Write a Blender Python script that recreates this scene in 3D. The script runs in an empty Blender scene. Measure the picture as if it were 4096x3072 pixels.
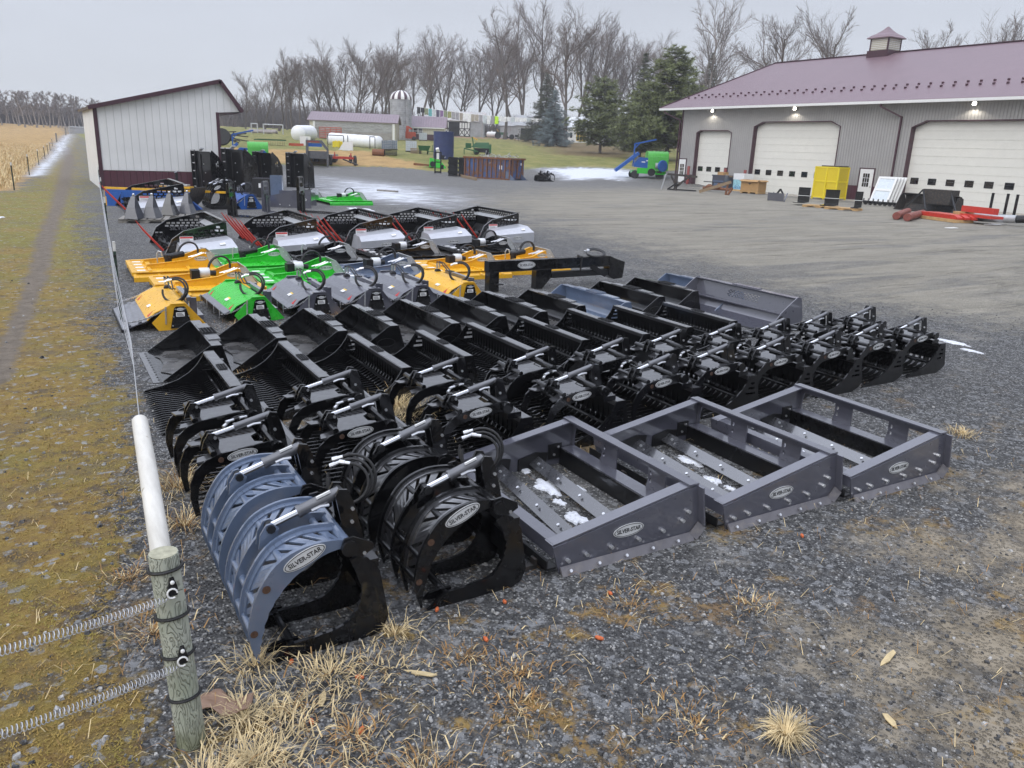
import bpy, math, random
import numpy as np
from mathutils import Vector, Matrix
from mathutils.geometry import tessellate_polygon
rnd = random.Random(7)
SC = bpy.context.scene
COL = SC.collection
PI = math.pi

# ---------------------------------------------------------------- camera
CAMH = 2.7
cam = bpy.data.cameras.new('camera')
cam.sensor_width = 36.0
cam.lens = 3150.0 / 4096.0 * 36.0
cam.clip_start = 0.05
cam.clip_end = 4000.0
camo = bpy.data.objects.new('camera', cam)
COL.objects.link(camo)
_r = Vector((.862316, -.504946, .037959)); _d = Vector((-.112912, -.264816, -.957665)); _f = Vector((.493621, .821524, -.28537))
camo.matrix_world = Matrix(((_r.x, -_d.x, -_f.x, 0), (_r.y, -_d.y, -_f.y, 0), (_r.z, -_d.z, -_f.z, CAMH), (0, 0, 0, 1)))
SC.camera = camo

# ---------------------------------------------------------------- light: overcast winter day
SUN_EL, SUN_AZ = math.radians(38), math.radians(250)      # azimuth clockwise from +Y
SC.view_settings.view_transform = 'Standard'
SC.view_settings.look = 'None'
SC.view_settings.exposure = 0.32
SC.view_settings.gamma = 1.0
w = bpy.data.worlds.new('World'); SC.world = w; w.use_nodes = True
nt = w.node_tree; nt.nodes.clear()
def wn(t, **k):
    n = nt.nodes.new(t)
    for a, b in k.items(): setattr(n, a, b)
    return n
sky = wn('ShaderNodeTexSky', sky_type='NISHITA', sun_disc=False, sun_elevation=SUN_EL, sun_rotation=SUN_AZ, dust_density=4.0, air_density=1.0, altitude=300)
hs = wn('ShaderNodeHueSaturation'); hs.inputs['Saturation'].default_value = .25; hs.inputs['Value'].default_value = .9
nt.links.new(sky.outputs[0], hs.inputs['Color'])
tc = wn('ShaderNodeTexCoord'); sx = wn('ShaderNodeSeparateXYZ'); nt.links.new(tc.outputs['Generated'], sx.inputs[0])
rp = wn('ShaderNodeValToRGB')
rp.color_ramp.elements[0].position = 0.0; rp.color_ramp.elements[0].color = (.725, .765, .83, 1)
rp.color_ramp.elements[1].position = .5; rp.color_ramp.elements[1].color = (.50, .535, .635, 1)
e = rp.color_ramp.elements.new(.2); e.color = (.60, .645, .74, 1)
nt.links.new(sx.outputs['Z'], rp.inputs[0])
nz = wn('ShaderNodeTexNoise'); nz.inputs['Scale'].default_value = 2.2; nz.inputs['Detail'].default_value = 5
mp = wn('ShaderNodeMapping'); mp.inputs['Scale'].default_value = (1, 1, 4); nt.links.new(tc.outputs['Generated'], mp.inputs[0]); nt.links.new(mp.outputs[0], nz.inputs['Vector'])
cr = wn('ShaderNodeMapRange'); cr.inputs[1].default_value = .3; cr.inputs[2].default_value = .7; cr.inputs[3].default_value = 7.7; cr.inputs[4].default_value = 8.8
nt.links.new(nz.outputs[0], cr.inputs[0])
sc_ = wn('ShaderNodeVectorMath', operation='SCALE'); nt.links.new(rp.outputs[0], sc_.inputs[0]); nt.links.new(cr.outputs[0], sc_.inputs['Scale'])
zb_ = wn('ShaderNodeMapRange', interpolation_type='SMOOTHSTEP'); zb_.inputs[1].default_value = .36; zb_.inputs[2].default_value = .85; zb_.inputs[3].default_value = 1.0; zb_.inputs[4].default_value = 3.5   # an overcast sky is brightest overhead
nt.links.new(sx.outputs['Z'], zb_.inputs[0])
sc2 = wn('ShaderNodeVectorMath', operation='SCALE'); nt.links.new(sc_.outputs[0], sc2.inputs[0]); nt.links.new(zb_.outputs[0], sc2.inputs['Scale']); sc_ = sc2
mx = wn('ShaderNodeMix', data_type='RGBA'); mx.inputs[0].default_value = .9
nt.links.new(hs.outputs[0], mx.inputs[6]); nt.links.new(sc_.outputs[0], mx.inputs[7])
bg = wn('ShaderNodeBackground'); bg.inputs['Strength'].default_value = .105
nt.links.new(mx.outputs[2], bg.inputs['Color'])
wo = wn('ShaderNodeOutputWorld'); nt.links.new(bg.outputs[0], wo.inputs[0])
sl = bpy.data.lights.new('sun', 'SUN'); sl.energy = 1.2; sl.angle = math.radians(50); sl.color = (1, .97, .92)
so = bpy.data.objects.new('sun', sl); COL.objects.link(so)
_sd = Vector((math.sin(SUN_AZ) * math.cos(SUN_EL), math.cos(SUN_AZ) * math.cos(SUN_EL), math.sin(SUN_EL)))
so.rotation_euler = _sd.to_track_quat('Z', 'Y').to_euler()

# ---------------------------------------------------------------- terrain height
def sm(a, b, t):
    t = np.clip((t - a) / (b - a), 0, 1); return t * t * (3 - 2 * t)
def terr(x, y):
    ca, sa = math.cos(math.radians(31)), math.sin(math.radians(31))
    X = x * ca - y * sa; Y = x * sa + y * ca
    r = np.hypot(X, Y); az = np.degrees(np.arctan2(X, Y))
    h1 = np.interp(r, [0, 76, 84, 90, 96, 120, 156, 208, 300, 4000], [0, 0, .55, 1.15, 1.7, 2.7, 3.85, 5.3, 6.2, 6.2])
    h2 = np.interp(r, [0, 130, 300, 4000], [0, 0, 4.4, 4.4])
    h3 = np.interp(r, [0, 84, 130, 300, 4000], [0, 0, 1.2, 4, 4])
    w = sm(-27, -22, az); w2 = sm(12, 17, az)
    h = h2 * (1 - w) + h1 * w
    h = h * (1 - w2) + h3 * w2
    bk = sm(90, 120, np.abs(az))
    return h * (1 - bk)
def tz(x, y): return float(terr(np.array(x), np.array(y)))

# ---------------------------------------------------------------- mesh helpers
class MB:
    def __init__(s): s.v = []; s.f = []; s.M = None
    def add(s, vs, fs, M=None):
        b = len(s.v); M = M or s.M
        s.v += [tuple(M @ Vector(p)) for p in vs] if M is not None else [tuple(p) for p in vs]
        s.f += [tuple(i + b for i in f) for f in fs]
        return s
    def box(s, c, d, rz=0, M=None):
        x, y, z = d[0] / 2, d[1] / 2, d[2] / 2
        vs = [(-x, -y, -z), (x, -y, -z), (x, y, -z), (-x, y, -z), (-x, -y, z), (x, -y, z), (x, y, z), (-x, y, z)]
        if rz: k, q = math.cos(rz), math.sin(rz); vs = [(a * k - b * q, a * q + b * k, h) for a, b, h in vs]
        vs = [(a + c[0], b + c[1], h + c[2]) for a, b, h in vs]
        return s.add(vs, [(0, 3, 2, 1), (4, 5, 6, 7), (0, 1, 5, 4), (1, 2, 6, 5), (2, 3, 7, 6), (3, 0, 4, 7)], M)
    def b2(s, a, b, M=None):      # box from two corners
        return s.box([(a[i] + b[i]) / 2 for i in range(3)], [abs(b[i] - a[i]) for i in range(3)], 0, M)
    def bar(s, p0, p1, w, h, up=(0, 0, 1), M=None):
        p0, p1 = Vector(p0), Vector(p1); d = p1 - p0; L = d.length; d.normalize()
        sd = d.cross(Vector(up))
        if sd.length < 1e-4: sd = d.cross(Vector((1, 0, 0)))
        sd.normalize(); u = sd.cross(d)
        vs = []
        for q in (p0, p1):
            for a, b in ((-1, -1), (1, -1), (1, 1), (-1, 1)): vs.append(q + sd * (a * w / 2) + u * (b * h / 2))
        return s.add(vs, [(0, 1, 2, 3), (7, 6, 5, 4), (0, 4, 5, 1), (1, 5, 6, 2), (2, 6, 7, 3), (3, 7, 4, 0)], M)
    def tube(s, pts, r, n=8, caps=True, M=None):
        pts = [Vector(p) for p in pts]; N = len(pts)
        rs = r if isinstance(r, (list, tuple)) else [r] * N
        t = (pts[1] - pts[0]).normalized()
        u = t.cross(Vector((0, 0, 1)));
        if u.length < 1e-3: u = t.cross(Vector((1, 0, 0)))
        u.normalize(); vs = []
        for i, p in enumerate(pts):
            t = (pts[min(i + 1, N - 1)] - pts[max(i - 1, 0)])
            if t.length < 1e-9: t = Vector((0, 0, 1))
            t.normalize(); u = (u - t * u.dot(t))
            if u.length < 1e-6: u = t.orthogonal()
            u.normalize(); b = t.cross(u)
            for k in range(n):
                a = 2 * PI * k / n; vs.append(p + u * (math.cos(a) * rs[i]) + b * (math.sin(a) * rs[i]))
        fs = [(i * n + k, i * n + (k + 1) % n, (i + 1) * n + (k + 1) % n, (i + 1) * n + k) for i in range(N - 1) for k in range(n)]
        if caps: fs += [tuple(range(n - 1, -1, -1)), tuple(range((N - 1) * n, N * n))]
        return s.add(vs, fs, M)
    def cyl(s, p0, p1, r, n=12, M=None): return s.tube([p0, p1], r, n, True, M)
    def lathe(s, prof, n=16, M=None, c=(0, 0, 0)):
        vs = []
        for (r, z) in prof:
            for k in range(n): a = 2 * PI * k / n; vs.append((c[0] + r * math.cos(a), c[1] + r * math.sin(a), c[2] + z))
        N = len(prof)
        fs = [(i * n + k, i * n + (k + 1) % n, (i + 1) * n + (k + 1) % n, (i + 1) * n + k) for i in range(N - 1) for k in range(n)]
        fs += [tuple(range(n - 1, -1, -1)), tuple(range((N - 1) * n, N * n))]
        return s.add(vs, fs, M)
    def ext(s, outer, t, axis='y', off=0, holes=(), M=None):
        """plate: 2-D outline extruded by t (centred at off). axis y: pts are (x,z); x: (y,z); z: (x,y)"""
        rings = [list(outer)] + [list(h) for h in holes]
        def P(p, o):
            if axis == 'y': return (p[0], o, p[1])
            if axis == 'x': return (o, p[0], p[1])
            return (p[0], p[1], o)
        flat = [p for r in rings for p in r]; n = len(flat)
        tri = tessellate_polygon([[Vector((p[0], p[1], 0)) for p in r] for r in rings])
        vs = [P(p, off - t / 2) for p in flat] + [P(p, off + t / 2) for p in flat]
        fs = []
        for a, b, c in tri: fs += [(a, b, c), (c + n, b + n, a + n)]
        b0 = 0
        for r in rings:
            m = len(r)
            for i in range(m): j = (i + 1) % m; fs.append((b0 + i, b0 + j, b0 + j + n, b0 + i + n))
            b0 += m
        return s.add(vs, fs, M)
    def sheet(s, prof, y0, y1, t=.012, M=None):
        """(x,z) polyline of a bent sheet, thickness t, between y0 and y1"""
        P = [Vector((p[0], 0, p[1])) for p in prof]; N = len(P); off = []
        for i in range(N):
            d = (P[min(i + 1, N - 1)] - P[max(i - 1, 0)]).normalized(); off.append(P[i] + Vector((d.z, 0, -d.x)) * t)
        vs = [];
        for y in (y0, y1):
            vs += [(p.x, y, p.z) for p in P] + [(p.x, y, p.z) for p in off]
        fs = []
        for i in range(N - 1):
            fs += [(i, i + 1, 2 * N + i + 1, 2 * N + i), (N + i, 3 * N + i, 3 * N + i + 1, N + i + 1), (i, N + i, N + i + 1, i + 1), (2 * N + i, 2 * N + i + 1, 3 * N + i + 1, 3 * N + i)]
        fs += [(0, 2 * N, 3 * N, N), (N - 1, 2 * N - 1, 4 * N - 1, 3 * N - 1)]
        return s.add(vs, fs, M)
    def build(s, name, mt, parent=None, smooth=False, loc=None, fix=True):
        me = bpy.data.meshes.new(name); me.from_pydata(s.v, [], s.f)
        if fix:
            import bmesh
            b = bmesh.new(); b.from_mesh(me); bmesh.ops.recalc_face_normals(b, faces=b.faces); b.to_mesh(me); b.free()
        me.materials.append(mt)
        if smooth: me.polygons.foreach_set('use_smooth', [True] * len(me.polygons))
        o = bpy.data.objects.new(name, me); COL.objects.link(o)
        if smooth and fix:
            try: me.set_sharp_from_angle(angle=math.radians(38))
            except Exception: pass
        if parent is not None: o.parent = parent
        if loc is not None: o.location = loc
        return o
def tag(o, label=None, cat=None, group=None, kind=None):
    if label: o['label'] = label
    if cat: o['category'] = cat
    if group: o['group'] = group
    if kind: o['kind'] = kind
    return o
def thing(name, label, cat, loc=(0, 0, 0), rz=0, group=None, scale=1):
    o = bpy.data.objects.new(name, None); COL.objects.link(o)
    o.empty_display_size = .2; o.location = loc; o.rotation_euler = (0, 0, rz)
    if scale != 1: o.scale = (scale,) * 3
    return tag(o, label, cat, group)
def kids(o): return [c for c in bpy.data.objects if c.parent == o]
class Tree:      # remembers an object tree so that copying is quick
    def __init__(s, o): s.o = o; s.k = [Tree(c) for c in kids(o)]
    def dup(s, parent=None):
        c = s.o.copy(); COL.objects.link(c)
        if parent is not None: c.parent = parent
        for t in s.k: t.dup(c)
        return c
def dup(tr, loc, rz=0, label=None, group=None, scale=None):
    c = tr.dup(); c.location = loc; c.rotation_euler = (0, 0, rz)
    if label: c['label'] = label
    if group: c['group'] = group
    if scale: c.scale = (scale,) * 3 if not isinstance(scale, tuple) else scale
    return c
_tx = {}
def text_geo(body, size=1.0, depth=.004):
    k = (body, size, depth)
    if k not in _tx:
        cu = bpy.data.curves.new('lettering', 'FONT'); cu.body = body; cu.size = size; cu.align_x = 'CENTER'; cu.align_y = 'CENTER'
        cu.extrude = depth / 2; cu.resolution_u = 3; cu.offset = size * .012
        o = bpy.data.objects.new('lettering', cu); COL.objects.link(o)
        dg = bpy.context.evaluated_depsgraph_get(); me = bpy.data.meshes.new_from_object(o.evaluated_get(dg))
        _tx[k] = ([tuple(v.co) for v in me.vertices], [tuple(p.vertices) for p in me.polygons])
        bpy.data.objects.remove(o); bpy.data.curves.remove(cu); bpy.data.meshes.remove(me)
    return _tx[k]
def frame(o, u, v):
    u = Vector(u).normalized(); v = Vector(v); v = (v - u * v.dot(u)).normalized(); n = u.cross(v)
    return Matrix(((u.x, v.x, n.x, o[0]), (u.y, v.y, n.y, o[1]), (u.z, v.z, n.z, o[2]), (0, 0, 0, 1)))
def ell(a, b, n=28): return [(a * math.cos(2 * PI * k / n), b * math.sin(2 * PI * k / n)) for k in range(n)]
def nameplate(parent, o, u, v, w, plate=None):
    """oval silver plate with dark rim and the maker's lettering; o centre, u reading direction, v up"""
    M = frame(o, u, v); h = w * .36
    p = MB().ext(ell(w / 2, h / 2), .004, 'z', .002, M=M).build('nameplate', plate or MAT['silver_plate'], parent)
    MB().ext(ell(w / 2 * .95, h / 2 * .9), .003, 'z', .0035, holes=[ell(w / 2 * .91, h / 2 * .82)], M=M).build('rim', MAT['ink'], p)
    vs, fs = text_geo('SILVER-STAR', 1.0, .004)
    xs = [a[0] for a in vs]; k = w * .78 / (max(xs) - min(xs))
    MB().add([(a * k, b * k * 1.15, .005 + c * .5) for a, b, c in vs], fs, M).build('lettering', MAT['ink'], p, fix=False)
    return p

# ---------------------------------------------------------------- materials
MAT = {}
class NT:
    def __init__(s, name):
        s.m = bpy.data.materials.new(name); s.m.use_nodes = True; s.t = s.m.node_tree; s.t.nodes.clear()
        s.out = s.t.nodes.new('ShaderNodeOutputMaterial'); s.b = s.t.nodes.new('ShaderNodeBsdfPrincipled')
        s.t.links.new(s.b.outputs[0], s.out.inputs[0]); s.obj = None
    def n(s, t, **k):
        o = s.t.nodes.new(t)
        for a, b in k.items(): setattr(o, a, b)
        return o
    def l(s, a, b): s.t.links.new(a, b)
    def co(s):
        if s.obj is None: s.obj = s.n('ShaderNodeTexCoord').outputs['Object']
        return s.obj
    def pos(s): return s.n('ShaderNodeNewGeometry').outputs['Position']
    def noise(s, sc, det=4, rough=.55, vec=None, scale3=None, dist=0):
        v = vec if vec is not None else s.co()
        if scale3:
            m = s.n('ShaderNodeMapping'); m.inputs['Scale'].default_value = scale3; s.l(v, m.inputs[0]); v = m.outputs[0]
        o = s.n('ShaderNodeTexNoise'); o.inputs['Scale'].default_value = sc; o.inputs['Detail'].default_value = det; o.inputs['Roughness'].default_value = rough; o.inputs['Distortion'].default_value = dist
        s.l(v, o.inputs['Vector']); return o.outputs['Fac']
    def vor(s, sc, out='Color', feat='F1', vec=None, rand=1):
        o = s.n('ShaderNodeTexVoronoi', feature=feat); o.inputs['Scale'].default_value = sc; o.inputs['Randomness'].default_value = rand
        s.l(vec if vec is not None else s.co(), o.inputs['Vector']); return o.outputs[out]
    def ramp(s, f, stops, interp='LINEAR'):
        o = s.n('ShaderNodeValToRGB'); o.color_ramp.interpolation = interp
        el = o.color_ramp.elements
        while len(el) < len(stops): el.new(.5)
        for e, (p, c) in zip(el, stops):
            e.position = p; e.color = (c, c, c, 1) if isinstance(c, (int, float)) else (*c, 1)
        s.l(f, o.inputs[0]); return o.outputs[0]
    def math(s, op, a, b=None, clamp=False):
        o = s.n('ShaderNodeMath', operation=op, use_clamp=clamp)
        for i, q in enumerate((a, b)):
            if q is None: continue
            if isinstance(q, (int, float)): o.inputs[i].default_value = q
            else: s.l(q, o.inputs[i])
        return o.outputs[0]
    def mix(s, f, a, b, bt='MIX'):
        o = s.n('ShaderNodeMix', data_type='RGBA', blend_type=bt)
        for i, q in ((0, f), (6, a), (7, b)):
            if isinstance(q, (int, float)) and i == 0: o.inputs[0].default_value = q
            elif isinstance(q, (tuple, list)): o.inputs[i].default_value = (*q[:3], 1)
            elif isinstance(q, (int, float)): o.inputs[i].default_value = (q, q, q, 1)
            else: s.l(q, o.inputs[i])
        return o.outputs[2]
    def rng(s, f, a, b, c, d, smooth=True):
        o = s.n('ShaderNodeMapRange'); o.interpolation_type = 'SMOOTHSTEP' if smooth else 'LINEAR'
        for i, q in enumerate((a, b, c, d)): o.inputs[i + 1].default_value = q
        s.l(f, o.inputs[0]); return o.outputs[0]
    def set(s, **k):
        for a, q in k.items():
            i = s.b.inputs[a.replace('_', ' ')]
            if isinstance(q, tuple): i.default_value = (*q[:3], 1)
            elif isinstance(q, (int, float)): i.default_value = q
            else: s.l(q, i)
        return s
    def bump(s, h, dist=.01, strength=1.0):
        o = s.n('ShaderNodeBump'); o.inputs['Distance'].default_value = dist; o.inputs['Strength'].default_value = strength
        s.l(h, o.inputs['Height']); s.l(o.outputs[0], s.b.inputs['Normal']); return s
def M(name, col, rough=.5, metal=0, var=.25, vs=6.0, dirt=None, bump=0, bs=60, spec=.5, coat=0, sc3=None, cior=1.5):
    """plain surface with uneven colour and gloss; dirt = (colour, amount)"""
    t = NT(name); n = t.noise(vs, 5, .6, scale3=sc3)
    lo = tuple(c * (1 - var) for c in col); hi = tuple(min(1, c * (1 + var)) for c in col)
    c = t.ramp(n, [(.3, lo), (.7, hi)])
    r = t.rng(t.noise(vs * 2.3, 4), .3, .7, max(.05, rough * .8), min(1, rough * 1.2))
    if dirt:
        dn = t.rng(t.noise(vs * 1.7, 8, .7), .62 - dirt[1] * .3, .8 - dirt[1] * .3, 0, dirt[1])
        c = t.mix(dn, c, dirt[0])
    t.set(Base_Color=c, Roughness=r, Metallic=metal); t.b.inputs['Specular IOR Level'].default_value = spec
    if coat: t.b.inputs['Coat Weight'].default_value = coat; t.b.inputs['Coat Roughness'].default_value = .08; t.b.inputs['Coat IOR'].default_value = cior
    if bump: t.bump(t.noise(bs, 4), bump)
    MAT[name] = t.m; return t.m
DUST = (.16, .15, .13)
M('black_skylit', (.014, .014, .016), .4, var=.3, dirt=(DUST, .08), spec=1.0, coat=1.0, cior=2.3)  # black_paint copy with sky glare put into colour and gloss, for top faces
M('slate_barrel', (.05, .051, .058), .4, var=.15, spec=1.0, coat=.6, cior=1.7)
M('blade_sheen', (.04, .041, .046), .28, var=.2, dirt=(DUST, .15), spec=1.0, coat=1.0, cior=1.9)
M('black_paint', (.0028, .0028, .0034), .4, var=.3, dirt=(DUST, .012), spec=.15, coat=1.0, cior=1.55)
M('black_dull', (.006, .006, .007), .5, dirt=(DUST, .05))
M('black_worn', (.03, .028, .026), .55, dirt=((.14, .09, .06), .5))
M('slate_paint', (.072, .073, .094), .34, var=.08, dirt=(DUST, .05), spec=.5, coat=1.0, cior=1.9)
M('bluegrey_paint', (.10, .135, .205), .34, var=.08, dirt=(DUST, .05), spec=.5, coat=1.0, cior=1.8)
M('yellow_paint', (.72, .39, .02), .32, var=.06, dirt=(DUST, .06))
M('green_paint', (.03, .46, .03), .30, var=.08, dirt=(DUST, .05))
M('blue_paint', (.012, .085, .33), .36, var=.12, dirt=(DUST, .1))
M('red_paint', (.48, .035, .02), .4, var=.15, dirt=(DUST, .1))
M('farm_green', (.02, .10, .035), .4, var=.2, dirt=(DUST, .2))
M('lime_green', (.07, .40, .05), .4, var=.15, dirt=(DUST, .15))
M('silver_paint', (.44, .45, .48), .36, metal=.35, var=.06, dirt=(DUST, .05))
M('silver_plate', (.62, .63, .63), .4, metal=.2, var=.05)
M('zinc', (.66, .67, .69), .32, metal=.85, var=.1)
M('chrome', (.82, .83, .86), .16, metal=1.0, var=.04)
M('galvanised', (.50, .51, .53), .45, metal=.5, var=.15, dirt=((.3, .2, .12), .15))
M('ink', (.01, .01, .012), .6)
M('rubber', (.008, .008, .009), .45, bump=.003, bs=200)
M('tyre', (.02, .02, .02), .75, dirt=(DUST, .3), bump=.004)
M('white_sticker', (.75, .75, .74), .5, var=.03)
M('red_sticker', (.5, .03, .03), .5, var=.05)
M('yellow_sticker', (.75, .5, .05), .5, var=.05)
M('letter_grey', (.42, .43, .45), .5, var=.05)
M('rust', (.16, .065, .03), .8, var=.4, vs=9, dirt=((.28, .12, .05), .5), bump=.006)
M('wood', (.24, .17, .10), .75, var=.3, vs=5, sc3=(1, 8, 8), bump=.004)
M('new_wood', (.48, .31, .14), .7, var=.25, vs=5, bump=.003)
M('grey_wood', (.23, .215, .19), .8, var=.35, vs=7, bump=.004)
M('cardboard', (.40, .24, .10), .8, var=.08)
M('white_plastic', (.74, .75, .76), .38, var=.06, dirt=((.35, .33, .28), .15), bump=.02, bs=6)
M('translucent_white', (.62, .68, .72), .3, var=.1)
M('yellow_plastic', (.75, .6, .02), .4, var=.06)
M('white_metal', (.74, .74, .72), .4, var=.03, dirt=((.4, .36, .3), .1))
M('beige_door', (.70, .69, .635), .45, var=.025, vs=2, dirt=((.45, .4, .3), .08))
M('maroon', (.058, .022, .032), .42, var=.12)
M('bollard_red', (.22, .04, .035), .5, var=.2, dirt=(DUST, .3))
M('dark_glass', (.012, .013, .015), .08, var=.2, spec=.8)
M('black_void', (.006, .006, .006), .9)
M('concrete_wall', (.30, .285, .26), .85, var=.2, vs=1.2, dirt=((.14, .12, .10), .4), bump=.004)
M('apron_concrete', (.36, .33, .28), .85, var=.15, vs=.8, dirt=((.18, .15, .11), .4))
M('tank_blue', (.022, .035, .115), .5, var=.2, vs=1.5, dirt=((.12, .12, .14), .3))
M('orange_red', (.42, .07, .03), .5, var=.2, dirt=(DUST, .2))
M('pale_blue_box', (.30, .55, .62), .6, var=.25, vs=4)
M('snow', (.66, .68, .72), .6, var=.12, vs=20, bump=.01, bs=60, dirt=((.3, .29, .28), .5))
M('cob', (.55, .13, .04), .7, var=.3, vs=60, bump=.003, bs=220)
M('scrap_paper', (.24, .15, .10), .55, var=.15)
M('bark', (.105, .088, .076), .9, var=.4, vs=3, sc3=(4, 4, .6), bump=.02, bs=20)
M('twig', (.15, .12, .105), .9, var=.3, vs=1)
M('pale_bark', (.30, .27, .25), .9, var=.35, vs=2)
M('pale_twig', (.22, .19, .175), .9, var=.25, vs=1)
M('pine_needles', (.125, .145, .05), .75, var=.55, vs=.9)
M('dark_needles', (.062, .070, .036), .8, var=.5, vs=.8)
M('blue_needles', (.13, .165, .165), .75, var=.4, vs=.9)
M('brush', (.10, .085, .08), .9, var=.35, vs=.12)
M('dry_grass', (.56, .44, .24), .8, var=.4, vs=9)
M('brown_grass', (.30, .17, .06), .85, var=.5, vs=7)
M('pad_dark', (.03, .03, .032), .6)
def lampmat():
    t = NT('lamp_glow'); t.set(Base_Color=(1, .95, .85)); t.b.inputs['Emission Color'].default_value = (1, .95, .82, 1); t.b.inputs['Emission Strength'].default_value = 14; MAT['lamp_glow'] = t.m
lampmat()
def ribbed(name, col, period, axis, depth=.02, rough=.4, var=.06, dirt=None, duty=.12, lines=.3):
    """ribbed steel sheet: raised narrow ribs every period metres along object axis"""
    t = NT(name); s = t.n('ShaderNodeSeparateXYZ'); t.l(t.co(), s.inputs[0])
    x = t.math('DIVIDE', s.outputs[axis], period); fr = t.math('FRACT', x)
    d = t.math('ABSOLUTE', t.math('SUBTRACT', fr, .5)); h = t.rng(d, duty * .4, duty, 1, 0)
    n = t.noise(.8, 5); c = t.ramp(n, [(.3, tuple(q * (1 - var) for q in col)), (.7, tuple(q * (1 + var) for q in col))])
    c = t.mix(t.rng(d, duty * .2, duty * 1.3, lines, 0), c, tuple(q * .45 for q in col))
    if dirt: c = t.mix(t.rng(t.noise(1.3, 7, .7, scale3=(1, 1, .2)), .5, .75, 0, dirt[1]), c, dirt[0])
    t.set(Base_Color=c, Roughness=rough); t.bump(h, depth); MAT[name] = t.m
ribbed('siding_grey', (.345, .335, .325), .23, 1, .03, .42)
ribbed('siding_white', (.72, .72, .70), .35, 0, .012, .42, duty=.06)
ribbed('siding_maroon', (.085, .025, .037), .30, 0, .02, .42)
ribbed('siding_maroon_y', (.085, .025, .037), .23, 1, .02, .42)
ribbed('roof_mauve', (.195, .125, .145), .23, 1, .035, .36)
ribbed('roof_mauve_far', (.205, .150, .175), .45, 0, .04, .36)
ribbed('siding_cream', (.52, .49, .38), .4, 0, .02, .5)
ribbed('siding_tin', (.36, .37, .38), .25, 0, .02, .5, var=.2, dirt=((.22, .12, .07), .5))
ribbed('roof_rusty', (.48, .47, .46), .6, 0, .03, .5, var=.2, dirt=((.20, .085, .05), .9))
ribbed('roof_white', (.62, .64, .66), .4, 0, .02, .4)
ribbed('roof_dark', (.06, .055, .065), .23, 1, .03, .4)
def post_wood():
    t = NT('weathered_post'); n = t.noise(3.2, 3, .5, scale3=(3.2, 3.2, 1), dist=1.2)
    g = t.math('FRACT', t.math('MULTIPLY', n, 13)); g = t.rng(t.math('ABSOLUTE', t.math('SUBTRACT', g, .5)), .0, .22, 0, 1)
    base = t.ramp(t.noise(4, 4), [(.3, (.30, .33, .255)), (.7, (.44, .45, .38))])
    c = t.mix(t.math('MULTIPLY', t.math('SUBTRACT', 1, g), .55), base, (.10, .11, .075))
    s = t.n('ShaderNodeSeparateXYZ'); t.l(t.co(), s.inputs[0]); low = t.rng(s.outputs[2], .02, .16, .6, 0)
    c = t.mix(low, c, (.12, .13, .04)); t.set(Base_Color=c, Roughness=.8); t.bump(g, .004); MAT['weathered_post'] = t.m
    t = NT('bare_pole'); c = t.ramp(t.noise(2, 6, .6, scale3=(6, 1, 6)), [(.3, (.46, .44, .39)), (.7, (.68, .66, .60))])
    k = t.rng(t.vor(5, 'Distance'), .02, .09, 1, 0); c = t.mix(k, c, (.32, .28, .2)); t.set(Base_Color=c, Roughness=.75); t.bump(t.noise(9, 4), .006); MAT['bare_pole'] = t.m
post_wood()
# ---------------------------------------------------------------- survey helpers (photo column -> place on the land)
def dirw(px, py):
    return _r * (px - 2048) + _d * (py - 1536) + _f * 3150
def G(px, py, z=0.0):
    """ground point (flat yard at height z)"""
    d = dirw(px, py); t = (z - CAMH) / d.z; return (d.x * t, d.y * t)
def A(px, r, py=None):
    """point on the land at distance r in the direction of photo column px"""
    py = 598 + .0396 * (px - 2085) if py is None else py
    d = dirw(px, py); h = math.hypot(d.x, d.y); x, y = d.x / h * r, d.y / h * r
    return (x, y, tz(x, y))
def SZ(px, n, r):       # n photo pixels seen at range r -> metres
    a = math.atan2(px - 2048, 3150 * .958); return n * r * math.cos(a) * 1.0 / 3150 / 1.0
CAMDIR = 31
def faceyaw(px):        # yaw that turns local -y towards the camera
    d = dirw(px, 600); return math.atan2(d.y, d.x) - PI / 2

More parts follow.
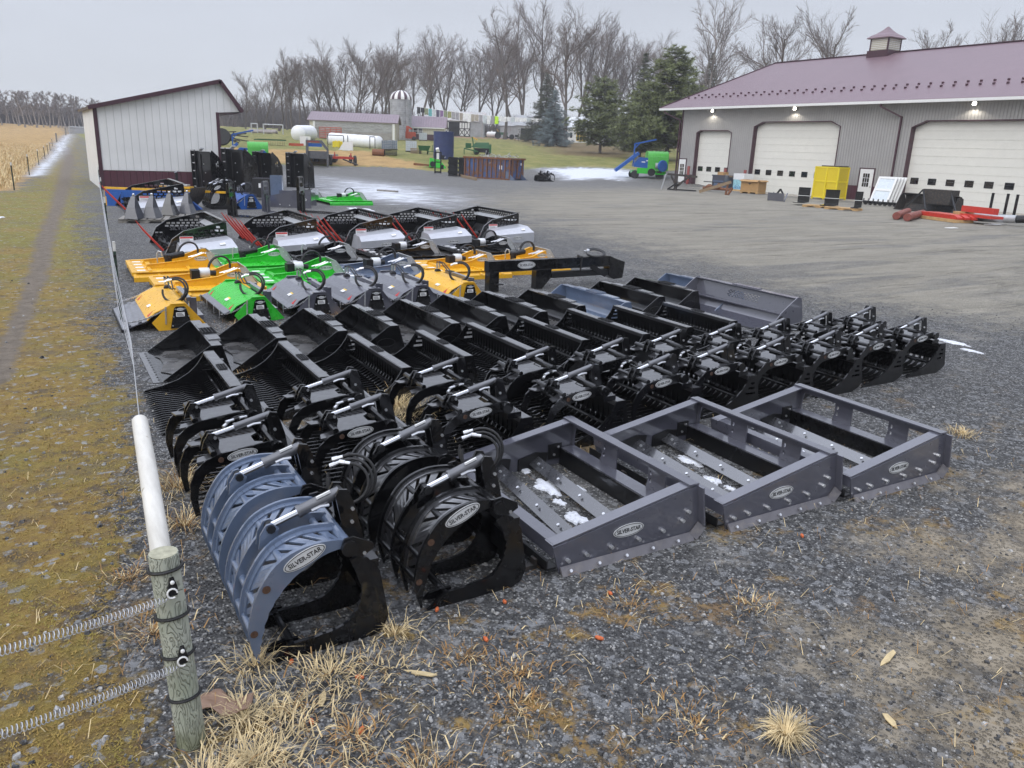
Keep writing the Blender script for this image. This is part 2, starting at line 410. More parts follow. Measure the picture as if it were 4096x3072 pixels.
# ---------------------------------------------------------------- ground sheet
POLY = {
 'moss': [(0.1,3.3),(0.2,3.8),(0.0,4.1),(0.1,4.7),(0.2,5.3),(0.35,5.7),(0.45,6.8),(0.5,8.5),(0.6,11.2),(0.75,16.1),(1.1,24.2),(1.8,38.0),(2.3,49.2),(4.8,94.4),(8.9,179.3),(9.4,219.1),(7.4,207.4),(3.8,157.2),(-0.2,58.0),(-0.8,43.5),(-3.7,42),(-14,40),(-14,-6),(-.6,-6),(-.3,2)],
 'track': [(-1.0,8.8),(-0.75,10.7),(-0.52,14.2),(-0.35,18.0),(-0.15,24.4),(0.25,32.1),(0.75,44.6),(2.6,92.5),(4.3,143.6),(5.5,144.6),(3.8,93.4),(1.45,44.7),(0.75,32.1),(0.32,24.4),(0.05,17.8),(-0.25,13.9),(-0.45,10.4),(-0.75,9.1),(-0.95,7.7),(-1.5,6.2),(-2.6,5.4),(-3.2,6.4)],
 'straw': [(-0.25,58.0),(3.6,157.2),(7.2,207.4),(10,300),(-120,300),(-120,43),(-0.9,43.5)],
 'hay': [(15,94),(29.6,93),(34.5,93.4),(34.3,85.3),(35.9,80.7),(34.2,75.7),(32.1,77.1),(27.5,79.0),(23.8,81.2),(18.8,79.9),(12,80.0)],
 'lawn': [(9.5,81.5),(15.4,81.2),(18.9,80.1),(24.8,78.6),(32.1,77.1),(33.5,74.1),(35.3,72.1),(40.6,71.5),(46.6,74.0),(52.0,73.3),(56.6,69.2),(62,66),(140,60),(900,500),(300,900),(30,300),(9.6,215)],
 'snow': [(-0.4,57.0),(1.1,91.1),(3.7,152.2),(6.9,203.3),(8.4,214.0),(6.3,176.6),(4.2,135.6),(1.3,78.0),(0.5,59.2)],
 'ice': [(19.8,67.3),(21.4,61.7),(22.9,54.9),(23.8,50.6),(20.3,38.7),(16.2,33.0),(15.3,35.2),(13.6,37.6),(12.3,39.3),(12.3,42.0)],
 'ice2': [(46.2,73.5),(51.8,73.0),(55.3,70.1),(54.9,66.6),(49.2,62.3),(47.7,64.2),(43.3,63.8),(45.8,69.3)],
 'lot': [(20.1,38.7),(33.0,50.6),(50,54),(51,30),(40,16),(15.0,6.4),(13.5,10.5),(14.3,14.4),(15.5,20.0),(16.2,26.5)],
 'mud': [(9,3.6),(6.8,3.3),(5.2,2.9),(3.9,2.6),(2.9,1.9),(2.2,.8),(9,0)],
 'mud2': [(-.9,6.5),(-.5,5.2),(-1.0,4.6),(-1.8,5.0),(-2.6,6.5)],
 'brown': [(60,92),(66,84),(82,100),(100,128),(112,170),(100,172),(84,140),(72,112)],
 'path': [(75,170),(72,176),(80,182),(104,178),(118,166),(122,150),(112,118),(104,100),(99,100),(106,120),(113,146),(108,160),(95,168)],
}
def sdist(P, x, y):
    n = len(P); d = np.full(x.shape, 1e9); ins = np.zeros(x.shape, bool)
    for i in range(n):
        ax, ay = P[i]; bx, by = P[(i + 1) % n]; ex, ey = bx - ax, by - ay
        t = np.clip(((x - ax) * ex + (y - ay) * ey) / (ex * ex + ey * ey + 1e-12), 0, 1)
        d = np.minimum(d, np.hypot(x - ax - t * ex, y - ay - t * ey))
        c = ((ay > y) != (by > y)) & (x < ex * (y - ay) / (ey if ey != 0 else 1e-9) + ax); ins ^= c
    return np.where(ins, d, -d)
def build_ground():
    an = np.concatenate([np.linspace(-12, 76, 430), np.linspace(78, 346, 70)]); an = np.radians(an)
    rr = np.concatenate([[0.0], np.geomspace(.6, 2600, 420)])
    R_, A_ = np.meshgrid(rr[1:], an, indexing='ij')
    x = (R_ * np.sin(A_)).ravel(); y = (R_ * np.cos(A_)).ravel()
    x = np.append(x, 0.); y = np.append(y, 0.)
    r = np.hypot(x, y); z = terr(x, y)
    rn = np.random.RandomState(3)
    z = z + np.where(r < 60, 0, rn.uniform(-1, 1, r.shape) * np.minimum(.12, (r - 60) * .0015))
    nr, na = len(rr) - 1, len(an); fs = []
    idx = np.arange(nr * na).reshape(nr, na)
    a = idx[:-1, :]; b = idx[1:, :]; a2 = np.roll(a, -1, 1); b2 = np.roll(b, -1, 1)
    q = np.stack([a, a2, b2, b], -1).reshape(-1, 4)
    fs = q.tolist() + [(int(idx[0, (k + 1) % na]), int(idx[0, k]), nr * na) for k in range(na)]
    me = bpy.data.meshes.new('ground'); me.from_pydata(np.stack([x, y, z], -1).tolist(), [], fs)
    def enc(k, wd): return np.clip(.5 + .5 * sdist(POLY[k], x, y) / (wd * (.12 + r * .02)), 0, 1)
    ZA = np.stack([enc('moss', 2.6), np.maximum(enc('track', .9), enc('mud2', 3)), np.maximum(enc('straw', 1.5), enc('hay', 1.5)), enc('lawn', 1)], -1)
    ZB = np.stack([np.maximum(enc('snow', .8), np.maximum(enc('ice2', 1.6), .78 * enc('ice', 5))), enc('lot', 9.0), enc('mud', 7.0), np.maximum(enc('path', 1), .0)], -1)
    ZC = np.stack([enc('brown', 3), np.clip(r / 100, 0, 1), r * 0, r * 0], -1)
    for nm, Z in (('zoneA', ZA), ('zoneB', ZB), ('zoneC', ZC)):
        at = me.attributes.new(nm, 'FLOAT_COLOR', 'POINT'); at.data.foreach_set('color', Z.astype(np.float32).ravel())
    t = NT('ground_cover')
    def zone(nm):
        a = t.n('ShaderNodeAttribute', attribute_name=nm); s = t.n('ShaderNodeSeparateColor'); t.l(a.outputs['Color'], s.inputs[0])
        return [s.outputs[0], s.outputs[1], s.outputs[2], a.outputs['Alpha']]
    za, zb, zc = zone('zoneA'), zone('zoneB'), zone('zoneC')
    n1 = t.noise(.9, 6, .65); n2 = t.noise(6, 6, .7); n3 = t.noise(.12, 5, .6); n4 = t.noise(28, 5, .7)
    edge = t.math('ADD', t.math('MULTIPLY', t.math('SUBTRACT', n1, .5), .9), t.math('MULTIPLY', t.math('SUBTRACT', n2, .5), .9))
    def mask(v, lo=.42, hi=.58, k=1.0): return t.rng(t.math('ADD', v, t.math('MULTIPLY', edge, k)), lo, hi, 0, 1)
    # crushed stone
    v1 = t.vor(46, 'Color'); sv = t.n('ShaderNodeSeparateColor'); t.l(v1, sv.inputs[0])
    vd = t.vor(46, 'Distance')
    stone = t.ramp(sv.outputs[0], [(.0, (.055, .055, .055)), (.4, (.15, .15, .148)), (.72, (.27, .27, .265)), (1, (.62, .62, .60))])
    stone = t.mix(t.rng(vd, .22, .52, 0, .8), stone, (.024, .024, .024))
    v2 = t.vor(19, 'Color'); sv2 = t.n('ShaderNodeSeparateColor'); t.l(v2, sv2.inputs[0])
    stone = t.mix(t.rng(sv2.outputs[1], .86, .9, 0, .55), stone, (.24, .245, .25))
    dusty = t.mix(t.rng(n2, .35, .7, 0, 1), (.20, .193, .175), (.29, .275, .25))
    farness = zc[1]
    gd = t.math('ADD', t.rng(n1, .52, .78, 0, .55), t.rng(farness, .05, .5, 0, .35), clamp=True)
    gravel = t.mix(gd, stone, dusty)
    gravel = t.mix(t.rng(n3, .35, .7, 0, .35), gravel, t.mix(1, gravel, (.8, .8, .82), 'MULTIPLY'))
    # packed yard with streaks
    st = t.noise(1.6, 7, .7, scale3=(.16, 1.0, 1), dist=.6); st2 = t.noise(.5, 5, .65, scale3=(.2, 1.1, 1), dist=1.0)
    lotc = t.ramp(st, [(.26, (.10, .088, .068)), (.40, (.245, .225, .18)), (.6, (.315, .29, .235)), (.8, (.24, .23, .215))])
    lotc = t.mix(t.rng(n4, .35, .7, 0, .45), lotc, t.mix(1, lotc, (.62, .62, .62), 'MULTIPLY'))
    rut = t.noise(2.0, 8, .75, scale3=(.11, 1.0, 1), dist=2.2); lotc = t.mix(t.rng(rut, .55, .60, 0, .8), lotc, t.mix(1, lotc, (.55, .53, .5), 'MULTIPLY'))
    lm = t.math('MULTIPLY', mask(zb[1], .3, .75, .8), t.rng(st2, .30, .5, .35, 1))
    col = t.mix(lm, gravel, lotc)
    mudc = t.ramp(t.noise(3, 7, .7), [(.3, (.13, .105, .07)), (.55, (.25, .21, .15)), (.75, (.32, .28, .215))])
    mm = t.math('MULTIPLY', mask(zb[2], .3, .75, 1.0), t.rng(n1, .40, .54, .1, .95)); col = t.mix(mm, col, mudc)
    # scattered withered moss on the stone
    mossn = t.noise(1.7, 8, .72); mossc = t.ramp(t.noise(9, 6, .75), [(.22, (.075, .05, .03)), (.4, (.20, .125, .04)), (.56, (.27, .185, .045)), (.75, (.34, .255, .09))])
    mossg = t.ramp(n4, [(.3, (.10, .08, .02)), (.5, (.20, .165, .035)), (.75, (.29, .235, .06))])
    mossc = t.mix(t.rng(n1, .45, .65, 0, .7), mossc, mossg)
    mossc = t.mix(t.rng(t.noise(3.3, 6, .7), .52, .64, 0, .85), mossc, (.10, .075, .05)); mossc = t.mix(t.rng(t.noise(.55, 5, .7), .5, .66, 0, .7), mossc, t.ramp(n4, [(.3, (.085, .065, .045)), (.7, (.17, .135, .095))]))
    near_m = t.math('MULTIPLY', t.rng(mossn, .54, .64, 0, .9), t.rng(zc[1], .02, .16, 1, 0))
    col = t.mix(near_m, col, t.mix(.35, mossc, (.20, .10, .035)))
    # moss strip, its greener far part
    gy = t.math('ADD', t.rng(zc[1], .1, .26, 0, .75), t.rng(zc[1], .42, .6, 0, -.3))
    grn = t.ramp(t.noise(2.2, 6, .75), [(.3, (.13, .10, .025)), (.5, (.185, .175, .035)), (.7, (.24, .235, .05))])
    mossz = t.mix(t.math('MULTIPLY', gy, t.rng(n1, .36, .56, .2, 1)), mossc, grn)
    peb = t.math('MULTIPLY', t.rng(sv2.outputs[2], .84, .87, 0, 1), t.rng(n2, .46, .6, 0, .95))
    mossz = t.mix(peb, mossz, (.30, .30, .29))
    m_moss = t.math('MULTIPLY', mask(za[0], .40, .62, 1.5), t.rng(t.math('ADD', t.noise(2.6, 6, .7), t.math('MULTIPLY', za[0], .35)), .56, .70, .35, 1))
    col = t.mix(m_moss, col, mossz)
    trk = t.ramp(t.noise(5, 7, .75), [(.3, (.10, .08, .06)), (.6, (.20, .165, .125)), (.8, (.26, .225, .18))])
    col = t.mix(mask(za[1], .42, .62, .5), col, trk)
    # lawn
    ln = t.noise(.35, 8, .7); lawn = t.ramp(ln, [(.3, (.12, .13, .03)), (.48, (.20, .20, .05)), (.66, (.30, .255, .09)), (.85, (.22, .155, .08))])
    lawn = t.mix(t.rng(t.noise(1.5, 6, .75, scale3=(.4, 1, 1)), .4, .7, 0, .4), lawn, (.09, .085, .03))
    m_lawn = mask(za[3], .44, .56, .35); col = t.mix(m_lawn, col, lawn)
    col = t.mix(t.math('MULTIPLY', mask(zc[0], .3, .7, .6), .8), col, t.ramp(n1, [(.3, (.10, .06, .035)), (.7, (.17, .11, .05))]))
    stw = t.ramp(t.noise(.9, 8, .75, scale3=(.5, 1, 1)), [(.28, (.15, .095, .04)), (.45, (.36, .23, .085)), (.65, (.47, .31, .13)), (.85, (.38, .28, .13))])
    col = t.mix(mask(za[2], .42, .6, .8), col, stw)
    col = t.mix(mask(zb[3], .42, .58, .3), col, t.ramp(n1, [(.3, (.22, .12, .08)), (.7, (.33, .20, .14))]))
    sn = t.noise(2.4, 7, .7, scale3=(.25, 1, 1)); snm = t.rng(t.math('ADD', zb[0], t.math('MULTIPLY', t.math('SUBTRACT', sn, .5), 1.5)), .5, .68, 0, .85)
    snv = t.rng(t.math('ADD', zb[0], t.math('MULTIPLY', t.math('SUBTRACT', sn, .5), .9)), .2, .6, 0, .5)
    col = t.mix(snv, col, (.42, .43, .46)); col = t.mix(snm, col, (.72, .75, .80))
    wet = t.math('MULTIPLY', mask(zb[2], .35, .8, 1.0), t.rng(t.noise(1.1, 5), .5, .6, 0, 1))
    rg = t.mix(wet, (.85, .85, .85), (.35, .35, .35))
    t.set(Base_Color=col, Roughness=rg); t.b.inputs['Specular IOR Level'].default_value = .35
    hs_ = t.math('MULTIPLY', t.rng(vd, 0, .6, 1, 0), t.math('SUBTRACT', 1, t.math('MULTIPLY', gd, .7)))
    hh = t.math('ADD', t.math('MULTIPLY', hs_, t.math('SUBTRACT', 1, m_moss)), t.math('MULTIPLY', n4, t.math('ADD', t.math('MULTIPLY', m_moss, 1.6), .3)))
    hh = t.math('ADD', hh, t.math('MULTIPLY', st, t.math('MULTIPLY', lm, 2.0)))
    t.bump(hh, .022, 1.0)
    me.materials.append(t.m)
    me.polygons.foreach_set('use_smooth', [True] * len(me.polygons))
    o = bpy.data.objects.new('ground', me); COL.objects.link(o); tag(o, kind='structure')
build_ground()
# concrete apron along the workshop
ap = MB().b2((51.3, 12, -.1), (53.78, 61, .015)).build('apron', MAT['apron_concrete']); tag(ap, kind='structure')

# ---------------------------------------------------------------- loose stones, dry grass, snow (uncountable ground cover)
def blob(mb, c, s, q):
    n = 5; vs = []
    for k in range(n):
        a = 2 * PI * k / n + q.random(); rr = s * q.uniform(.6, 1); vs.append((c[0] + rr * math.cos(a), c[1] + rr * math.sin(a), c[2] - s * .2))
    for k in range(n):
        a = 2 * PI * k / n + q.random(); rr = s * q.uniform(.3, .75); vs.append((c[0] + rr * math.cos(a), c[1] + rr * math.sin(a), c[2] + s * q.uniform(.35, .75)))
    fs = [(k, (k + 1) % n, n + (k + 1) % n, n + k) for k in range(n)] + [tuple(range(n, 2 * n))]
    mb.add(vs, fs)
def inside(k, x, y): return sdist(POLY[k], np.array([x]), np.array([y]))[0] > 0
def stones():
    q = random.Random(5); mbs = {'pale': MB(), 'mid': MB(), 'dark': MB()}
    N = 17000
    for i in range(N):
        a = math.radians(q.uniform(-9, 70)); r = 1.6 * (11 ** (q.random() ** .9)); x, y = r * math.sin(a), r * math.cos(a)
        ms = inside('moss', x, y)
        if ms and q.random() > .16: continue
        s = q.choice([.008, .011, .014, .018]) * q.uniform(.8, 1.3)
        if ms: s *= 1.35
        if ms and q.random() < .04: s *= 1.8
        k = 'pale' if q.random() < (.5 if ms else .14) else ('mid' if q.random() < .5 else 'dark')
        blob(mbs[k], (x, y, 0), s, q)
    t = NT('stone_pale'); t.set(Base_Color=t.ramp(t.vor(60, 'Color'), [(0, (.17, .17, .165)), (1, (.44, .43, .41))]), Roughness=.85); MAT['stone_pale'] = t.m
    t = NT('stone_mid'); t.set(Base_Color=t.ramp(t.vor(60, 'Color'), [(0, (.075, .075, .075)), (1, (.20, .20, .195))]), Roughness=.8); MAT['stone_mid'] = t.m
    t = NT('stone_dark'); t.set(Base_Color=t.ramp(t.vor(60, 'Color'), [(0, (.025, .025, .026)), (1, (.09, .09, .09))]), Roughness=.7); MAT['stone_dark'] = t.m
    lb = {'pale': 'pale grey loose stones scattered over the yard and mossy verge', 'mid': 'mid grey crushed stone chips lying loose across the yard', 'dark': 'dark wet looking stone chips lying loose across the yard'}
    for k, mb in mbs.items(): tag(mb.build('loose_stones', MAT['stone_' + k], fix=False), lb[k], 'gravel', kind='stuff')
stones()
def blade(mb, b, az, L, w, lean, q):
    dx, dy = math.cos(az), math.sin(az); nx, ny = -dy * w / 2, dx * w / 2
    p = []; 
    for i, (f, wf) in enumerate(((0, 1), (.5, .8), (1, .1))):
        h = L * f * math.cos(lean * f); o = L * f * math.sin(lean * (.5 + .5 * f)); 
        p += [(b[0] + dx * o + nx * wf, b[1] + dy * o + ny * wf, b[2] + max(.004, h)), (b[0] + dx * o - nx * wf, b[1] + dy * o - ny * wf, b[2] + max(.004, h))]
    mb.add(p, [(0, 1, 3, 2), (2, 3, 5, 4)])
def grass():
    q = random.Random(9); pale, brown, moss = MB(), MB(), MB()
    # (x, y, radius, blades, length, pale share)
    for (x, y, R, n, L, f) in [(3.05,7.45,.38,420,.26,.9),(2.85,7.1,.3,260,.22,.9),(.72,6.3,.17,190,.24,.75),(.66,5.6,.15,120,.2,.5),(1.05,3.5,.3,260,.10,.95),(.8,3.3,.3,200,.10,.8),(.58,3.36,.22,260,.10,1),(.58,3.05,.3,420,.12,1),(.36,2.98,.25,330,.12,.9),(1.0,3.0,.3,160,.09,.4),(1.75,3.3,.3,170,.05,.15),(1.92,3.05,.34,260,.055,.2),(1.8,2.8,.3,200,.06,.3),(2.86,2.03,.055,360,.13,1),(1.35,3.4,.35,120,.07,.8),(.75,2.7,.4,260,.1,.7),(3.6,2.95,.22,150,.06,.5),(8.14,4.28,.16,160,.1,.9),(2.5,2.3,.5,260,.06,.3),(1.2,2.6,.4,260,.1,.5),(2.9,3.3,.35,120,.06,.3),(.72,3.75,.12,110,.18,1),(1.5,3.68,.14,90,.14,1),(1.9,9.3,.3,120,.1,.5),(2.5,12.0,.45,260,.12,.1),(4.1,12.2,.4,240,.12,.1),(3.3,13,.4,200,.1,.1),(1.2,4.6,.2,120,.1,.5),(.3,4.3,.25,160,.1,.4),(.25,5.0,.25,160,.09,.3),(4.85,4.0,.2,90,.06,.2),(3.5,4.6,.1,50,.07,.3),(8.6,6.1,.2,80,.06,.5)]:
        for i in range(n):
            a = q.uniform(0, 2 * PI); d = R * abs(q.gauss(0, .55)); b = (x + d * math.cos(a), y + d * math.sin(a), 0)
            blade(pale if q.random() < f else brown, b, a + q.gauss(0, .9), L * q.uniform(.4, 1.3), q.choice([.0025, .0035, .005, .008]), q.uniform(.7, 1.65), q)
    for i in range(1500):      # single straws over the near yard
        a = math.radians(q.uniform(-6, 68)); r = q.uniform(2.2, 9); b = (r * math.sin(a), r * math.cos(a), 0)
        blade(pale if q.random() < .5 else brown, b, q.uniform(0, 2 * PI), q.uniform(.03, .16), .004, 1.5, q)
    i = 0
    while i < 11000:           # short moss and grass of the verge
        a = math.radians(q.uniform(-9, 9)); r = 2.6 * (9 ** q.random()); x, y = r * math.sin(a), r * math.cos(a); i += 1
        if not inside('moss', x, y) or inside('track', x, y): continue
        for k in range(3): blade(moss, (x + q.gauss(0, .02), y + q.gauss(0, .02), 0), q.uniform(0, 2 * PI), q.uniform(.008, .026), .005 + r * .0005, q.uniform(.3, 1.4), q)
    tag(pale.build('dry_grass', MAT['dry_grass'], fix=False), 'pale bleached tufts and straws of dead grass around the front implements', 'dry grass', kind='stuff')
    tag(brown.build('dry_grass', MAT['brown_grass'], fix=False), 'rusty brown withered weeds lying in the gravel', 'withered weeds', kind='stuff')
    t = NT('moss_blades'); t.set(Base_Color=t.ramp(t.noise(1.4, 7, .75), [(.3, (.20, .12, .035)), (.48, (.28, .19, .05)), (.6, (.23, .19, .04)), (.75, (.36, .27, .09))]), Roughness=.9); MAT['moss_blades'] = t.m
    tag(moss.build('moss', MAT['moss_blades'], fix=False), 'short golden brown moss and grass on the verge left of the fence', 'moss', kind='stuff')
    # tall dead grass in the far field behind the second fence
    fld = MB()
    for i in range(9000):
        y = q.uniform(44, 150); x = np.interp(y, [44, 59, 94, 157], [-.9, -.3, 1.1, 3.5]) - abs(q.gauss(0, 1)) * 7 * (y / 60) - .2
        blade(fld, (x, y, tz(x, y)), q.uniform(0, 2 * PI), q.uniform(.15, .5), .05, q.uniform(.2, 1.1), q)
    tag(fld.build('field_grass', MAT['dry_grass'], fix=False), 'tall tan dead grass filling the field beyond the steel post fence', 'field grass', kind='stuff')
grass()
def snow_bits():
    q = random.Random(4)
    for (x, y, R, ax) in [(3.43,5.52,.13,1.5),(3.42,5.05,.15,1.8),(3.34,4.75,.07,1.5),(3.30,4.45,.12,2),(3.63,4.9,.09,2.2),(3.58,4.45,.08,2.5),(4.94,4.96,.12,1.6),(4.8,4.53,.09,1.5),(4.82,4.34,.06,1.4),(12.40,7.0,.2,2.6),(12.1,6.5,.12,2.5),(11.9,32.8,.8,2.0),(-1.15,30.3,.35,2)]:
        mb = MB(); n = 22; ring = []
        for j, (f, h) in enumerate(((1, -.005), (.86, .012), (.5, .02))):
            for k in range(n):
                a = 2 * PI * k / n
                if j == 0: ring.append(R * q.uniform(.55, 1.15))
                u = ring[k] * f; ring_ = (math.cos(a) * u / math.sqrt(ax), math.sin(a) * u * math.sqrt(ax))
                mb.v.append((x + ring_[0] * .9, y + ring_[1], h * min(1, R / .1)))
        for j in range(2):
            for k in range(n): mb.f.append((j * n + k, j * n + (k + 1) % n, (j + 1) * n + (k + 1) % n, (j + 1) * n + k))
        mb.f.append(tuple(range(2 * n, 3 * n)))
        tag(mb.build('snow_patch', MAT['snow'], smooth=True), 'thin melting patch of white snow on the stones', 'snow', kind='stuff')
snow_bits()

# ---------------------------------------------------------------- trees
def tree_geo(seed, H, sp=.45, fork=.35, limbs=13, twist=.22, tw=.016):
    q = random.Random(seed); tr, cr = MB(), MB()
    def grow(mb, p, d, L, r, lvl):
        n = 4 if lvl < 2 else 3; pts = [p]; rs = [r]; dd = d.copy()
        for i in range(n):
            dd = (dd + Vector((q.gauss(0, 1), q.gauss(0, 1), q.gauss(0, .6) + (.25 if lvl else 0))) * twist * (.5 if lvl == 0 else .62)).normalized()
            pts.append(pts[-1] + dd * (L / n)); rs.append(max(tw * .5, r * (1 - (i + 1) / n * (.62 if lvl < 2 else .7))))
        mb.tube(pts, rs, 7 if lvl == 0 else (5 if lvl == 1 else 3), caps=False)
        return pts, rs, dd
    def along(pts, f):
        k = f * (len(pts) - 1); i = min(int(k), len(pts) - 2); return pts[i].lerp(pts[i + 1], k - i), (pts[i + 1] - pts[i]).normalized(), i
    def sub(pts, rs, L, r, lvl, cnt, f0):
        for c in range(cnt):
            f = f0 + (1 - f0) * (c + q.random()) / cnt; p, t, i = along(pts, min(.999, f))
            az = q.uniform(0, 2 * PI); o = t.orthogonal().normalized(); o.rotate(Matrix.Rotation(az, 3, t))
            an = q.uniform(.42, .9) if lvl == 1 else (q.uniform(.3, .7) if lvl < 3 else q.uniform(.25, .75))
            d = (t * math.cos(an) + o * math.sin(an)); d.z += (.05, .05, .16, .06, .05)[lvl]; d.normalize()
            LL = L * q.uniform(.55, 1.05) * (1 - (.45 if lvl == 1 else .3) * f); rr = max(tw, rs[i] * q.uniform(.38, .6))
            P, R_, _ = grow(cr, p, d, LL, rr, lvl)
            if lvl < 4: sub(P, R_, LL * (.72 if lvl < 3 else .75), rr, lvl + 1, (6, 6, 5, 4)[lvl - 1], .12)
    r0 = H * .0105 + .06
    P, R_, d = grow(tr, Vector((0, 0, -.3)), Vector((q.gauss(0, .04), q.gauss(0, .04), 1)).normalized(), H * .82, r0, 0)
    tr.tube([(0, 0, -.3), (0, 0, .1), (0, 0, 1.2)], [r0 * 1.9, r0 * 1.45, r0 * .95], 8, caps=False)
    sub(P, R_, H * sp, r0, 1, limbs, fork)
    return tr, cr
def make_tree(nm, seed, H, bark, twigm, label, **k):
    t = thing(nm, label, 'tree', (0, 0, 0))
    a, b = tree_geo(seed, H, **k)
    a.build('trunk', MAT[bark], t, fix=False); b.build('crown', MAT[twigm], t, fix=False)
    return t
GT = 'bare trees along the back of the farm'
protos = [make_tree('bare_tree', s, 22, 'bark', 'twig', 'x', **k) for s, k in ((1, {}), (2, dict(sp=.40, fork=.28, limbs=15)), (3, dict(sp=.5, fork=.4)), (4, dict(sp=.34, fork=.45, limbs=13, twist=.2)), (5, dict(sp=.55, fork=.3, limbs=12, twist=.32)))]
PT = [Tree(p) for p in protos]
trees = []
TL = [(985,330,190),(1030,345,215),(1062,300,185),(1095,330,205),(1118,275,180),(1150,300,200),(1172,255,178),(1205,268,192),(1232,255,180),(1262,250,196),(1290,285,178),(1318,262,200),(1345,272,182),(1372,250,205),(1395,245,186),(1422,230,180),(1448,262,210),(1466,225,184),(1492,235,198),(1510,215,182),(1536,240,205),(1562,255,190),(1600,250,225),(1632,262,215),(1655,240,232),(1683,150,205),(1712,225,240),(1745,250,228),(1772,238,222),(1800,232,240),(1832,250,226),(1862,262,246),(1892,210,228),(1918,215,238),(1946,218,226),(1975,240,246),(2018,112,188),(2052,195,236),(2085,180,226),(2118,110,222),(2152,105,230),(2190,190,246),(2262,140,153),(2300,170,222),(2335,150,228),(2370,165,236),(2402,155,226),(2432,180,240),(2462,205,230),(2500,215,236),(2540,230,240),(2640,240,220),(2720,225,235),(3085,125,128),(3150,170,150),(3240,145,140),(3620,160,135),(3805,128,130)]
SPOT = {25: 'tall dark tree with a forked trunk just behind the silo', 36: 'tallest dark bare tree right of the old barn', 42: 'broad many stemmed bare tree on the lawn beside the blue spruce'}
for i, (px, ty, r) in enumerate(TL):
    x, y, z = A(px, r); hz = 598 + .0396 * (px - 2085)
    b = hz + (CAMH - z) / r * 3150 * math.cos(math.atan2(px - 2048, 3150)) ** 0
    H = (b - ty) / 3150 * r * math.cos(math.atan2(px - 2048, 3150) * .95) * 1.0
    k = i % 5
    if i in (25,): k = 2
    if i in (36,): k = 1
    if i in (42,): k = 0
    first = trees and k in [t[0] for t in trees]
    side = 'left of the silo' if px < 1560 else ('behind the old barn' if px < 2000 else ('right of the old barn' if px < 2600 else 'rising behind the workshop roof'))
    lab = SPOT.get(i, 'bare winter tree in the row ' + side if px < 2600 else 'bare treetop ' + side)
    if not first: o = PT[k].o; o.location = (x, y, z); o.rotation_euler = (0, 0, i * 1.7); tag(o, lab, 'tree', GT)
    else: o = dup(PT[k], (x, y, z), i * 1.7, lab, GT)
    s = H / 21.0; o.scale = (s * (1.25 if i == 42 else 1), s * (1.25 if i == 42 else 1), s); trees.append((k, o))
    o['group'] = GT if i not in SPOT else 'single large bare trees'
pale = make_tree('bare_tree', 21, 22, 'pale_bark', 'pale_twig', 'pale grey bare tree spreading behind the workshop corner', sp=.6, fork=.22, limbs=16, twist=.2, tw=.022)
x, y, z = A(2800, 112); pale.location = (x, y, z); pale.scale = (.76, .76, .84)
birch = make_tree('birch_tree', 31, 14, 'pale_bark', 'pale_twig', 'x', sp=.3, fork=.3, limbs=12, twist=.22, tw=.03)
BT = Tree(birch); q = random.Random(12)
for i in range(46):
    px = -260 + i * 14.5 + q.uniform(-5, 5); r = q.uniform(262, 300)
    x, y, z = A(px, r); o = birch if i == 0 else BT.dup(); o.location = (x, y, z); o.rotation_euler = (0, 0, q.uniform(0, 6)); s = q.uniform(.55, .8); o.scale = (s * 1.2, s * 1.2, s)
    tag(o, 'slender pale trunked tree in the wood beyond the dead grass field', 'tree', 'pale trees of the far left wood')
def brushwood(name, px0, px1, r0, r1, n, hmin, hmax, label, sd):
    q = random.Random(sd); mb = MB()
    for i in range(n):
        x, y, z = A(q.uniform(px0, px1), q.uniform(r0, r1)); h = q.uniform(hmin, hmax); ln = q.gauss(0, .18)
        a = q.uniform(0, 2 * PI); w = q.uniform(.05, .2)
        mb.tube([(x, y, z - .2), (x + ln * h * .4, y, z + h * .5), (x + ln * h, y + q.gauss(0, .2), z + h)], [w, w * .7, .03], 3, False)
        for k in range(3):
            f = q.uniform(.3, .9); b = (x + ln * h * f, y, z + h * f)
            mb.tube([b, (b[0] + q.gauss(0, 1), b[1] + q.gauss(0, 1), b[2] + q.uniform(.4, 1.6))], [w * .5, .02], 3, False)
    tag(mb.build(name, MAT['brush'], fix=False), label, 'undergrowth', kind='stuff')
brushwood('undergrowth', -420, 430, 305, 330, 3600, 1.5, 6.5, 'dense leafless undergrowth at the edge of the far left wood', 1)
brushwood('undergrowth', 880, 1620, 235, 330, 3000, 2, 9, 'hazy grey leafless woods behind the trees beside the shed', 2)
brushwood('undergrowth', 1600, 2800, 250, 300, 2200, 2, 8, 'grey leafless thicket behind the barns and conifers', 3)

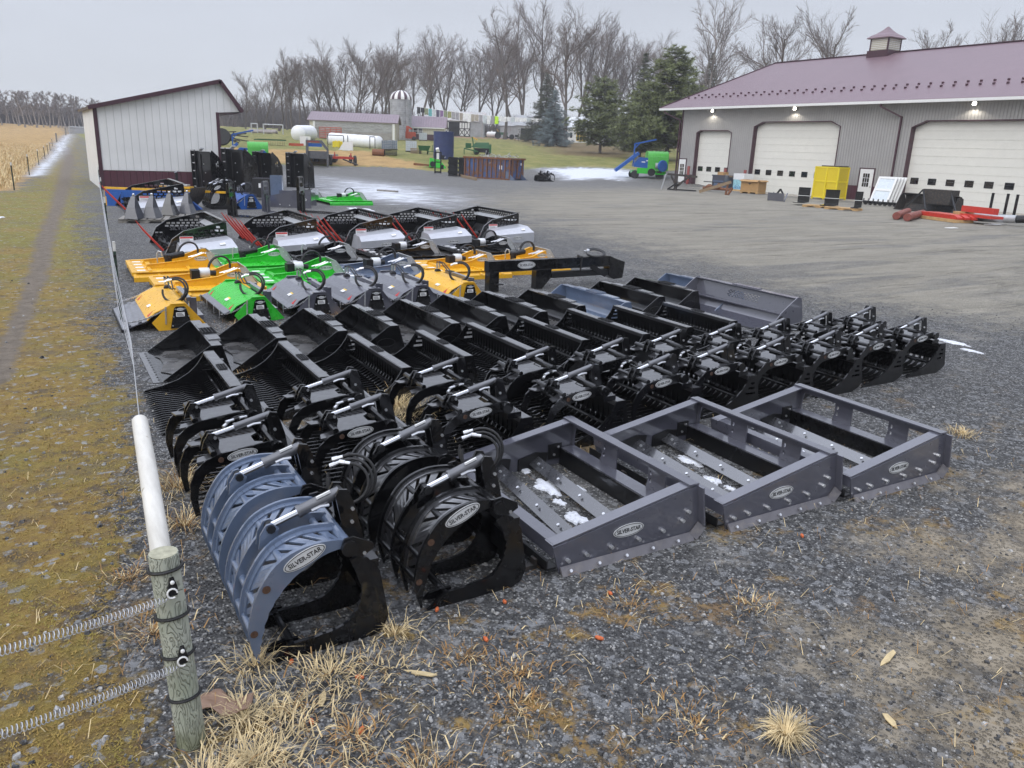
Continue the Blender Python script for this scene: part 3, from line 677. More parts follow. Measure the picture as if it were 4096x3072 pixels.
# conifers: trunk, limbs and crowns of needle tufts
def conifer_geo(seed, H, R, kind):
    q = random.Random(seed); tr, cr = MB(), MB()
    tr.tube([(0, 0, -.3), (0, 0, H * .5), (0, 0, H * .97)], [H * .022, H * .013, .02], 7, False)
    nl = int(H * (3.2 if kind == 'spruce' else 2.1)); z0 = .06 if kind == 'spruce' else .12
    for l in range(nl):
        f = z0 + (1 - z0) * (l + q.uniform(-.3, .3)) / nl
        if kind == 'spruce': rad = R * max(.04, (1 - f)) ** .85
        else: rad = R * (min(1, (f - z0) * 3.2 + .6)) * max(.06, (1 - f)) ** .55
        m = q.randint(5, 8)
        for k in range(m):
            a = 2 * PI * (k + q.random()) / m; L = rad * q.uniform(.55, 1.12); up = (-.12 if kind == 'spruce' else q.uniform(-.05, .35))
            z = H * f; tip = Vector((math.cos(a) * L, math.sin(a) * L, z + L * up)); st = Vector((0, 0, z))
            tr.tube([st, st.lerp(tip, .6) + Vector((0, 0, -L * .04)), tip], [.05 + L * .012, .03, .012], 3, False)
            nt_ = max(2, int(L * (2.0 if kind == 'spruce' else 1.6) + L * L * (1.2 if kind == 'spruce' else .9)))
            for j in range(nt_):
                g = .25 + .75 * (j + q.random()) / nt_; c = st.lerp(tip, g) + Vector((q.gauss(0, .12), q.gauss(0, .12), q.gauss(0, .1))) * (L * .5 + .2)
                sz = (.34 if kind == 'spruce' else .5) * q.uniform(.7, 1.3)
                for b in range(15 if kind == 'spruce' else 20):
                    d = Vector((q.gauss(0, 1), q.gauss(0, 1), q.gauss(.1 if kind == 'spruce' else .45, .7))).normalized(); sd = d.orthogonal().normalized() * sz * .11; e = c + d * sz * q.uniform(.6, 1.2)
                    n = len(cr.v); cr.v += [tuple(c + sd), tuple(c - sd), tuple(e)]; cr.f.append((n, n + 1, n + 2))
    return tr, cr
def conifer(nm, seed, px, by, ty, R, kind, mat, label, r=None):
    if r is None:
        d = dirw(px, by); h = math.hypot(d.x, d.y); r = 60
        while r < 260 and CAMH + d.z / h * r > tz(d.x / h * r, d.y / h * r): r += .3
    x, y, z = A(px, r, by); H = (by - ty) / 3150 * r * .97
    t = thing(nm, label, 'tree', (x, y, z), 0, 'conifers on the lawn'); a, b = conifer_geo(seed, H, R * H, kind)
    a.build('trunk', MAT['bark'], t, fix=False); b.build('crown', MAT[mat], t, fix=False); print('conifer', label, round(r), round(H, 1))
conifer('spruce_tree', 1, 2212, 586, 372, .46, 'spruce', 'blue_needles', 'blue grey spruce standing on the lawn before the houses')
conifer('spruce_tree', 2, 2178, 565, 300, .40, 'spruce', 'dark_needles', 'dark brownish spruce close behind the blue grey one', 172)
conifer('pine_tree', 3, 2400, 603, 318, .60, 'pine', 'pine_needles', 'yellow green pine with a single bare trunk on the lawn', 118)
conifer('pine_tree', 4, 2560, 600, 330, .62, 'pine', 'pine_needles', 'low broad pine between the single trunk pine and the tall one', 108)
conifer('spruce_tree', 5, 2555, 585, 222, .36, 'spruce', 'dark_needles', 'tall narrow dark spruce at the back of the pines', 132)
conifer('pine_tree', 6, 2668, 606, 190, .52, 'pine', 'pine_needles', 'tallest dense pine next to the workshop corner', 104)
conifer('spruce_tree', 7, 2815, 585, 222, .34, 'spruce', 'dark_needles', 'dark spruce top behind the pale bare tree', 140)
conifer('pine_tree', 8, 3010, 590, 262, .5, 'pine', 'dark_needles', 'dark evergreen showing just above the workshop roof edge', 140)
# ================================================================ implements standing in rows on the gravel
def arc(cx, cz, r, a0, a1, n): return [(cx + r * math.cos(math.radians(a0 + (a1 - a0) * i / n)), cz + r * math.sin(math.radians(a0 + (a1 - a0) * i / n))) for i in range(n + 1)]
def at_part(name, mb, mt, par, **k): return mb.build(name, MAT[mt] if isinstance(mt, str) else mt, par, **k)
def loop_pts(c, R, ax1, ax2, a0, a1, n=16, rise=0):
    a1_, a2_ = Vector(ax1), Vector(ax2)
    return [Vector(c) + a1_ * (R * math.cos(a0 + (a1 - a0) * i / n)) + a2_ * (R * math.sin(a0 + (a1 - a0) * i / n)) + Vector((0, 0, rise * i / n)) for i in range(n + 1)]
def bolts(name, mb_pts, par, r=.011, h=.012, n=(0, -1, 0), mt='zinc'):
    mb = MB(); nv = Vector(n)
    for p in mb_pts: mb.tube([Vector(p) - nv * .003, Vector(p) + nv * h], r, 6)
    return at_part(name, mb, mt, par)
ORD = ['first', 'second', 'third', 'fourth', 'fifth', 'sixth', 'seventh', 'eighth', 'ninth', 'tenth', 'eleventh', 'twelfth']

# ---------------------------------------------------------------- tined rock buckets
TINE = [(0, .006), (.5, 0), (.70, .02), (.79, .10), (.80, .30), (.775, .36), (.755, .30), (.745, .16), (.70, .085), (.62, .05), (.40, .045), (.36, .03), (.10, .03)]
SIDE = [(.02, .0), (.68, 0), (.80, .05), (.855, .10), (.78, .41), (.675, .41), (.645, .35), (.585, .265), (.50, .185), (.38, .115), (.22, .065), (.04, .03)]
def slot(x0, x1, z0, z1, sk=.0): return [(x0, z0), (x1, z0), (x1 + sk, z1), (x0 + sk, z1)]
def rake_base(t, W, n, pm='black_paint', back=True):
    h = W / 2
    tm = MB().ext(TINE, .014, 'y', 0); o = None
    for k in range(n):
        y = -h + .05 + (W - .1) * k / (n - 1)
        if o is None: o = at_part('tine', tm, pm, t, loc=(0, y, 0))
        else: c = o.copy(); COL.objects.link(c); c.parent = t; c.location = (0, y, 0)
    for s in (-1, 1):
        hs_ = [slot(.70, .755, .31, .335), slot(.675, .765, .255, .28), slot(.64, .78, .195, .222)]
        at_part('side_plate', MB().ext(SIDE, .014, 'y', s * h, hs_), pm, t)
    bk = MB().sheet([(.765, .16), (.755, .30), (.75, .39)], -h + .007, h - .007, .01)
    at_part('back_plate', bk, pm, t)
    at_part('top_bar', MB().b2((.672, -h + .008, .395), (.775, h - .008, .408)).b2((.662, -h + .008, .365), (.676, h - .008, .404)), 'black_skylit', t)
    # round stiffener at the heel and the quick attach frame behind
    at_part('heel_tube', MB().cyl((.70, -h + .01, .12), (.70, h - .01, .12), .018, 8), pm, t)
    at_part('mount_frame', MB().b2((.80, -.52, .06), (.86, .52, .12)).b2((.785, -.52, .30), (.81, .52, .37)).b2((.80, -.54, .06), (.83, -.47, .37)).b2((.80, .47, .06), (.83, .54, .37)), pm, t)
def make_rock(W):
    t = thing('rock_bucket', 'x', 'rock bucket')
    rake_base(t, W, 21)
    st = MB()
    for k in range(7): st.b2((.685, -.10 + k * .035, .409), (.765, -.09 + k * .035, .417))
    for k in range(4): st.b2((.685 + k * .026, -.105, .417), (.691 + k * .026, .125, .421))
    at_part('step_tread', st, 'black_dull', t)
    return t
ROCK = [(.74, 7.6, 9.06), (1.61, 7.58, 9.24), (2.50, 7.58, 9.32), (3.36, 7.78, 9.2), (4.20, 7.76, 9.38), (5.11, 7.93, 9.5), (6.10, 7.92, 9.74), (6.97, 8.02, 9.71), (7.93, 8.12, 9.66)]
rk = make_rock(1.55); RT = None
for i, (x, y0, y1) in enumerate(ROCK):
    if RT is None: RT = Tree(rk); o = rk; o.location = (x, (y0 + y1) / 2, 0)
    else: o = dup(RT, (x, (y0 + y1) / 2, 0))
    o.scale = (1, (y1 - y0) / 1.55, 1); o.rotation_euler = (0, 0, math.radians(rnd.uniform(-.6, .6)))
    tag(o, ('black tined rock bucket nearest the fence, its long tines pointing left' if i == 0 else 'black tined rock bucket, last of its row, beside the big slate bucket' if i == 8 else ORD[i] + ' black tined rock bucket counted from the fence'), 'rock bucket', 'tined rock buckets in one row')

# ---------------------------------------------------------------- smooth dirt buckets
def make_dirt(W, pm='black_paint', lab='x'):
    t = thing('dirt_bucket', lab, 'bucket'); h = W / 2
    prof = [(.0, .012), (.50, .014), (.60, .03), (.665, .085), (.69, .17), (.672, .28), (.655, .375)]
    sh = MB().sheet(prof, -h + .006, h - .006, .012)
    at_part('shell', sh, pm, t, smooth=True)
    at_part('cutting_edge', MB().b2((-.07, -h - .01, 0), (.075, h + .01, .011)), 'black_skylit' if pm == 'black_paint' else pm, t)
    bolts('edge_bolts', [(-.0, -h + .1 + k * (W - .2) / 11, .0115) for k in range(12)], t, .012, .004, (0, 0, 1), 'black_dull')
    out = [(.03, 0), (.70, 0), (.80, .03), (.70, .384), (.575, .384), (.535, .362), (.05, .03)]
    for s in (-1, 1):
        p = at_part('side_plate', MB().ext(out, .012, 'y', s * h), pm, t)
        at_part('side_oval', MB().ext([(.52 + a, .16 + b) for a, b in ell(.13, .06)], .008, 'y', s * (h + .006), [[(.52 + a, .16 + b) for a, b in ell(.122, .053)]]), 'black_dull' if pm == 'black_paint' else pm, p)
    at_part('top_bar', MB().b2((.585, -h + .007, .372), (.70, h - .007, .384)), 'black_skylit' if pm == 'black_paint' else pm, t)
    at_part('mount_frame', MB().b2((.70, -.50, .04), (.78, .50, .09)).b2((.70, -.50, .30), (.75, .50, .36)).b2((.70, -.5, .04), (.75, -.44, .36)).b2((.70, .44, .04), (.75, .5, .36)), pm, t)
    for s in (-1, 1):
        at_part('mount_pad', MB().b2((.60, s * .33 - .17, .3845), (.74, s * .33 + .17, .396)), 'black_skylit' if pm == 'black_paint' else pm, t)
    st = MB()
    for k in range(6): st.b2((.59, -.15 + k * .06, .397), (.755, -.142 + k * .06, .411))
    for k in range(5): st.b2((.592 + k * .038, -.155, .398), (.600 + k * .038, .16, .413))
    at_part('step_tread', st, 'black_dull' if pm == 'black_paint' else pm, t)
    return t
DIRT = [(.97, 9.39, 10.85), (1.75, 9.5, 11.02), (2.56, 9.6, 11.16), (3.29, 9.65, 11.21), (4.13, 9.5, 11.36), (4.98, 9.7, 11.55), (5.74, 9.78, 11.6), (6.58, 9.97, 11.5), (7.48, 9.95, 11.8), (8.40, 10.18, 11.88), (9.38, 10.4, 12.05), (10.4, 10.3, 12.3)]
d0 = make_dirt(1.6); DT = Tree(d0); d1 = make_dirt(1.6, 'bluegrey_paint'); DG = Tree(d1); used = set()
for i, (x, y0, y1) in enumerate(DIRT):
    T_ = DG if i in (8, 11) else DT
    if T_ not in used: used.add(T_); o = T_.o; o.location = (x, (y0 + y1) / 2, 0)
    else: o = dup(T_, (x, (y0 + y1) / 2, 0))
    o.scale = (1, (y1 - y0) / 1.6, 1)
    if i == 8: lb = 'blue grey smooth bucket among black ones, in the middle of the bucket row'
    elif i == 11: lb = 'blue grey smooth bucket at the far right, behind the big slate bucket'
    elif i == 0: lb = 'black smooth bucket nearest the fence with wet dust on its floor'
    else: lb = ORD[i] + ' smooth bucket from the fence, painted black'
    tag(o, lb, 'bucket', 'smooth dirt buckets in one row')
# wet dust lying in the first three
dm = NT('wet_dust'); dm.set(Base_Color=dm.ramp(dm.noise(5, 6, .7), [(.35, (.03, .03, .03)), (.55, (.075, .072, .068)), (.75, (.12, .115, .105))]), Roughness=dm.rng(dm.noise(4, 3), .4, .6, .12, .6)); MAT['wet_dust'] = dm.m
for i in range(12):
    if i in (8, 11): continue
    x, y0, y1 = DIRT[i]; q = random.Random(i); n = 26
    P = [(.46 + .42 * abs(math.cos(a)) ** .6 * (1 if math.cos(a) > 0 else -1) * q.uniform(.6, 1) * (.32 if math.cos(a) > 0 else 1), (y0 + y1) / 2 * 0 + (y1 - y0) * .46 * (1 if math.sin(a) > 0 else -1) * abs(math.sin(a)) ** .5 * q.uniform(.9, 1)) for a in [2 * PI * k / n for k in range(n)]]
    o = MB().ext(P, .004, 'z', .0215).build('wet_dust', MAT['wet_dust']); o.location = (x, (y0 + y1) / 2, 0)
    tag(o, 'film of wet grey dust on the floor of a smooth bucket', 'wet dust', kind='stuff')

# ---------------------------------------------------------------- large slate bucket with a mesh window
t = thing('material_bucket', 'large deep slate grey bucket with a punched mesh window in its back', 'bucket', (10.0, 9.86, 0)); h = 1.18
prof = [(.0, .012), (.42, .014), (.56, .05), (.62, .13), (.625, .20)]
at_part('shell', MB().sheet(prof, -h, h, .012), 'slate_paint', t, smooth=True)
hol = []
for r_ in range(5):
    for k in range(9): hol.append(slot(-.36 + k * .082 + (r_ % 2) * .04, -.36 + k * .082 + .055 + (r_ % 2) * .04, .30 + r_ * .026, .316 + r_ * .026))
MBk = Matrix.Translation((.625, 0, .2)) @ Matrix.Rotation(math.radians(16), 4, 'Y') @ Matrix.Translation((0, 0, -.2))
at_part('back_plate', MB().ext([(-h, .19), (h, .19), (h, .50), (-h, .50)], .012, 'x', 0, hol, M=MBk), 'slate_paint', t)
at_part('bend_ledge', MB().bar((.60, -h, .205), (.60, h, .205), .07, .02), 'slate_paint', t)
at_part('top_bar', MB().b2((.62, -h, .505), (.76, h, .52)), 'slate_paint', t)
out = [(0, 0), (.66, 0), (.80, .05), (.82, .2), (.74, .50), (.70, .535), (.64, .535), (.52, .46), (.30, .30), (.10, .10)]
for s in (-1, 1): at_part('side_plate', MB().ext(out, .014, 'y', s * (h + .007)), 'slate_paint', t)
at_part('cutting_edge', MB().b2((-.06, -h - .02, 0), (.08, h + .02, .011)), 'black_dull', t)
at_part('mount_pad', MB().b2((.66, -.3, .521), (.78, .3, .534)), 'slate_paint', t)

# ---------------------------------------------------------------- rock grapples with two hydraulic clamps
ARM = [(.53, .515), (.56, .545), (.53, .575), (.46, .572), (.30, .552), (.14, .535), (.03, .50), (-.05, .43), (-.09, .33), (-.095, .22), (-.07, .08), (-.035, .085), (-.045, .2), (-.03, .30), (.02, .385), (.10, .435), (.24, .458), (.42, .478), (.50, .488)]
def cylinder(par, top, low, r=.026):
    top, low = Vector(top), Vector(low); mid = top.lerp(low, .56)
    at_part('cylinder_barrel', MB().tube([top, mid], r, 10).tube([mid, mid + (low - top).normalized() * .02], r * 1.12, 10), 'slate_barrel', par, smooth=True)
    at_part('piston_rod', MB().cyl(mid, low, r * .55, 8), 'chrome', par, smooth=True)
    d = (low - top).normalized()
    for p in (top, low): at_part('clevis_pin', MB().cyl(p + Vector((0, -.05, 0)), p + Vector((0, .05, 0)), r * .75, 8), 'black_dull', par)
    sd = top.lerp(low, .18) + Vector((0, -.035, -.03)); at_part('hose_fitting', MB().tube([sd, sd + Vector((-.05, 0, .0)), sd + Vector((-.10, 0, -.015))], .010, 6), 'zinc', par)
    return mid
M('rust_dark', (.07, .035, .02), .7, var=.5, vs=40)
def hose_loop(par, c, R, n1=(1, 0, 0), n2=(0, .5, .85), r=.011, turns=2, coupl=True, wob=1, name='hydraulic_hose'):
    mb = MB(); cp = MB(); q = random.Random(int(abs(c[0] * 97 + c[1] * 31) * 10))
    for k in range(turns):
        a0 = q.uniform(2.6, 3.4); RR = R * (1 + .12 * k)
        pts = loop_pts((c[0] + .02 * k, c[1] + .03 * k, c[2]), RR, n1, n2, a0, a0 + (5.4 if k else 5.0), 18)
        mb.tube(pts, r, 7)
        e = pts[-1]; d = (pts[-1] - pts[-2]).normalized()
        cp.tube([e, e + d * .035], r * 1.2, 8).tube([e + d * .035, e + d * .07], r * 1.5, 8)
    o = at_part(name, mb, 'rubber', par, smooth=True)
    if coupl: at_part('hose_coupler', cp, 'zinc', o, smooth=True)
    return o
def make_clamp(t, yc, w, pm, label=False):
    l = at_part('clamp', MB().cyl((.53, yc - w / 2 - .03, .525), (.53, yc + w / 2 + .03, .525), .032, 10), pm, t)
    for s in (-1, 1): at_part('clamp_arm', MB().ext(ARM, .018, 'y', yc + s * w / 2), pm, l)
    # sheet between the arms, half round cut at the front, slanted slots along both sides
    cut = [(.02 + .0 * a, 0) for a in ()]
    half = w / 2 - .012; arcp = [(-.01 + .15 * math.cos(a), .125 * math.sin(a)) for a in np.linspace(PI / 2, -PI / 2, 9)]
    outer = [(-.03, half), (-.01, .13)] + arcp[1:-1] + [(-.01, -.13), (-.03, -half), (.46, -half), (.46, -.10), (.41, -.06), (.41, .06), (.46, .10), (.46, half)]
    hol = []
    for s in (-1, 1):
        for k in range(6):
            x = .15 + k * .047; hol.append([(x, s * (half - .015)), (x + .016, s * (half - .015)), (x + .05, s * (half - .085)), (x + .034, s * (half - .085))])
    Mx = Matrix.Translation((0, yc, .452)) @ Matrix.Rotation(math.radians(-5.5), 4, 'Y')
    at_part('clamp_sheet', MB().ext(outer, .012, 'z', .03, hol, M=Mx), 'black_skylit' if pm == 'black_paint' else pm, l)
    at_part('cross_tube', MB().cyl((.085, yc - w / 2, .535), (.085, yc + w / 2, .535), .024, 10), pm, l)
    lug = [(.03, .50), (.15, .50), (.16, .56), (.13, .62), (.085, .625), (.05, .57)]
    at_part('clevis', MB().ext(lug, .016, 'y', yc - .035).ext(lug, .016, 'y', yc + .035), pm, l)
    cylinder(l, (.545, yc, .705), (.10, yc, .595))
    tw = [(.47, .40), (.66, .40), (.635, .56), (.585, .73), (.53, .74), (.505, .70), (.53, .55)]
    at_part('tower', MB().ext(tw, .016, 'y', yc - .055).ext(tw, .016, 'y', yc + .055), pm, t)
    for s in (-1, 1): at_part('hinge_boss', MB().cyl((.53, yc + s * (w / 2 + .01), .525), (.53, yc + s * (w / 2 + .05), .525), .05, 12), pm, l)
    bolts('bolt', [(.60, yc - w / 2 - .045, .50), (.13, yc - .045, .59), (.56, yc - .065, .60)], l, .012, .01)
    return l
def make_grapple(nclamp=2):
    t = thing('rock_grapple', 'x', 'grapple'); rake_base(t, 1.5, 17)
    at_part('pivot_beam', MB().b2((.56, -.7, .40), (.70, .7, .455)), 'black_paint', t)
    for s, yc in ((-1, -.48), (1, .30)):
        l = make_clamp(t, yc, .46, 'black_paint')
    nameplate(t, (.28, -.72, .505), (1, 0, .12), (0, 0, 1), .215)
    at_part('end_hole', MB().cyl((.13, -.722, .487), (.13, -.719, .487), .020, 14), 'rust_dark', t)
    hose_loop(t, (.40, -.06, .49), .105, (1, .2, 0), (0, .55, .45), .009, 2)
    hose_loop(t, (.46, -.02, .49), .09, (.8, .5, .1), (0, .4, .5), .008, 1)
    return t
GR = [(.80, 5.55), (1.74, 5.65), (2.84, 5.68), (3.93, 5.72), (4.94, 5.74), (5.88, 5.86), (6.80, 5.87), (7.69, 5.86), (8.61, 5.92), (9.62, 5.98)]
g0 = make_grapple(); GTt = None
for i, (x, y) in enumerate(GR):
    yc = y + .72
    if GTt is None: GTt = Tree(g0); o = g0; o.location = (x, yc, 0)
    else: o = dup(GTt, (x, yc, 0))
    o.rotation_euler = (0, 0, math.radians(rnd.uniform(-1.2, 1.2)))
    tag(o, 'black two clamp rock grapple nearest the fence, behind the blue grey root grapple' if i == 0 else 'black two clamp rock grapple at the open right end of its row' if i == 9 else ORD[i] + ' black two clamp rock grapple counted from the fence', 'grapple', 'two clamp rock grapples in one row')

# ---------------------------------------------------------------- root grapples (closed claws)
def arcpts(P, n=26):   # smooth curve through control points (Catmull-Rom)
    P = [Vector((p[0], p[1], 0)) for p in P]; P = [P[0] * 2 - P[1]] + P + [P[-1] * 2 - P[-2]]; out = []
    m = len(P) - 3
    for i in range(n + 1):
        f = i / n * m; k = min(int(f), m - 1); u = f - k; a, b, c, d = P[k:k + 4]
        out.append((.5 * ((2 * b) + (c - a) * u + (2 * a - 5 * b + 4 * c - d) * u * u + (3 * b - a - 3 * c + d) * u ** 3)).to_2d())
    return [(p[0], p[1]) for p in out]
OUTA = arcpts([(.46, .60), (.42, .645), (.23, .655), (.06, .585), (-.055, .42), (-.10, .25), (-.095, .14), (-.065, .03)], 30)
INA = arcpts([(-.055, .03), (-.035, .16), (.02, .33), (.14, .48), (.30, .575), (.42, .60)], 26)
def serr(P, amp, a=0, b=99):
    return [(p[0], p[1]) if (i < a or i > b or i % 2) else (p[0] + amp * .6, p[1] + amp * .3) for i, p in enumerate(P)]
def make_root(name, label, cap, loc):
    t = thing(name, label, 'grapple', loc); W = 1.38
    # lower claws
    inn = arcpts([(.0, .01), (.10, .085), (.28, .095), (.41, .12), (.485, .20), (.515, .31), (.49, .42)], 30)
    low = [(-.02, 0), (.57, 0), (.64, .03), (.675, .11), (.625, .41), (.56, .50), (.50, .53), (.455, .51)] + [(p[0] + .0, p[1]) for p in serr(inn[::-1], .016, 4, 20)]
    for k in range(5): at_part('lower_claw', MB().ext(low, .022, 'y', W * k / 4), 'black_paint', t)
    for k in range(4):
        y0 = W * k / 4; at_part('claw_tube', MB().cyl((.13, y0 + .01, .05), (.13, y0 + W / 4 - .01, .05), .024, 10), 'black_paint', t)
        lug = [(-.02, .04), (.02, .075), (.10, .085), (.17, .08), (.17, .02), (.12, .015), (.05, .03)]
        at_part('ripper_lug', MB().ext(lug, .02, 'y', y0 + .06), 'black_paint', t)
    at_part('back_beam', MB().b2((.53, .02, .42), (.63, W - .02, .47)).b2((.60, .02, .16), (.64, W - .02, .30)), 'black_paint', t)
    at_part('mount_frame', MB().b2((.66, .2, .05), (.72, W - .2, .10)).b2((.63, .2, .34), (.68, W - .2, .40)).b2((.64, .22, .05), (.70, .28, .40)).b2((.64, W - .28, .05), (.70, W - .22, .40)), 'black_paint', t)
    for j, (y0, w) in enumerate(((0.0, .60), (.78, .60))):
        rib = [0, .215, .375, .60]
        l = at_part('upper_claw', MB().cyl((.445, y0 - .02, .60), (.445, y0 + w + .02, .60), .033, 12), cap, t)
        poly = OUTA + serr(INA, -.014, 2, 16)
        for k, f in enumerate(rib): at_part('claw_rib', MB().ext(poly, .02, 'y', y0 + f), cap, l)
        # slotted sheets between the outer ribs, following the curve a little inside the rim
        NP = []
        for i in range(len(OUTA)):
            a = OUTA[max(0, i - 1)]; b = OUTA[min(len(OUTA) - 1, i + 1)]; dx, dz = b[0] - a[0], b[1] - a[1]; L = math.hypot(dx, dz); NP.append((OUTA[i][0] - dz / L * -.028 * -1, OUTA[i][1] + dx / L * -.028 * -1))
        NP = [(p[0], p[1]) for p in NP]
        def P3(i, y): i = max(0, min(len(NP) - 1.001, i)); k = int(i); u = i - k; a, b = NP[k], NP[k + 1]; return (a[0] + (b[0] - a[0]) * u, y, a[1] + (b[1] - a[1]) * u)
        for (ya, yb, sk) in ((rib[0], rib[1], 1), (rib[2], rib[3], -1)):
            mb = MB(); yl, yh = y0 + ya + .01, y0 + yb - .01; y1_, y2_ = yl + (yh - yl) * .2, yl + (yh - yl) * .8
            i0, i1 = 4, 27
            for i in range(i0, i1):
                for (c, d) in ((yl, y1_), (y2_, yh)):
                    v = [P3(i, c), P3(i + 1, c), P3(i + 1, d), P3(i, d)]; mb.add(v, [(0, 1, 2, 3)])
            i = float(i0)
            while i < i1 - 1:
                sl = 1.1 * sk; big = abs(i - 13.5) < 1.2
                w_ = 3.4 if big else 1.25
                v = []
                m = 4
                for g in range(m + 1):
                    u = i + w_ * g / m; v += [P3(u - sl, y1_), P3(u + sl, y2_)]
                mb.add(v, [(2 * g, 2 * g + 1, 2 * g + 3, 2 * g + 2) for g in range(m)])
                i += w_ + .7
            o = at_part('slotted_sheet', mb, 'black_skylit' if cap == 'black_paint' else cap, l, fix=False)
            sol = o.modifiers.new('thickness', 'SOLIDIFY'); sol.thickness = .01
        for (px, pz) in ((.36, .625), (.10, .58), (-.045, .36), (-.075, .22)):
            mb = MB()
            for k in range(3):
                mb.cyl((px, y0 + rib[k] + .01, pz - .02), (px, y0 + rib[k + 1] - .01, pz - .02), .022, 10)
            at_part('cross_tube', mb, cap, l, smooth=True)
        yc = y0 + .295
        lug = [(.03, .55), (.13, .60), (.145, .655), (.11, .69), (.075, .685), (.04, .63)]
        at_part('clevis', MB().ext(lug, .014, 'y', yc - .032).ext(lug, .014, 'y', yc + .032), cap, l)
        cylinder(l, (.50, yc, .79), (.10, yc, .66), .034)
        at_part('cylinder_sticker', MB().bar((.44, yc - .025, .812), (.36, yc - .025, .786), .010, .014), 'white_sticker', l)
        tw = [(.44, .47), (.60, .40), (.63, .46), (.565, .74), (.53, .82), (.48, .83), (.46, .79), (.49, .62)]
        at_part('tower', MB().ext(tw, .016, 'y', yc - .055).ext(tw, .016, 'y', yc + .055), 'black_paint', t)
        bolts('bolt', [(.555, yc - .064, .70), (.55, yc - .064, .62), (.53, y0 - .02, .55)], t)
        hb = [(.40, .60), (.42, .655), (.47, .66), (.58, .60), (.585, .565), (.52, .53), (.44, .55)]
        for s in (0, 1): at_part('hinge_plate', MB().ext(hb, .014, 'y', y0 - .02 if s == 0 else y0 + w + .02), 'black_paint', t)
        at_part('hinge_boss', MB().cyl((.445, y0 - .045, .60), (.445, y0 - .028, .60), .045, 14), 'black_paint', t)
    nameplate(l if False else t, (.205, -.013, .592), (1, 0, .42), (0, 0, 1), .245)
    at_part('end_cap', MB().cyl((-.0, -.014, .455), (-.0, -.01, .455), .022, 14), 'rust_dark', t)
    at_part('end_cap', MB().cyl((-.075, -.014, .21), (-.075, -.01, .21), .020, 14), 'rust_dark', t)
    hose_loop(t, (.68, .66, .66), .125, (.86, -.5, .04), (.2, .3, .93), .010, 3)
    return t
make_root('root_grapple', 'closed root grapple with blue grey slotted claws, the foremost implement at left', 'bluegrey_paint', (.80, 3.74, 0))
make_root('root_grapple', 'closed root grapple painted all black, right of the blue grey one', 'black_paint', (1.78, 3.83, 0))

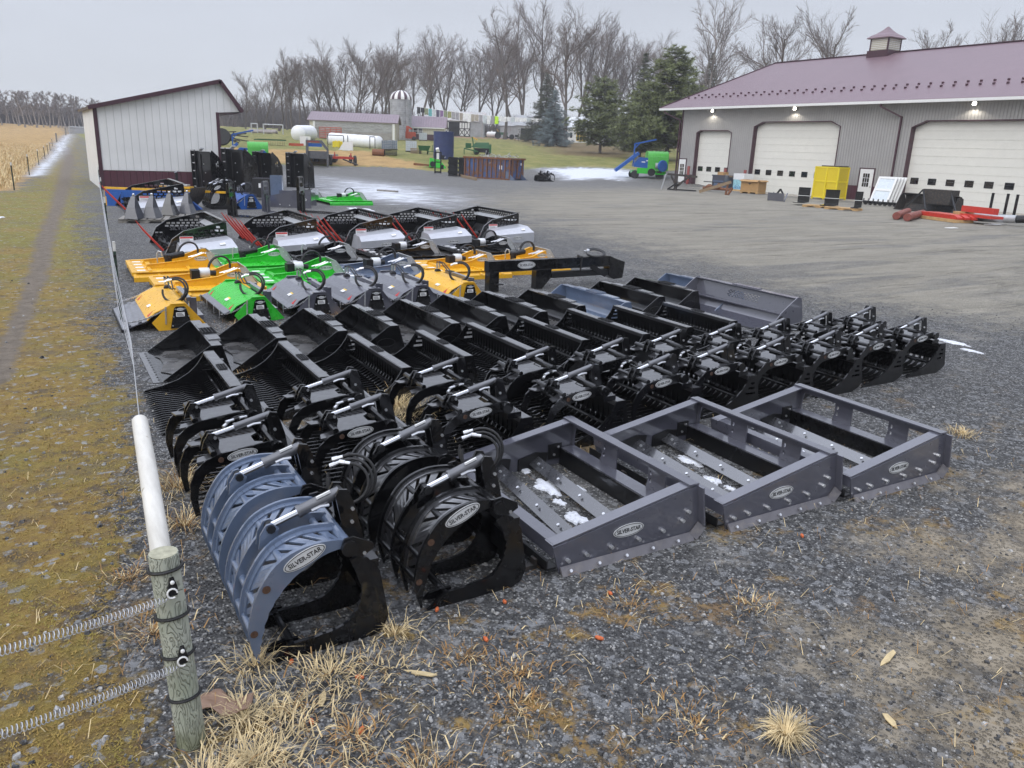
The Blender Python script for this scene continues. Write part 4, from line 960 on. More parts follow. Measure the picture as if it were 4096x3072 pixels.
# ---------------------------------------------------------------- land graders
def make_grader():
    t = thing('land_grader', 'x', 'land grader'); L, W = 1.25, 1.62
    side = [(.0, .0), (L - .08, 0), (L, .09), (L - .055, .415), (.03, .215), (-.06, .205)]
    for y, s in ((0, 1), (W, -1)):
        p = at_part('side_plate', MB().ext(side, .016, 'y', y), 'slate_paint', t)
        sl = math.atan2(.2, L - .085)
        at_part('top_flange', MB().bar((-.06, y + s * .0475, .212), (L - .05, y + s * .0475, .425), .095, .014), 'slate_paint', p)
        at_part('end_flange', MB().bar((L - .006, y - s * .03, .10), (L - .06, y - s * .03, .412), .07, .014, (1, 0, 0)), 'slate_paint', p)
        at_part('skid_shoe', MB().bar((.0, y - s * .035, .02), (L - .09, y - s * .035, .02), .075, .016, (0, -s * .8, .6)).bar((L - .09, y - s * .035, .02), (L - .01, y - s * .035, .10), .075, .016, (0, -s * .8, .6)), 'slate_worn', p)
        bolts('bolt', [(.06, y - s * .008, .09), (.21, y - s * .008, .10), (.42, y - s * .008, .105), (.66, y - s * .008, .11), (.88, y - s * .008, .125), (1.06, y - s * .008, .165), (1.11, y - s * .008, .225)], p, .014, .028, (0, -s, 0))
        bolts('shoe_bolt', [(.06 + k * .235, y - s * .055, .03) for k in range(5)], p, .012, .012, (0, -s * .8, .6))
    # rear wall: top rail, two uprights with holes, lower angle
    at_part('rear_rail', MB().bar((L - .10, -.01, .425), (L - .10, W + .01, .425), .09, .014).bar((L - .058, 0, .39), (L - .058, W, .39), .012, .08), 'slate_paint', t)
    for y in (.10, W - .10):
        at_part('corner_gusset', MB().ext([(0, .42), (.14, .42), (.10, .40), (.05, .34), (.035, .26), (.03, .12), (0, .1)] if y < 1 else [(0, .42), (-.14, .42), (-.10, .40), (-.05, .34), (-.035, .26), (-.03, .12), (0, .1)], .012, 'x', 0, M=Matrix.Translation((L - .045, y - .09 if y < 1 else y + .09, 0))), 'slate_paint', t)
    for y in (.47, 1.08):
        up = [(-.11, .42), (.11, .42), (.095, .36), (.09, .24), (.11, .15), (-.11, .15)]
        hs_ = [[(.06 + a * .5, z + b) for a, b in ell(.026, .02, 10)] for z in (.235, .30, .365)]
        p = at_part('upright', MB().ext(up, .014, 'x', 0, hs_, M=Matrix.Translation((L - .035, y, 0))), 'slate_paint', t)
    at_part('rear_angle', MB().b2((L - .17, .02, .145), (L - .03, W - .02, .16)).b2((L - .035, .02, .05), (L - .02, W - .02, .15)), 'slate_paint', t)
    bl = at_part('rear_blade', MB().b2((L - .185, .03, .005), (L - .17, W - .03, .155)), 'black_paint', t)
    for y in (.012, W - .012): at_part('blade_bracket', MB().b2((L - .30, y - .006, .06), (L - .16, y + .006, .20)), 'black_dull', t)
    bolts('bracket_bolt', [(L - .2, W - .018, .17), (L - .24, W - .018, .10), (L - .2, .018, .17)], t, .012, .01, (0, -1, 0))
    # front bar and the two angled cutting blades
    at_part('front_rail', MB().bar((.0, 0, .215), (.0, W, .215), .10, .014).bar((-.045, 0, .17), (-.045, W, .17), .012, .09), 'slate_paint', t)
    at_part('front_angle', MB().b2((-.10, .0, .04), (-.02, W, .055)).b2((-.10, 0, .04), (-.09, W, .11)), 'black_dull', t)
    sp = MB()
    for k in range(5): sp.b2((-.20, .12 + k * .32, .0), (-.02, .16 + k * .32, .03)); sp.b2((-.12, .11 + k * .32, .03), (-.08, .17 + k * .32, .075))
    at_part('ripper_shank', sp, 'black_worn', t)
    for j, (xa, xb, z) in enumerate(((.20, .42, .045), (.62, .80, .045))):
        b = at_part('cutting_blade', MB().bar((xb, W - .02, .075), (xa + .06, .02, .075), .11, .014, (-.55, 0, .8)), 'blade_sheen', t)
        bolts('blade_bolt', [(xb + (xa + .06 - xb) * f - .02, W - .02 + (.04 - W) * f, .095) for f in (.08, .3, .52, .74, .93)], b, .013, .012, (-.5, 0, .85))
        at_part('blade_bracket', MB().ext([(xb - .16, .0), (xb + .12, .0), (xb + .14, .13), (xb + .02, .15), (xb - .16, .11)], .012, 'y', W - .016), 'black_dull', t)
        at_part('blade_bracket', MB().ext([(xa - .1, .0), (xa + .18, .0), (xa + .2, .13), (xa - .1, .11)], .012, 'y', .016), 'black_dull', t)
    nameplate(t, (.565, -.012, .20), (1, 0, .02), (0, 0, 1), .265)
    return t
M('slate_worn', (.12, .115, .125), .5, var=.2, dirt=((.2, .18, .16), .4))
ga = make_grader(); GA = Tree(ga); ga.location = (2.72, 3.83, 0)
tag(ga, 'slate grey box frame land grader nearest the camera, beside the black root grapple', 'land grader', 'land graders in front')
dup(GA, (4.22, 3.80, 0), math.radians(.3), 'slate grey box frame land grader in the middle of the three', 'land graders in front')
dup(GA, (5.58, 3.72, 0), math.radians(-.4), 'slate grey box frame land grader at the right end of the three', 'land graders in front')
# ---------------------------------------------------------------- flail mowers
def chain(par, p0, p1, sag=.05, n=16):
    p0, p1 = Vector(p0), Vector(p1); mb = MB()
    for i in range(n):
        f, g = i / n, (i + 1.25) / n; a = p0.lerp(p1, f); b = p0.lerp(p1, min(1, g)); a.z -= sag * 4 * f * (1 - f); b.z -= sag * 4 * min(1, g) * (1 - min(1, g))
        mb.bar(a, b, .012 if i % 2 else .022, .022 if i % 2 else .012)
    return at_part('safety_chain', mb, 'zinc', par)
def make_flail(pm, flap='thin'):
    t = thing('flail_mower', 'x', 'flail mower'); W = 1.72
    cs = [(-.13, .15), (-.03, .25), (.17, .345), (.36, .355), (.42, .32), (.58, .10)]      # hood cross section
    at_part('hood', MB().sheet(cs, .02, W - .02, -.012), pm, t)
    endp = [(-.08, .12), (.0, .0), (.55, .0), (.68, .02), (.40, .37), (.36, .38), (.21, .38), (.16, .36)]
    for y in (0, W):
        p = at_part('end_plate', MB().ext(endp, .016, 'y', y), pm, t)
        at_part('end_rim', MB().bar((.18, y, .382), (.38, y, .382), .05, .012).bar((.385, y, .38), (.66, y, .03), .05, .012), pm, p)
    cv = [(.16, .03), (.46, .03), (.385, .32), (.36, .345), (.25, .345), (.225, .32)]
    c = at_part('belt_cover', MB().ext(cv, .02, 'y', -.03), 'black_paint', t)
    bolts('bolt', [(.19, -.042, .07), (.43, -.042, .07), (.21, -.042, .2), (.415, -.042, .2), (.24, -.042, .31), (.37, -.042, .31)], c, .011, .008)
    at_part('warning_sticker', MB().b2((.245, -.046, .20), (.36, -.041, .26)), 'white_sticker', c)
    ln = MB()
    for k in range(3): ln.b2((.255, -.048, .211 + k * .016), (.35 - k * .012, -.0455, .218 + k * .016))
    at_part('sticker_lines', ln, 'ink', c)
    M_ = frame((.305, -.042, .305), (1, 0, 0), (0, 0, 1)); at_part('nameplate', MB().ext(ell(.05, .02, 20), .003, 'z', 0, M=M_), 'silver_plate', c)
    vs, fs = text_geo('SILVER-STAR', 1.0, .004); k = .08 / 6.5
    at_part('lettering', MB().add([(a * k, b * k * 1.1, .002 + z * .3) for a, b, z in vs], fs, M_), 'ink', c, fix=False)
    # hood stickers
    Mh = frame((.07, W * .55, .297), (.0, -1, 0), (.9, 0, .43))
    at_part('hood_badge', MB().ext(ell(.13, .065, 24), .004, 'z', .008, M=Mh), 'white_sticker', t)
    Mh2 = frame((-.02, W * .36, .255), (0, -1, 0), (.9, 0, .43)); at_part('yellow_label', MB().ext([(-.07, -.03), (.07, -.03), (.07, .035), (-.07, .035)], .003, 'z', .012, M=Mh2).v and MB().ext([(-.07, .01), (.07, .01), (.07, .035), (-.07, .035)], .003, 'z', .013, M=Mh2), 'yellow_sticker', t)
    at_part('white_label', MB().ext([(-.07, -.05), (.07, -.05), (.07, .008), (-.07, .008)], .003, 'z', .013, M=Mh2), 'white_sticker', t)
    for y in (.18, W - .2):
        Mh3 = frame((-.07, y, .212), (0, -1, 0), (.7, 0, .7)); at_part('red_triangle', MB().ext([(-.05, -.05), (.05, -.05), (0, .05)], .003, 'z', .012, M=Mh3), 'red_sticker', t)
    # front flap held by chains
    if flap == 'wide':
        f = at_part('front_flap', MB().bar((-.30, .05, .085), (-.30, W - .05, .085), .36, .015, (-.32, 0, 1)), 'slate_paint', t)
        at_part('flap_rib', MB().bar((-.37, .06, .075), (-.37, W - .06, .075), .05, .03, (-.32, 0, 1)), 'slate_paint', f); at_part('flap_rib', MB().bar((-.23, .06, .12), (-.23, W - .06, .12), .05, .03, (-.32, 0, 1)), 'slate_paint', f)
        at_part('flap_lip', MB().b2((-.48, .04, .0), (-.465, W - .04, .05)), 'black_dull', f); fx = -.44
    else:
        f = at_part('front_flap', MB().bar((-.18, .04, .16), (-.18, W - .04, .16), .11, .014, (-.4, 0, 1)), 'slate_paint', t)
        at_part('flap_edge', MB().bar((-.235, .03, .12), (-.235, W - .03, .12), .014, .07), 'black_dull', f)
        at_part('flap_hooks', MB().b2((-.28, .1, .07), (-.27, .12, .20)).b2((-.28, .5, .07), (-.27, .52, .20)).b2((-.28, 1.0, .07), (-.27, 1.02, .20)).b2((-.28, 1.5, .07), (-.27, 1.52, .20)), 'zinc', f); fx = -.27
    chain(t, (fx, .05, .14), (.14, .0, .33), .05); chain(t, (fx, W - .05, .14), (.12, W, .33), .04)
    chain(t, (.115, -.02, .345), (.10, -.025, .09), 0, 9)
    # motor, fittings and hose coil
    at_part('motor', MB().lathe([(.05, 0), (.055, .02), (.055, .09), (.03, .1)], 12, Matrix.Translation((.33, W - .22, .36)) @ Matrix.Rotation(PI / 2, 4, 'X')), 'black_dull', t)
    hp = MB()
    for k in range(2): hp.tube([(.30 + .05 * k, W - .3, .44), (.29 + .05 * k, W - .32, .56), (.31 + .05 * k, W - .5, .55), (.30 + .05 * k, W - .8, .45), (.32 + .04 * k, W - .95, .46)], .011, 7)
    at_part('motor_hose', hp, 'rubber', t, smooth=True)
    at_part('hose_fitting', MB().cyl((.30, W - .30, .43), (.295, W - .315, .53), .016, 8).cyl((.35, W - .30, .43), (.345, W - .315, .53), .016, 8), 'zinc', t)
    hose_loop(t, (.30, .42, .50), .17, (.86, -.5, .04), (.2, .3, .93), .015, 2)
    at_part('mount_frame', MB().b2((.56, .35, .06), (.68, W - .35, .12)).b2((.45, .35, .34), (.52, W - .35, .40)).b2((.5, .4, .08), (.60, .46, .38)).b2((.5, W - .46, .08), (.60, W - .40, .38)), 'slate_paint', t)
    return t
FL = [(1.30, 12.1, 'yellow_paint', 'wide', 'yellow flail mower with a slate front flap, nearest the fence'), (2.47, 12.25, 'green_paint', 'thin', 'bright green flail mower between the yellow and slate ones'), (3.46, 12.36, 'slate_paint', 'thin', 'slate flail mower next to the green one'), (4.42, 12.42, 'slate_paint', 'thin', 'slate flail mower between two other slate ones'), (5.30, 12.48, 'slate_paint', 'thin', 'slate flail mower next to the right hand yellow one'), (6.24, 12.52, 'yellow_paint', 'thin', 'yellow flail mower at the right end of the mower row')]
ft_ = {}
for x, y, pm, fl, lb in FL:
    if (pm, fl) not in ft_:
        o = make_flail(pm, fl); ft_[(pm, fl)] = Tree(o); o.location = (x, y, 0)
    else: o = dup(ft_[(pm, fl)], (x, y, 0))
    o.rotation_euler = (0, 0, math.radians(rnd.uniform(-1.5, 1.5))); tag(o, lb, 'flail mower', 'flail mowers in one row')

# ---------------------------------------------------------------- brush cutters
def make_cutter(pm, motor='white', blade=True):
    t = thing('brush_cutter', 'x', 'brush cutter'); W, L = 1.95, 1.75
    at_part('deck', MB().b2((0, .12, .15), (L, W - .12, .165)), pm, t)
    for y, s in ((.12, -1), (W - .12, 1)):
        p = at_part('side_skirt', MB().bar((0, y + s * .045, .11), (L, y + s * .045, .11), .014, .15, (0, -s * .8, .75)).bar((.05, y, .172), (L, y, .172), .10, .014), pm, t)
        at_part('skirt_foot', MB().bar((.0, y + s * .10, .04), (L, y + s * .10, .04), .012, .09), pm, p)
        mb = MB()
        for x in (.45, 1.0, 1.5): mb.bar((x, y - s * .03, .182), (x, y + s * .10, .10), .05, .012)
        at_part('skirt_strap', mb, pm, p)
    at_part('front_edge', MB().b2((-.02, .1, .10), (.06, W - .1, .175)), pm, t)
    mb = MB()
    for k in range(4): mb.b2((.09, .35 + k * .4, .1655), (.24, .47 + k * .4, .168))
    at_part('deck_label', mb, 'white_sticker', t)
    gus = [(.25, .165), (1.62, .165), (1.66, .20), (1.50, .44), (1.36, .43), (1.02, .30), (.55, .255), (.30, .235)]
    for y in (.62, W - .62):
        p = at_part('gusset', MB().ext(gus, .016, 'y', y), pm, t); at_part('gusset_cap', MB().bar((.28, y, .245), (.55, y, .265), .055, .012).bar((.55, y, .265), (1.02, y, .31), .055, .012).bar((1.02, y, .31), (1.38, y, .44), .055, .012), pm, p)
    at_part('cross_rib', MB().b2((.30, .64, .166), (.38, W - .64, .21)), pm, t)
    for a_, b_ in (((.95, .64, .166), (1.02, W - .64, .22)), ((.28, .13, .166), (.34, .61, .20)), ((1.0, .13, .166), (1.06, .61, .20))): at_part('cross_rib', MB().b2(a_, b_), pm, t)
    mp_ = [(1.40, .47), (1.52, .45), (1.64, .24), (1.70, .14), (1.58, .14), (1.44, .30)]
    for y in (.645, W - .645):
        p = at_part('mount_cheek', MB().ext(mp_, .012, 'y', y - .04 if y < 1 else y + .04), 'zinc_plate', t)
        bolts('bolt', [(1.50, y - .046, .38), (1.56, y - .046, .30)], p, .013, .01)
    at_part('mount_plate', MB().sheet([(1.50, .46), (1.60, .33), (1.74, .12)], .60, W - .60, -.012), 'zinc_plate', t)
    # motor on the deck centre
    yc = W / 2 - .02
    m = at_part('motor', MB().lathe([(.10, .166), (.10, .19), (.07, .2), (.07, .30), (.085, .31), (.085, .38), (.05, .40)], 12, Matrix.Translation((.72, yc, 0))), 'black_dull', t)
    if motor == 'white':
        at_part('gearbox', MB().b2((.61, yc - .11, .24), (.75, yc + .11, .40)), 'black_dull', m)
        at_part('valve_block', MB().lathe([(.09, 0), (.095, .01), (.095, .17), (.09, .18)], 14, Matrix.Translation((.75, yc, .335)) @ Matrix.Rotation(PI / 2, 4, 'Y')), 'silver_plate', m, smooth=True)
        at_part('hose_port', MB().cyl((.93, yc, .33), (1.04, yc, .32), .05, 10), 'black_dull', m)
    else:
        at_part('gearbox', MB().lathe([(.055, 0), (.06, .01), (.06, .30), (.04, .32)], 12, Matrix.Translation((.72, yc, .34)) @ Matrix.Rotation(math.radians(80), 4, 'Y')), 'black_dull', m, smooth=True)
        at_part('hose_fitting', MB().tube([(.62, yc, .36), (.60, yc, .44), (.55, yc + .02, .46), (.52, yc + .03, .40), (.52, yc + .03, .20)], .014, 7).cyl((.9, yc + .06, .36), (.9, yc + .06, .47), .016, 7), 'zinc', m)
    hp = MB()
    for k in range(2): hp.tube(loop_pts((1.12, yc + .04 + .05 * k, .42), .19, (1, 0, .2), (0, .18, 1), PI * 1.05, -PI * .1, 14), .017, 8)
    h = at_part('hydraulic_hose', hp, 'rubber', t, smooth=True)
    cp = MB()
    for k in range(3): cp.tube([(1.10 + .05 * k, yc - .05 - .08 * k, .33 + .01 * k), (1.26 + .04 * k, yc - .10 - .08 * k, .38 + .02 * k), (1.36 + .03 * k, yc - .13 - .08 * k, .43)], .014, 7)
    at_part('hose_coupler', cp, 'zinc', h, smooth=True)
    at_part('blade_housing', MB().lathe([(.30, .06), (.40, .065), (.40, .11), (.30, .115)], 20, Matrix.Translation((.7, W / 2 + .1, 0))), 'black_worn', t)
    nameplate(t, (1.30, .61, .335), (1, 0, 0), (0, 0, 1), .26)
    return t
M('zinc_plate', (.42, .43, .43), .42, metal=.3, var=.12)
BC = [(1.42, 16.45, 'yellow_paint', 'black', 'yellow brush cutter at the fence end of the back row'), (1.62, 14.2, 'yellow_paint', 'white', 'yellow brush cutter behind the left yellow flail mower'), (3.0, 16.7, 'green_paint', 'black', 'green brush cutter at the back, behind another green one'), (3.42, 14.55, 'green_paint', 'white', 'green brush cutter in front of a second green one'), (4.55, 16.95, 'black_paint', 'black', 'black brush cutter behind the right green one'), (6.78, 17.2, 'black_paint', 'white', 'black brush cutter in the middle of the back row'), (9.12, 17.5, 'black_paint', 'white', 'black brush cutter at the right end of the back row'), (5.12, 14.7, 'bluegrey_paint', 'white', 'blue grey brush cutter behind the slate flail mowers'), (7.05, 14.85, 'yellow_paint', 'white', 'yellow brush cutter behind the right yellow flail mower'), (8.78, 15.1, 'yellow_paint', 'black', 'yellow brush cutter at the far right, behind the boom')]
bt_ = {}
for x, y, pm, mo, lb in BC:
    if (pm, mo) not in bt_: o = make_cutter(pm, mo); bt_[(pm, mo)] = Tree(o); o.location = (x, y, 0)
    else: o = dup(bt_[(pm, mo)], (x, y, 0))
    o.rotation_euler = (0, 0, math.radians(rnd.uniform(-2, 2))); tag(o, lb, 'brush cutter', 'brush cutters in two rows')
o = dup(bt_[('green_paint', 'white')], (11.2, 34.9, 0), 0, 'green brush cutter standing apart behind the row of bedders', 'brush cutters by the shed'); o.scale = (1.15, 1.15, 1.15)
o = dup(bt_[('black_paint', 'white')], (9.75, 37.0, 0), 0, 'black brush cutter behind the lone green one', 'brush cutters by the shed'); o.scale = (1.15, 1.15, 1.15)

# ---------------------------------------------------------------- black boom on a stand
t = thing('lift_boom', 'long black boom attachment on two short legs with a silver nameplate', 'boom', (7.42, 13.45, 0), math.radians(2))
at_part('beam', MB().b2((-.02, -.09, .40), (3.0, .09, .60)), 'black_paint', t); at_part('beam_edge', MB().b2((.1, -.10, .385), (3.0, .10, .4)), 'black_dull', t)
at_part('leg', MB().b2((0, -.085, 0), (.22, .085, .40)), 'black_paint', t); at_part('leg_step', MB().b2((.1, -.2, .15), (.26, -.085, .165)), 'black_dull', t)
at_part('leg', MB().ext([(1.10, 0), (1.26, 0), (1.46, .2), (1.48, .385), (1.10, .385)], .16, 'y', 0), 'black_paint', t)
at_part('nose', MB().ext([(2.98, .18), (3.12, .10), (3.36, .12), (3.40, .46), (3.2, .52), (2.98, .60)], .2, 'y', 0), 'black_paint', t)
at_part('lower_arm', MB().b2((1.5, -.07, .20), (3.0, .07, .32)).bar((2.5, -.08, .40), (2.9, -.08, .2), .04, .1), 'black_dull', t)
nameplate(t, (.85, -.093, .50), (1, 0, 0), (0, 0, 1), .42)
hose_loop(t, (2.65, 0, .66), .19, (1, .1, .1), (0, .9, .25), .016, 3)
at_part('strap', MB().tube([(2.2, -.1, .3), (2.22, -.105, .62), (2.26, .1, .62)], .02, 6), 'rubber', t)

# ---------------------------------------------------------------- bedding and feeding buckets with punched side panels
PAN = [(0, .03), (.20, .42), (.46, .60), (1.32, .79), (1.42, .775), (1.44, .0), (.1, .0)]
def panel_holes():
    H_ = []
    def ins(px, pz):
        n = len(PAN); c = False
        for i in range(n):
            ax, az = PAN[i]; bx, bz = PAN[(i + 1) % n]
            if (az > pz) != (bz > pz) and px < (bx - ax) * (pz - az) / (bz - az) + ax: c = not c
        return c
    def clear(x0, x1, z0, z1, m=.028): return all(ins(a, b) for a in (x0 - m, x1 + m) for b in (z0 - m, z1 + m))
    rows = [(.655, .705, .06), (.575, .62, .02), (.50, .545, .06), (.43, .475, .02)]
    for (z0, z1, off) in rows:
        x = off + .03
        while x < 1.38:
            if clear(x, x + .085, z0, z1): H_.append(slot(x, x + .085, z0, z1))
            x += .122
    for x in (.17, .27): H_.append(slot(x, x + .07, .27, .305))
    return H_
PH = panel_holes()
def word(par, M_, text, wd, depth, mt='letter_dim'):
    vs, fs = text_geo(text, 1.0, depth); xs = [a[0] for a in vs]; k = wd / (max(xs) - min(xs))
    return at_part('lettering', MB().add([(a * k, b * k, c) for a, b, c in vs], fs, M_), mt, par, fix=False)
def make_bedder(spears=5):
    t = thing('bedding_bucket', 'x', 'feed bucket'); W = 2.75
    for y in (0, W):
        p = at_part('side_panel', MB().ext(PAN, .014, 'y', y, PH), 'black_paint', t)
        at_part('panel_rim', MB().bar((.0, y, .03), (.20, y, .42), .05, .012).bar((.20, y, .42), (.46, y, .60), .05, .012).bar((.46, y, .60), (1.34, y, .795), .05, .012), 'black_skylit', p)
        word(p, frame((.95, y, .385), (1, 0, .0), (0, 0, 1)), 'SILVER-STAR', .86, .016)
    hb = []
    for k in range(18): hb.append(slot(.16 + k * .14, .25 + k * .14, .70, .745)); hb.append(slot(.23 + k * .14, .32 + k * .14, .635, .675))
    p = at_part('back_panel', MB().ext([(.007, .0), (W - .007, .0), (W - .007, .80), (.007, .80)], .014, 'x', 1.40, [[(a, b) for a, b in h] for h in hb if h[1][0] < W - .05]), 'black_paint', t)
    at_part('panel_rim', MB().b2((1.36, 0, .80), (1.45, W, .815)), 'black_skylit', p)
    at_part('inner_shelf', MB().bar((1.33, .02, .58), (1.33, W - .02, .58), .16, .012, (-.5, 0, .85)), 'silver_dull', p)
    word(p, frame((1.40, W * .45, .42), (0, 1, 0), (0, 0, 1)), 'BEDDER', 1.5, .022)
    at_part('floor', MB().sheet([(.05, .012), (.9, .012), (1.2, .05), (1.38, .25)], .01, W - .01, .012), 'black_dull', t)
    # auger rotor along the front with knives
    at_part('rotor', MB().cyl((.28, .05, .12), (.28, W - .05, .12), .07, 10), 'black_dull', t)
    kn = MB(); q = random.Random(3)
    for k in range(26):
        a = k * 1.1; y = .15 + k * (W - .3) / 25; d = Vector((math.cos(a), 0, math.sin(a))); kn.bar(Vector((.28, y, .12)) + d * .05, Vector((.28, y, .12)) + d * .17, .05, .02, (0, 1, 0))
    at_part('rotor_knives', kn, 'black_dull', t)
    # silver chain cover on the near side
    cov = [(-.02, 0), (-.66, 0), (-.66, .26), (-.40, .36), (-.02, .40)]
    c = at_part('chain_cover', MB().add([(.22, -.02, .0), (.22, -.80, .0), (.22, -.80, .22), (.28, -.50, .32), (.30, -.02, .34), (1.48, -.02, .0), (1.48, -.86, .0), (1.48, -.86, .30), (1.42, -.54, .46), (1.40, -.02, .48)], [(0, 1, 2, 3, 4), (9, 8, 7, 6, 5), (0, 5, 6, 1), (1, 6, 7, 2), (2, 7, 8, 3), (3, 8, 9, 4), (4, 9, 5, 0)]), 'silver_paint', t)
    nameplate(c, (.92, -.842, .14), (1, -.048, 0), (0, 0, 1), .34)
    at_part('cover_sticker', MB().bar((1.12, -.70, .365), (1.24, -.70, .38), .07, .004, (0, -.42, .9)), 'white_sticker', c)
    s = at_part('warning_sticker', MB().b2((.36, -.016, .30), (.66, -.010, .475)), 'white_sticker', t)
    at_part('sticker_header', MB().b2((.37, -.018, .43), (.65, -.015, .468)), 'red_sticker', s)
    ln = MB()
    for k in range(4): ln.b2((.38, -.018, .32 + k * .026), (.64 - (k % 2) * .06, -.0155, .328 + k * .026))
    at_part('sticker_lines', ln, 'pad_dark', s)
    for k in range(spears):
        y = .25 + k * (W - .5) / max(1, spears - 1) if spears > 1 else .9
        at_part('bale_spear', MB().tube([(.10, y, .05), (-.30, y + .02, .55), (-.44, y + .03, .76)], [.028, .022, .006], 8), 'red_paint', t, smooth=True)
    at_part('mount_frame', MB().b2((1.45, .8, .1), (1.53, 1.9, .18)).b2((1.45, .8, .42), (1.50, 1.9, .5)).b2((1.45, .8, .1), (1.5, .87, .5)).b2((1.45, 1.83, .1), (1.5, 1.9, .5)), 'black_dull', t)
    return t
M('letter_dim', (.13, .13, .14), .5)
M('silver_dull', (.40, .41, .42), .4, metal=.3, var=.1)
be = make_bedder(5); BE = Tree(be); be1 = make_bedder(1); BE1 = Tree(be1)
BD = [(2.38, 19.75), (4.72, 20.3), (7.0, 20.8), (9.12, 21.05), (11.5, 21.5)]
for i, (x, y) in enumerate(BD):
    if i == 0: o = be1; o.location = (x, y, 0)
    elif i == 1: o = be; o.location = (x, y, 0)
    else: o = dup(BE, (x, y, 0))
    tag(o, ['black punched panel feed bucket with a single red spear, nearest the fence', 'black punched panel feed bucket with red spears, second from the fence', 'black punched panel feed bucket with red spears, in the middle of the five', 'black punched panel feed bucket with red spears, second from the right end', 'black punched panel feed bucket with red spears, at the right end of the row'][i], 'feed bucket', 'punched panel feed buckets in one row')
o = dup(BE1, (2.6, 31.2, 0), 0, 'black punched panel feed bucket with silver cover behind the pallet of four grey hoppers', 'feed buckets by the shed'); o.scale = (1.42, 1.3, 1.32)
# three of them standing on end by the shed
def make_standing():
    t = thing('upright_feed_bucket', 'x', 'feed bucket'); H, W = 1.95, 1.5
    # open box: bottom plate towards the camera, punched side on the right
    sd = [(.0, .0), (0, H - .12), (.10, H), (.5, H - .30), (.78, H * .62), (.82, .0)]
    hs_ = []
    for c in range(5):
        for r in range(8):
            x0, z0 = .30 + c * .10, .10 + r * .165 + (c % 2) * .08
            if z0 + .12 < (H - .42) * (1.0 if x0 < .5 else .62 + (.8 - x0) * .6): hs_.append(slot(x0, x0 + .055, z0, z0 + .12))
    at_part('side_panel', MB().ext(sd, .02, 'x', W / 2, [[(a, b) for a, b in h] for h in hs_], M=Matrix.Translation((0, 0, 0))), 'black_paint', t)
    p = at_part('floor_plate', MB().b2((-W / 2 + .35, -.02, 0), (W / 2 - .01, .0, H - .06)), 'black_paint', t)
    at_part('floor_spine', MB().b2((-.05, -.06, .1), (.02, -.02, H - .2)), 'black_dull', p)
    bolts('bolt', [(.1, -.02, .5), (.3, -.02, .9), (.2, -.02, 1.3)], p, .03, .02)
    at_part('frame_post', MB().b2((-W / 2, -.10, .0), (-W / 2 + .05, .12, H - .05)), 'black_dull', t); at_part('frame_post', MB().b2((-W / 2 + .33, -.12, .0), (-W / 2 + .38, .1, H)), 'black_dull', t)
    for k in range(5): at_part('rung', MB().b2((-W / 2 + .05, -.05, .2 + k * .37), (-W / 2 + .33, .03, .25 + k * .37)), 'zinc_plate', t)
    at_part('top_cap', MB().b2((-W / 2, -.1, H - .05), (-.05, .12, H + .0)).bar((-.05, 0, H), (.12, 0, H + .08), .2, .05), 'zinc_plate', t)
    at_part('back_panel', MB().b2((-W / 2 + .36, .76, 0), (W / 2 - .01, .78, H * .6)), 'black_dull', t)
    return t
us = make_standing(); UT = Tree(us)
for i, (px, py, H_) in enumerate([(940, 770, 1), (1055, 755, 1), (1185, 750, 1)]):
    x, y = G(px, py); o = us if i == 0 else dup(UT, (0, 0, 0)); o.location = (x, y, 0); o.rotation_euler = (0, 0, math.radians(-62)); s = (1.12, 1.03, 1.02)[i]; o.scale = (s * .92, s, s * 1.02)
    tag(o, ['black feed bucket stood on end against the shed wall', 'black feed bucket stood on end, middle of the three', 'black feed bucket stood on end beside the snowy yard'][i], 'feed bucket', 'feed buckets stood on end')
o = dup(UT, G(815, 766) + (0,), math.radians(-62), 'black feed bucket stood on end at the shed corner', 'feed buckets stood on end'); o.scale = (.95, 1, 1.06)
# ================================================================ buildings
def gbox(name, lo, hi, mt, par): return MB().b2(lo, hi).build(name, MAT[mt], par)
# ---------------------------------------------------------------- workshop (local x = east from the front wall, y = north)
X0, YN, YS, EV = 53.8, 60.0, 6.0, 6.95
ws = thing('workshop', 'long grey steel workshop with white overhead doors and a mauve ribbed roof', 'building', (X0, 0, 0))
doors = [(53.4, 57.9, 5.07, .5, 4), (42.1, 50.9, 5.76, .95, 7), (25.6, 36.2, 5.72, 1.05, 8), (12.2, 22.6, 5.72, 1.05, 8)]
men = [(58.95, 59.85, 2.42), (38.6, 39.75, 2.3)]
ops = []
for y0, y1, h, c, n in doors: ops.append([(y0, .0), (y1, .0), (y1, h - c * .55), (y1 - c, h), (y0 + c, h), (y0, h - c * .55)])
out = [(YS, 1.06)]; out = [(YS, 0)]
for y0, y1, h, c, n in sorted(doors): out += [(y0, 0), (y0, h - c * .42), (y0 + c, h), (y1 - c, h), (y1, h - c * .42), (y1, 0)]
out += [(YN, 0), (YN, EV), (YS, EV)]
MB().ext(out, .2, 'x', .1).build('front_wall', MAT['siding_grey'], ws)
MB().b2((.2, YN - .2, 0), (27, YN, EV)).build('end_wall', MAT['siding_white'], ws)
for a, b in ((YS, 12.2), (22.6, 25.6), (36.2, 38.6), (39.75, 42.1), (50.9, 53.4), (57.9, 58.95), (59.85, YN - .14)):
    MB().b2((-.02, a, 0), (-.003, b, 1.06)).build('wainscot', MAT['siding_maroon_y'], ws)
MB().b2((-.035, YN - .14, 0), (.04, YN + .04, EV)).build('corner_trim', MAT['maroon'], ws)
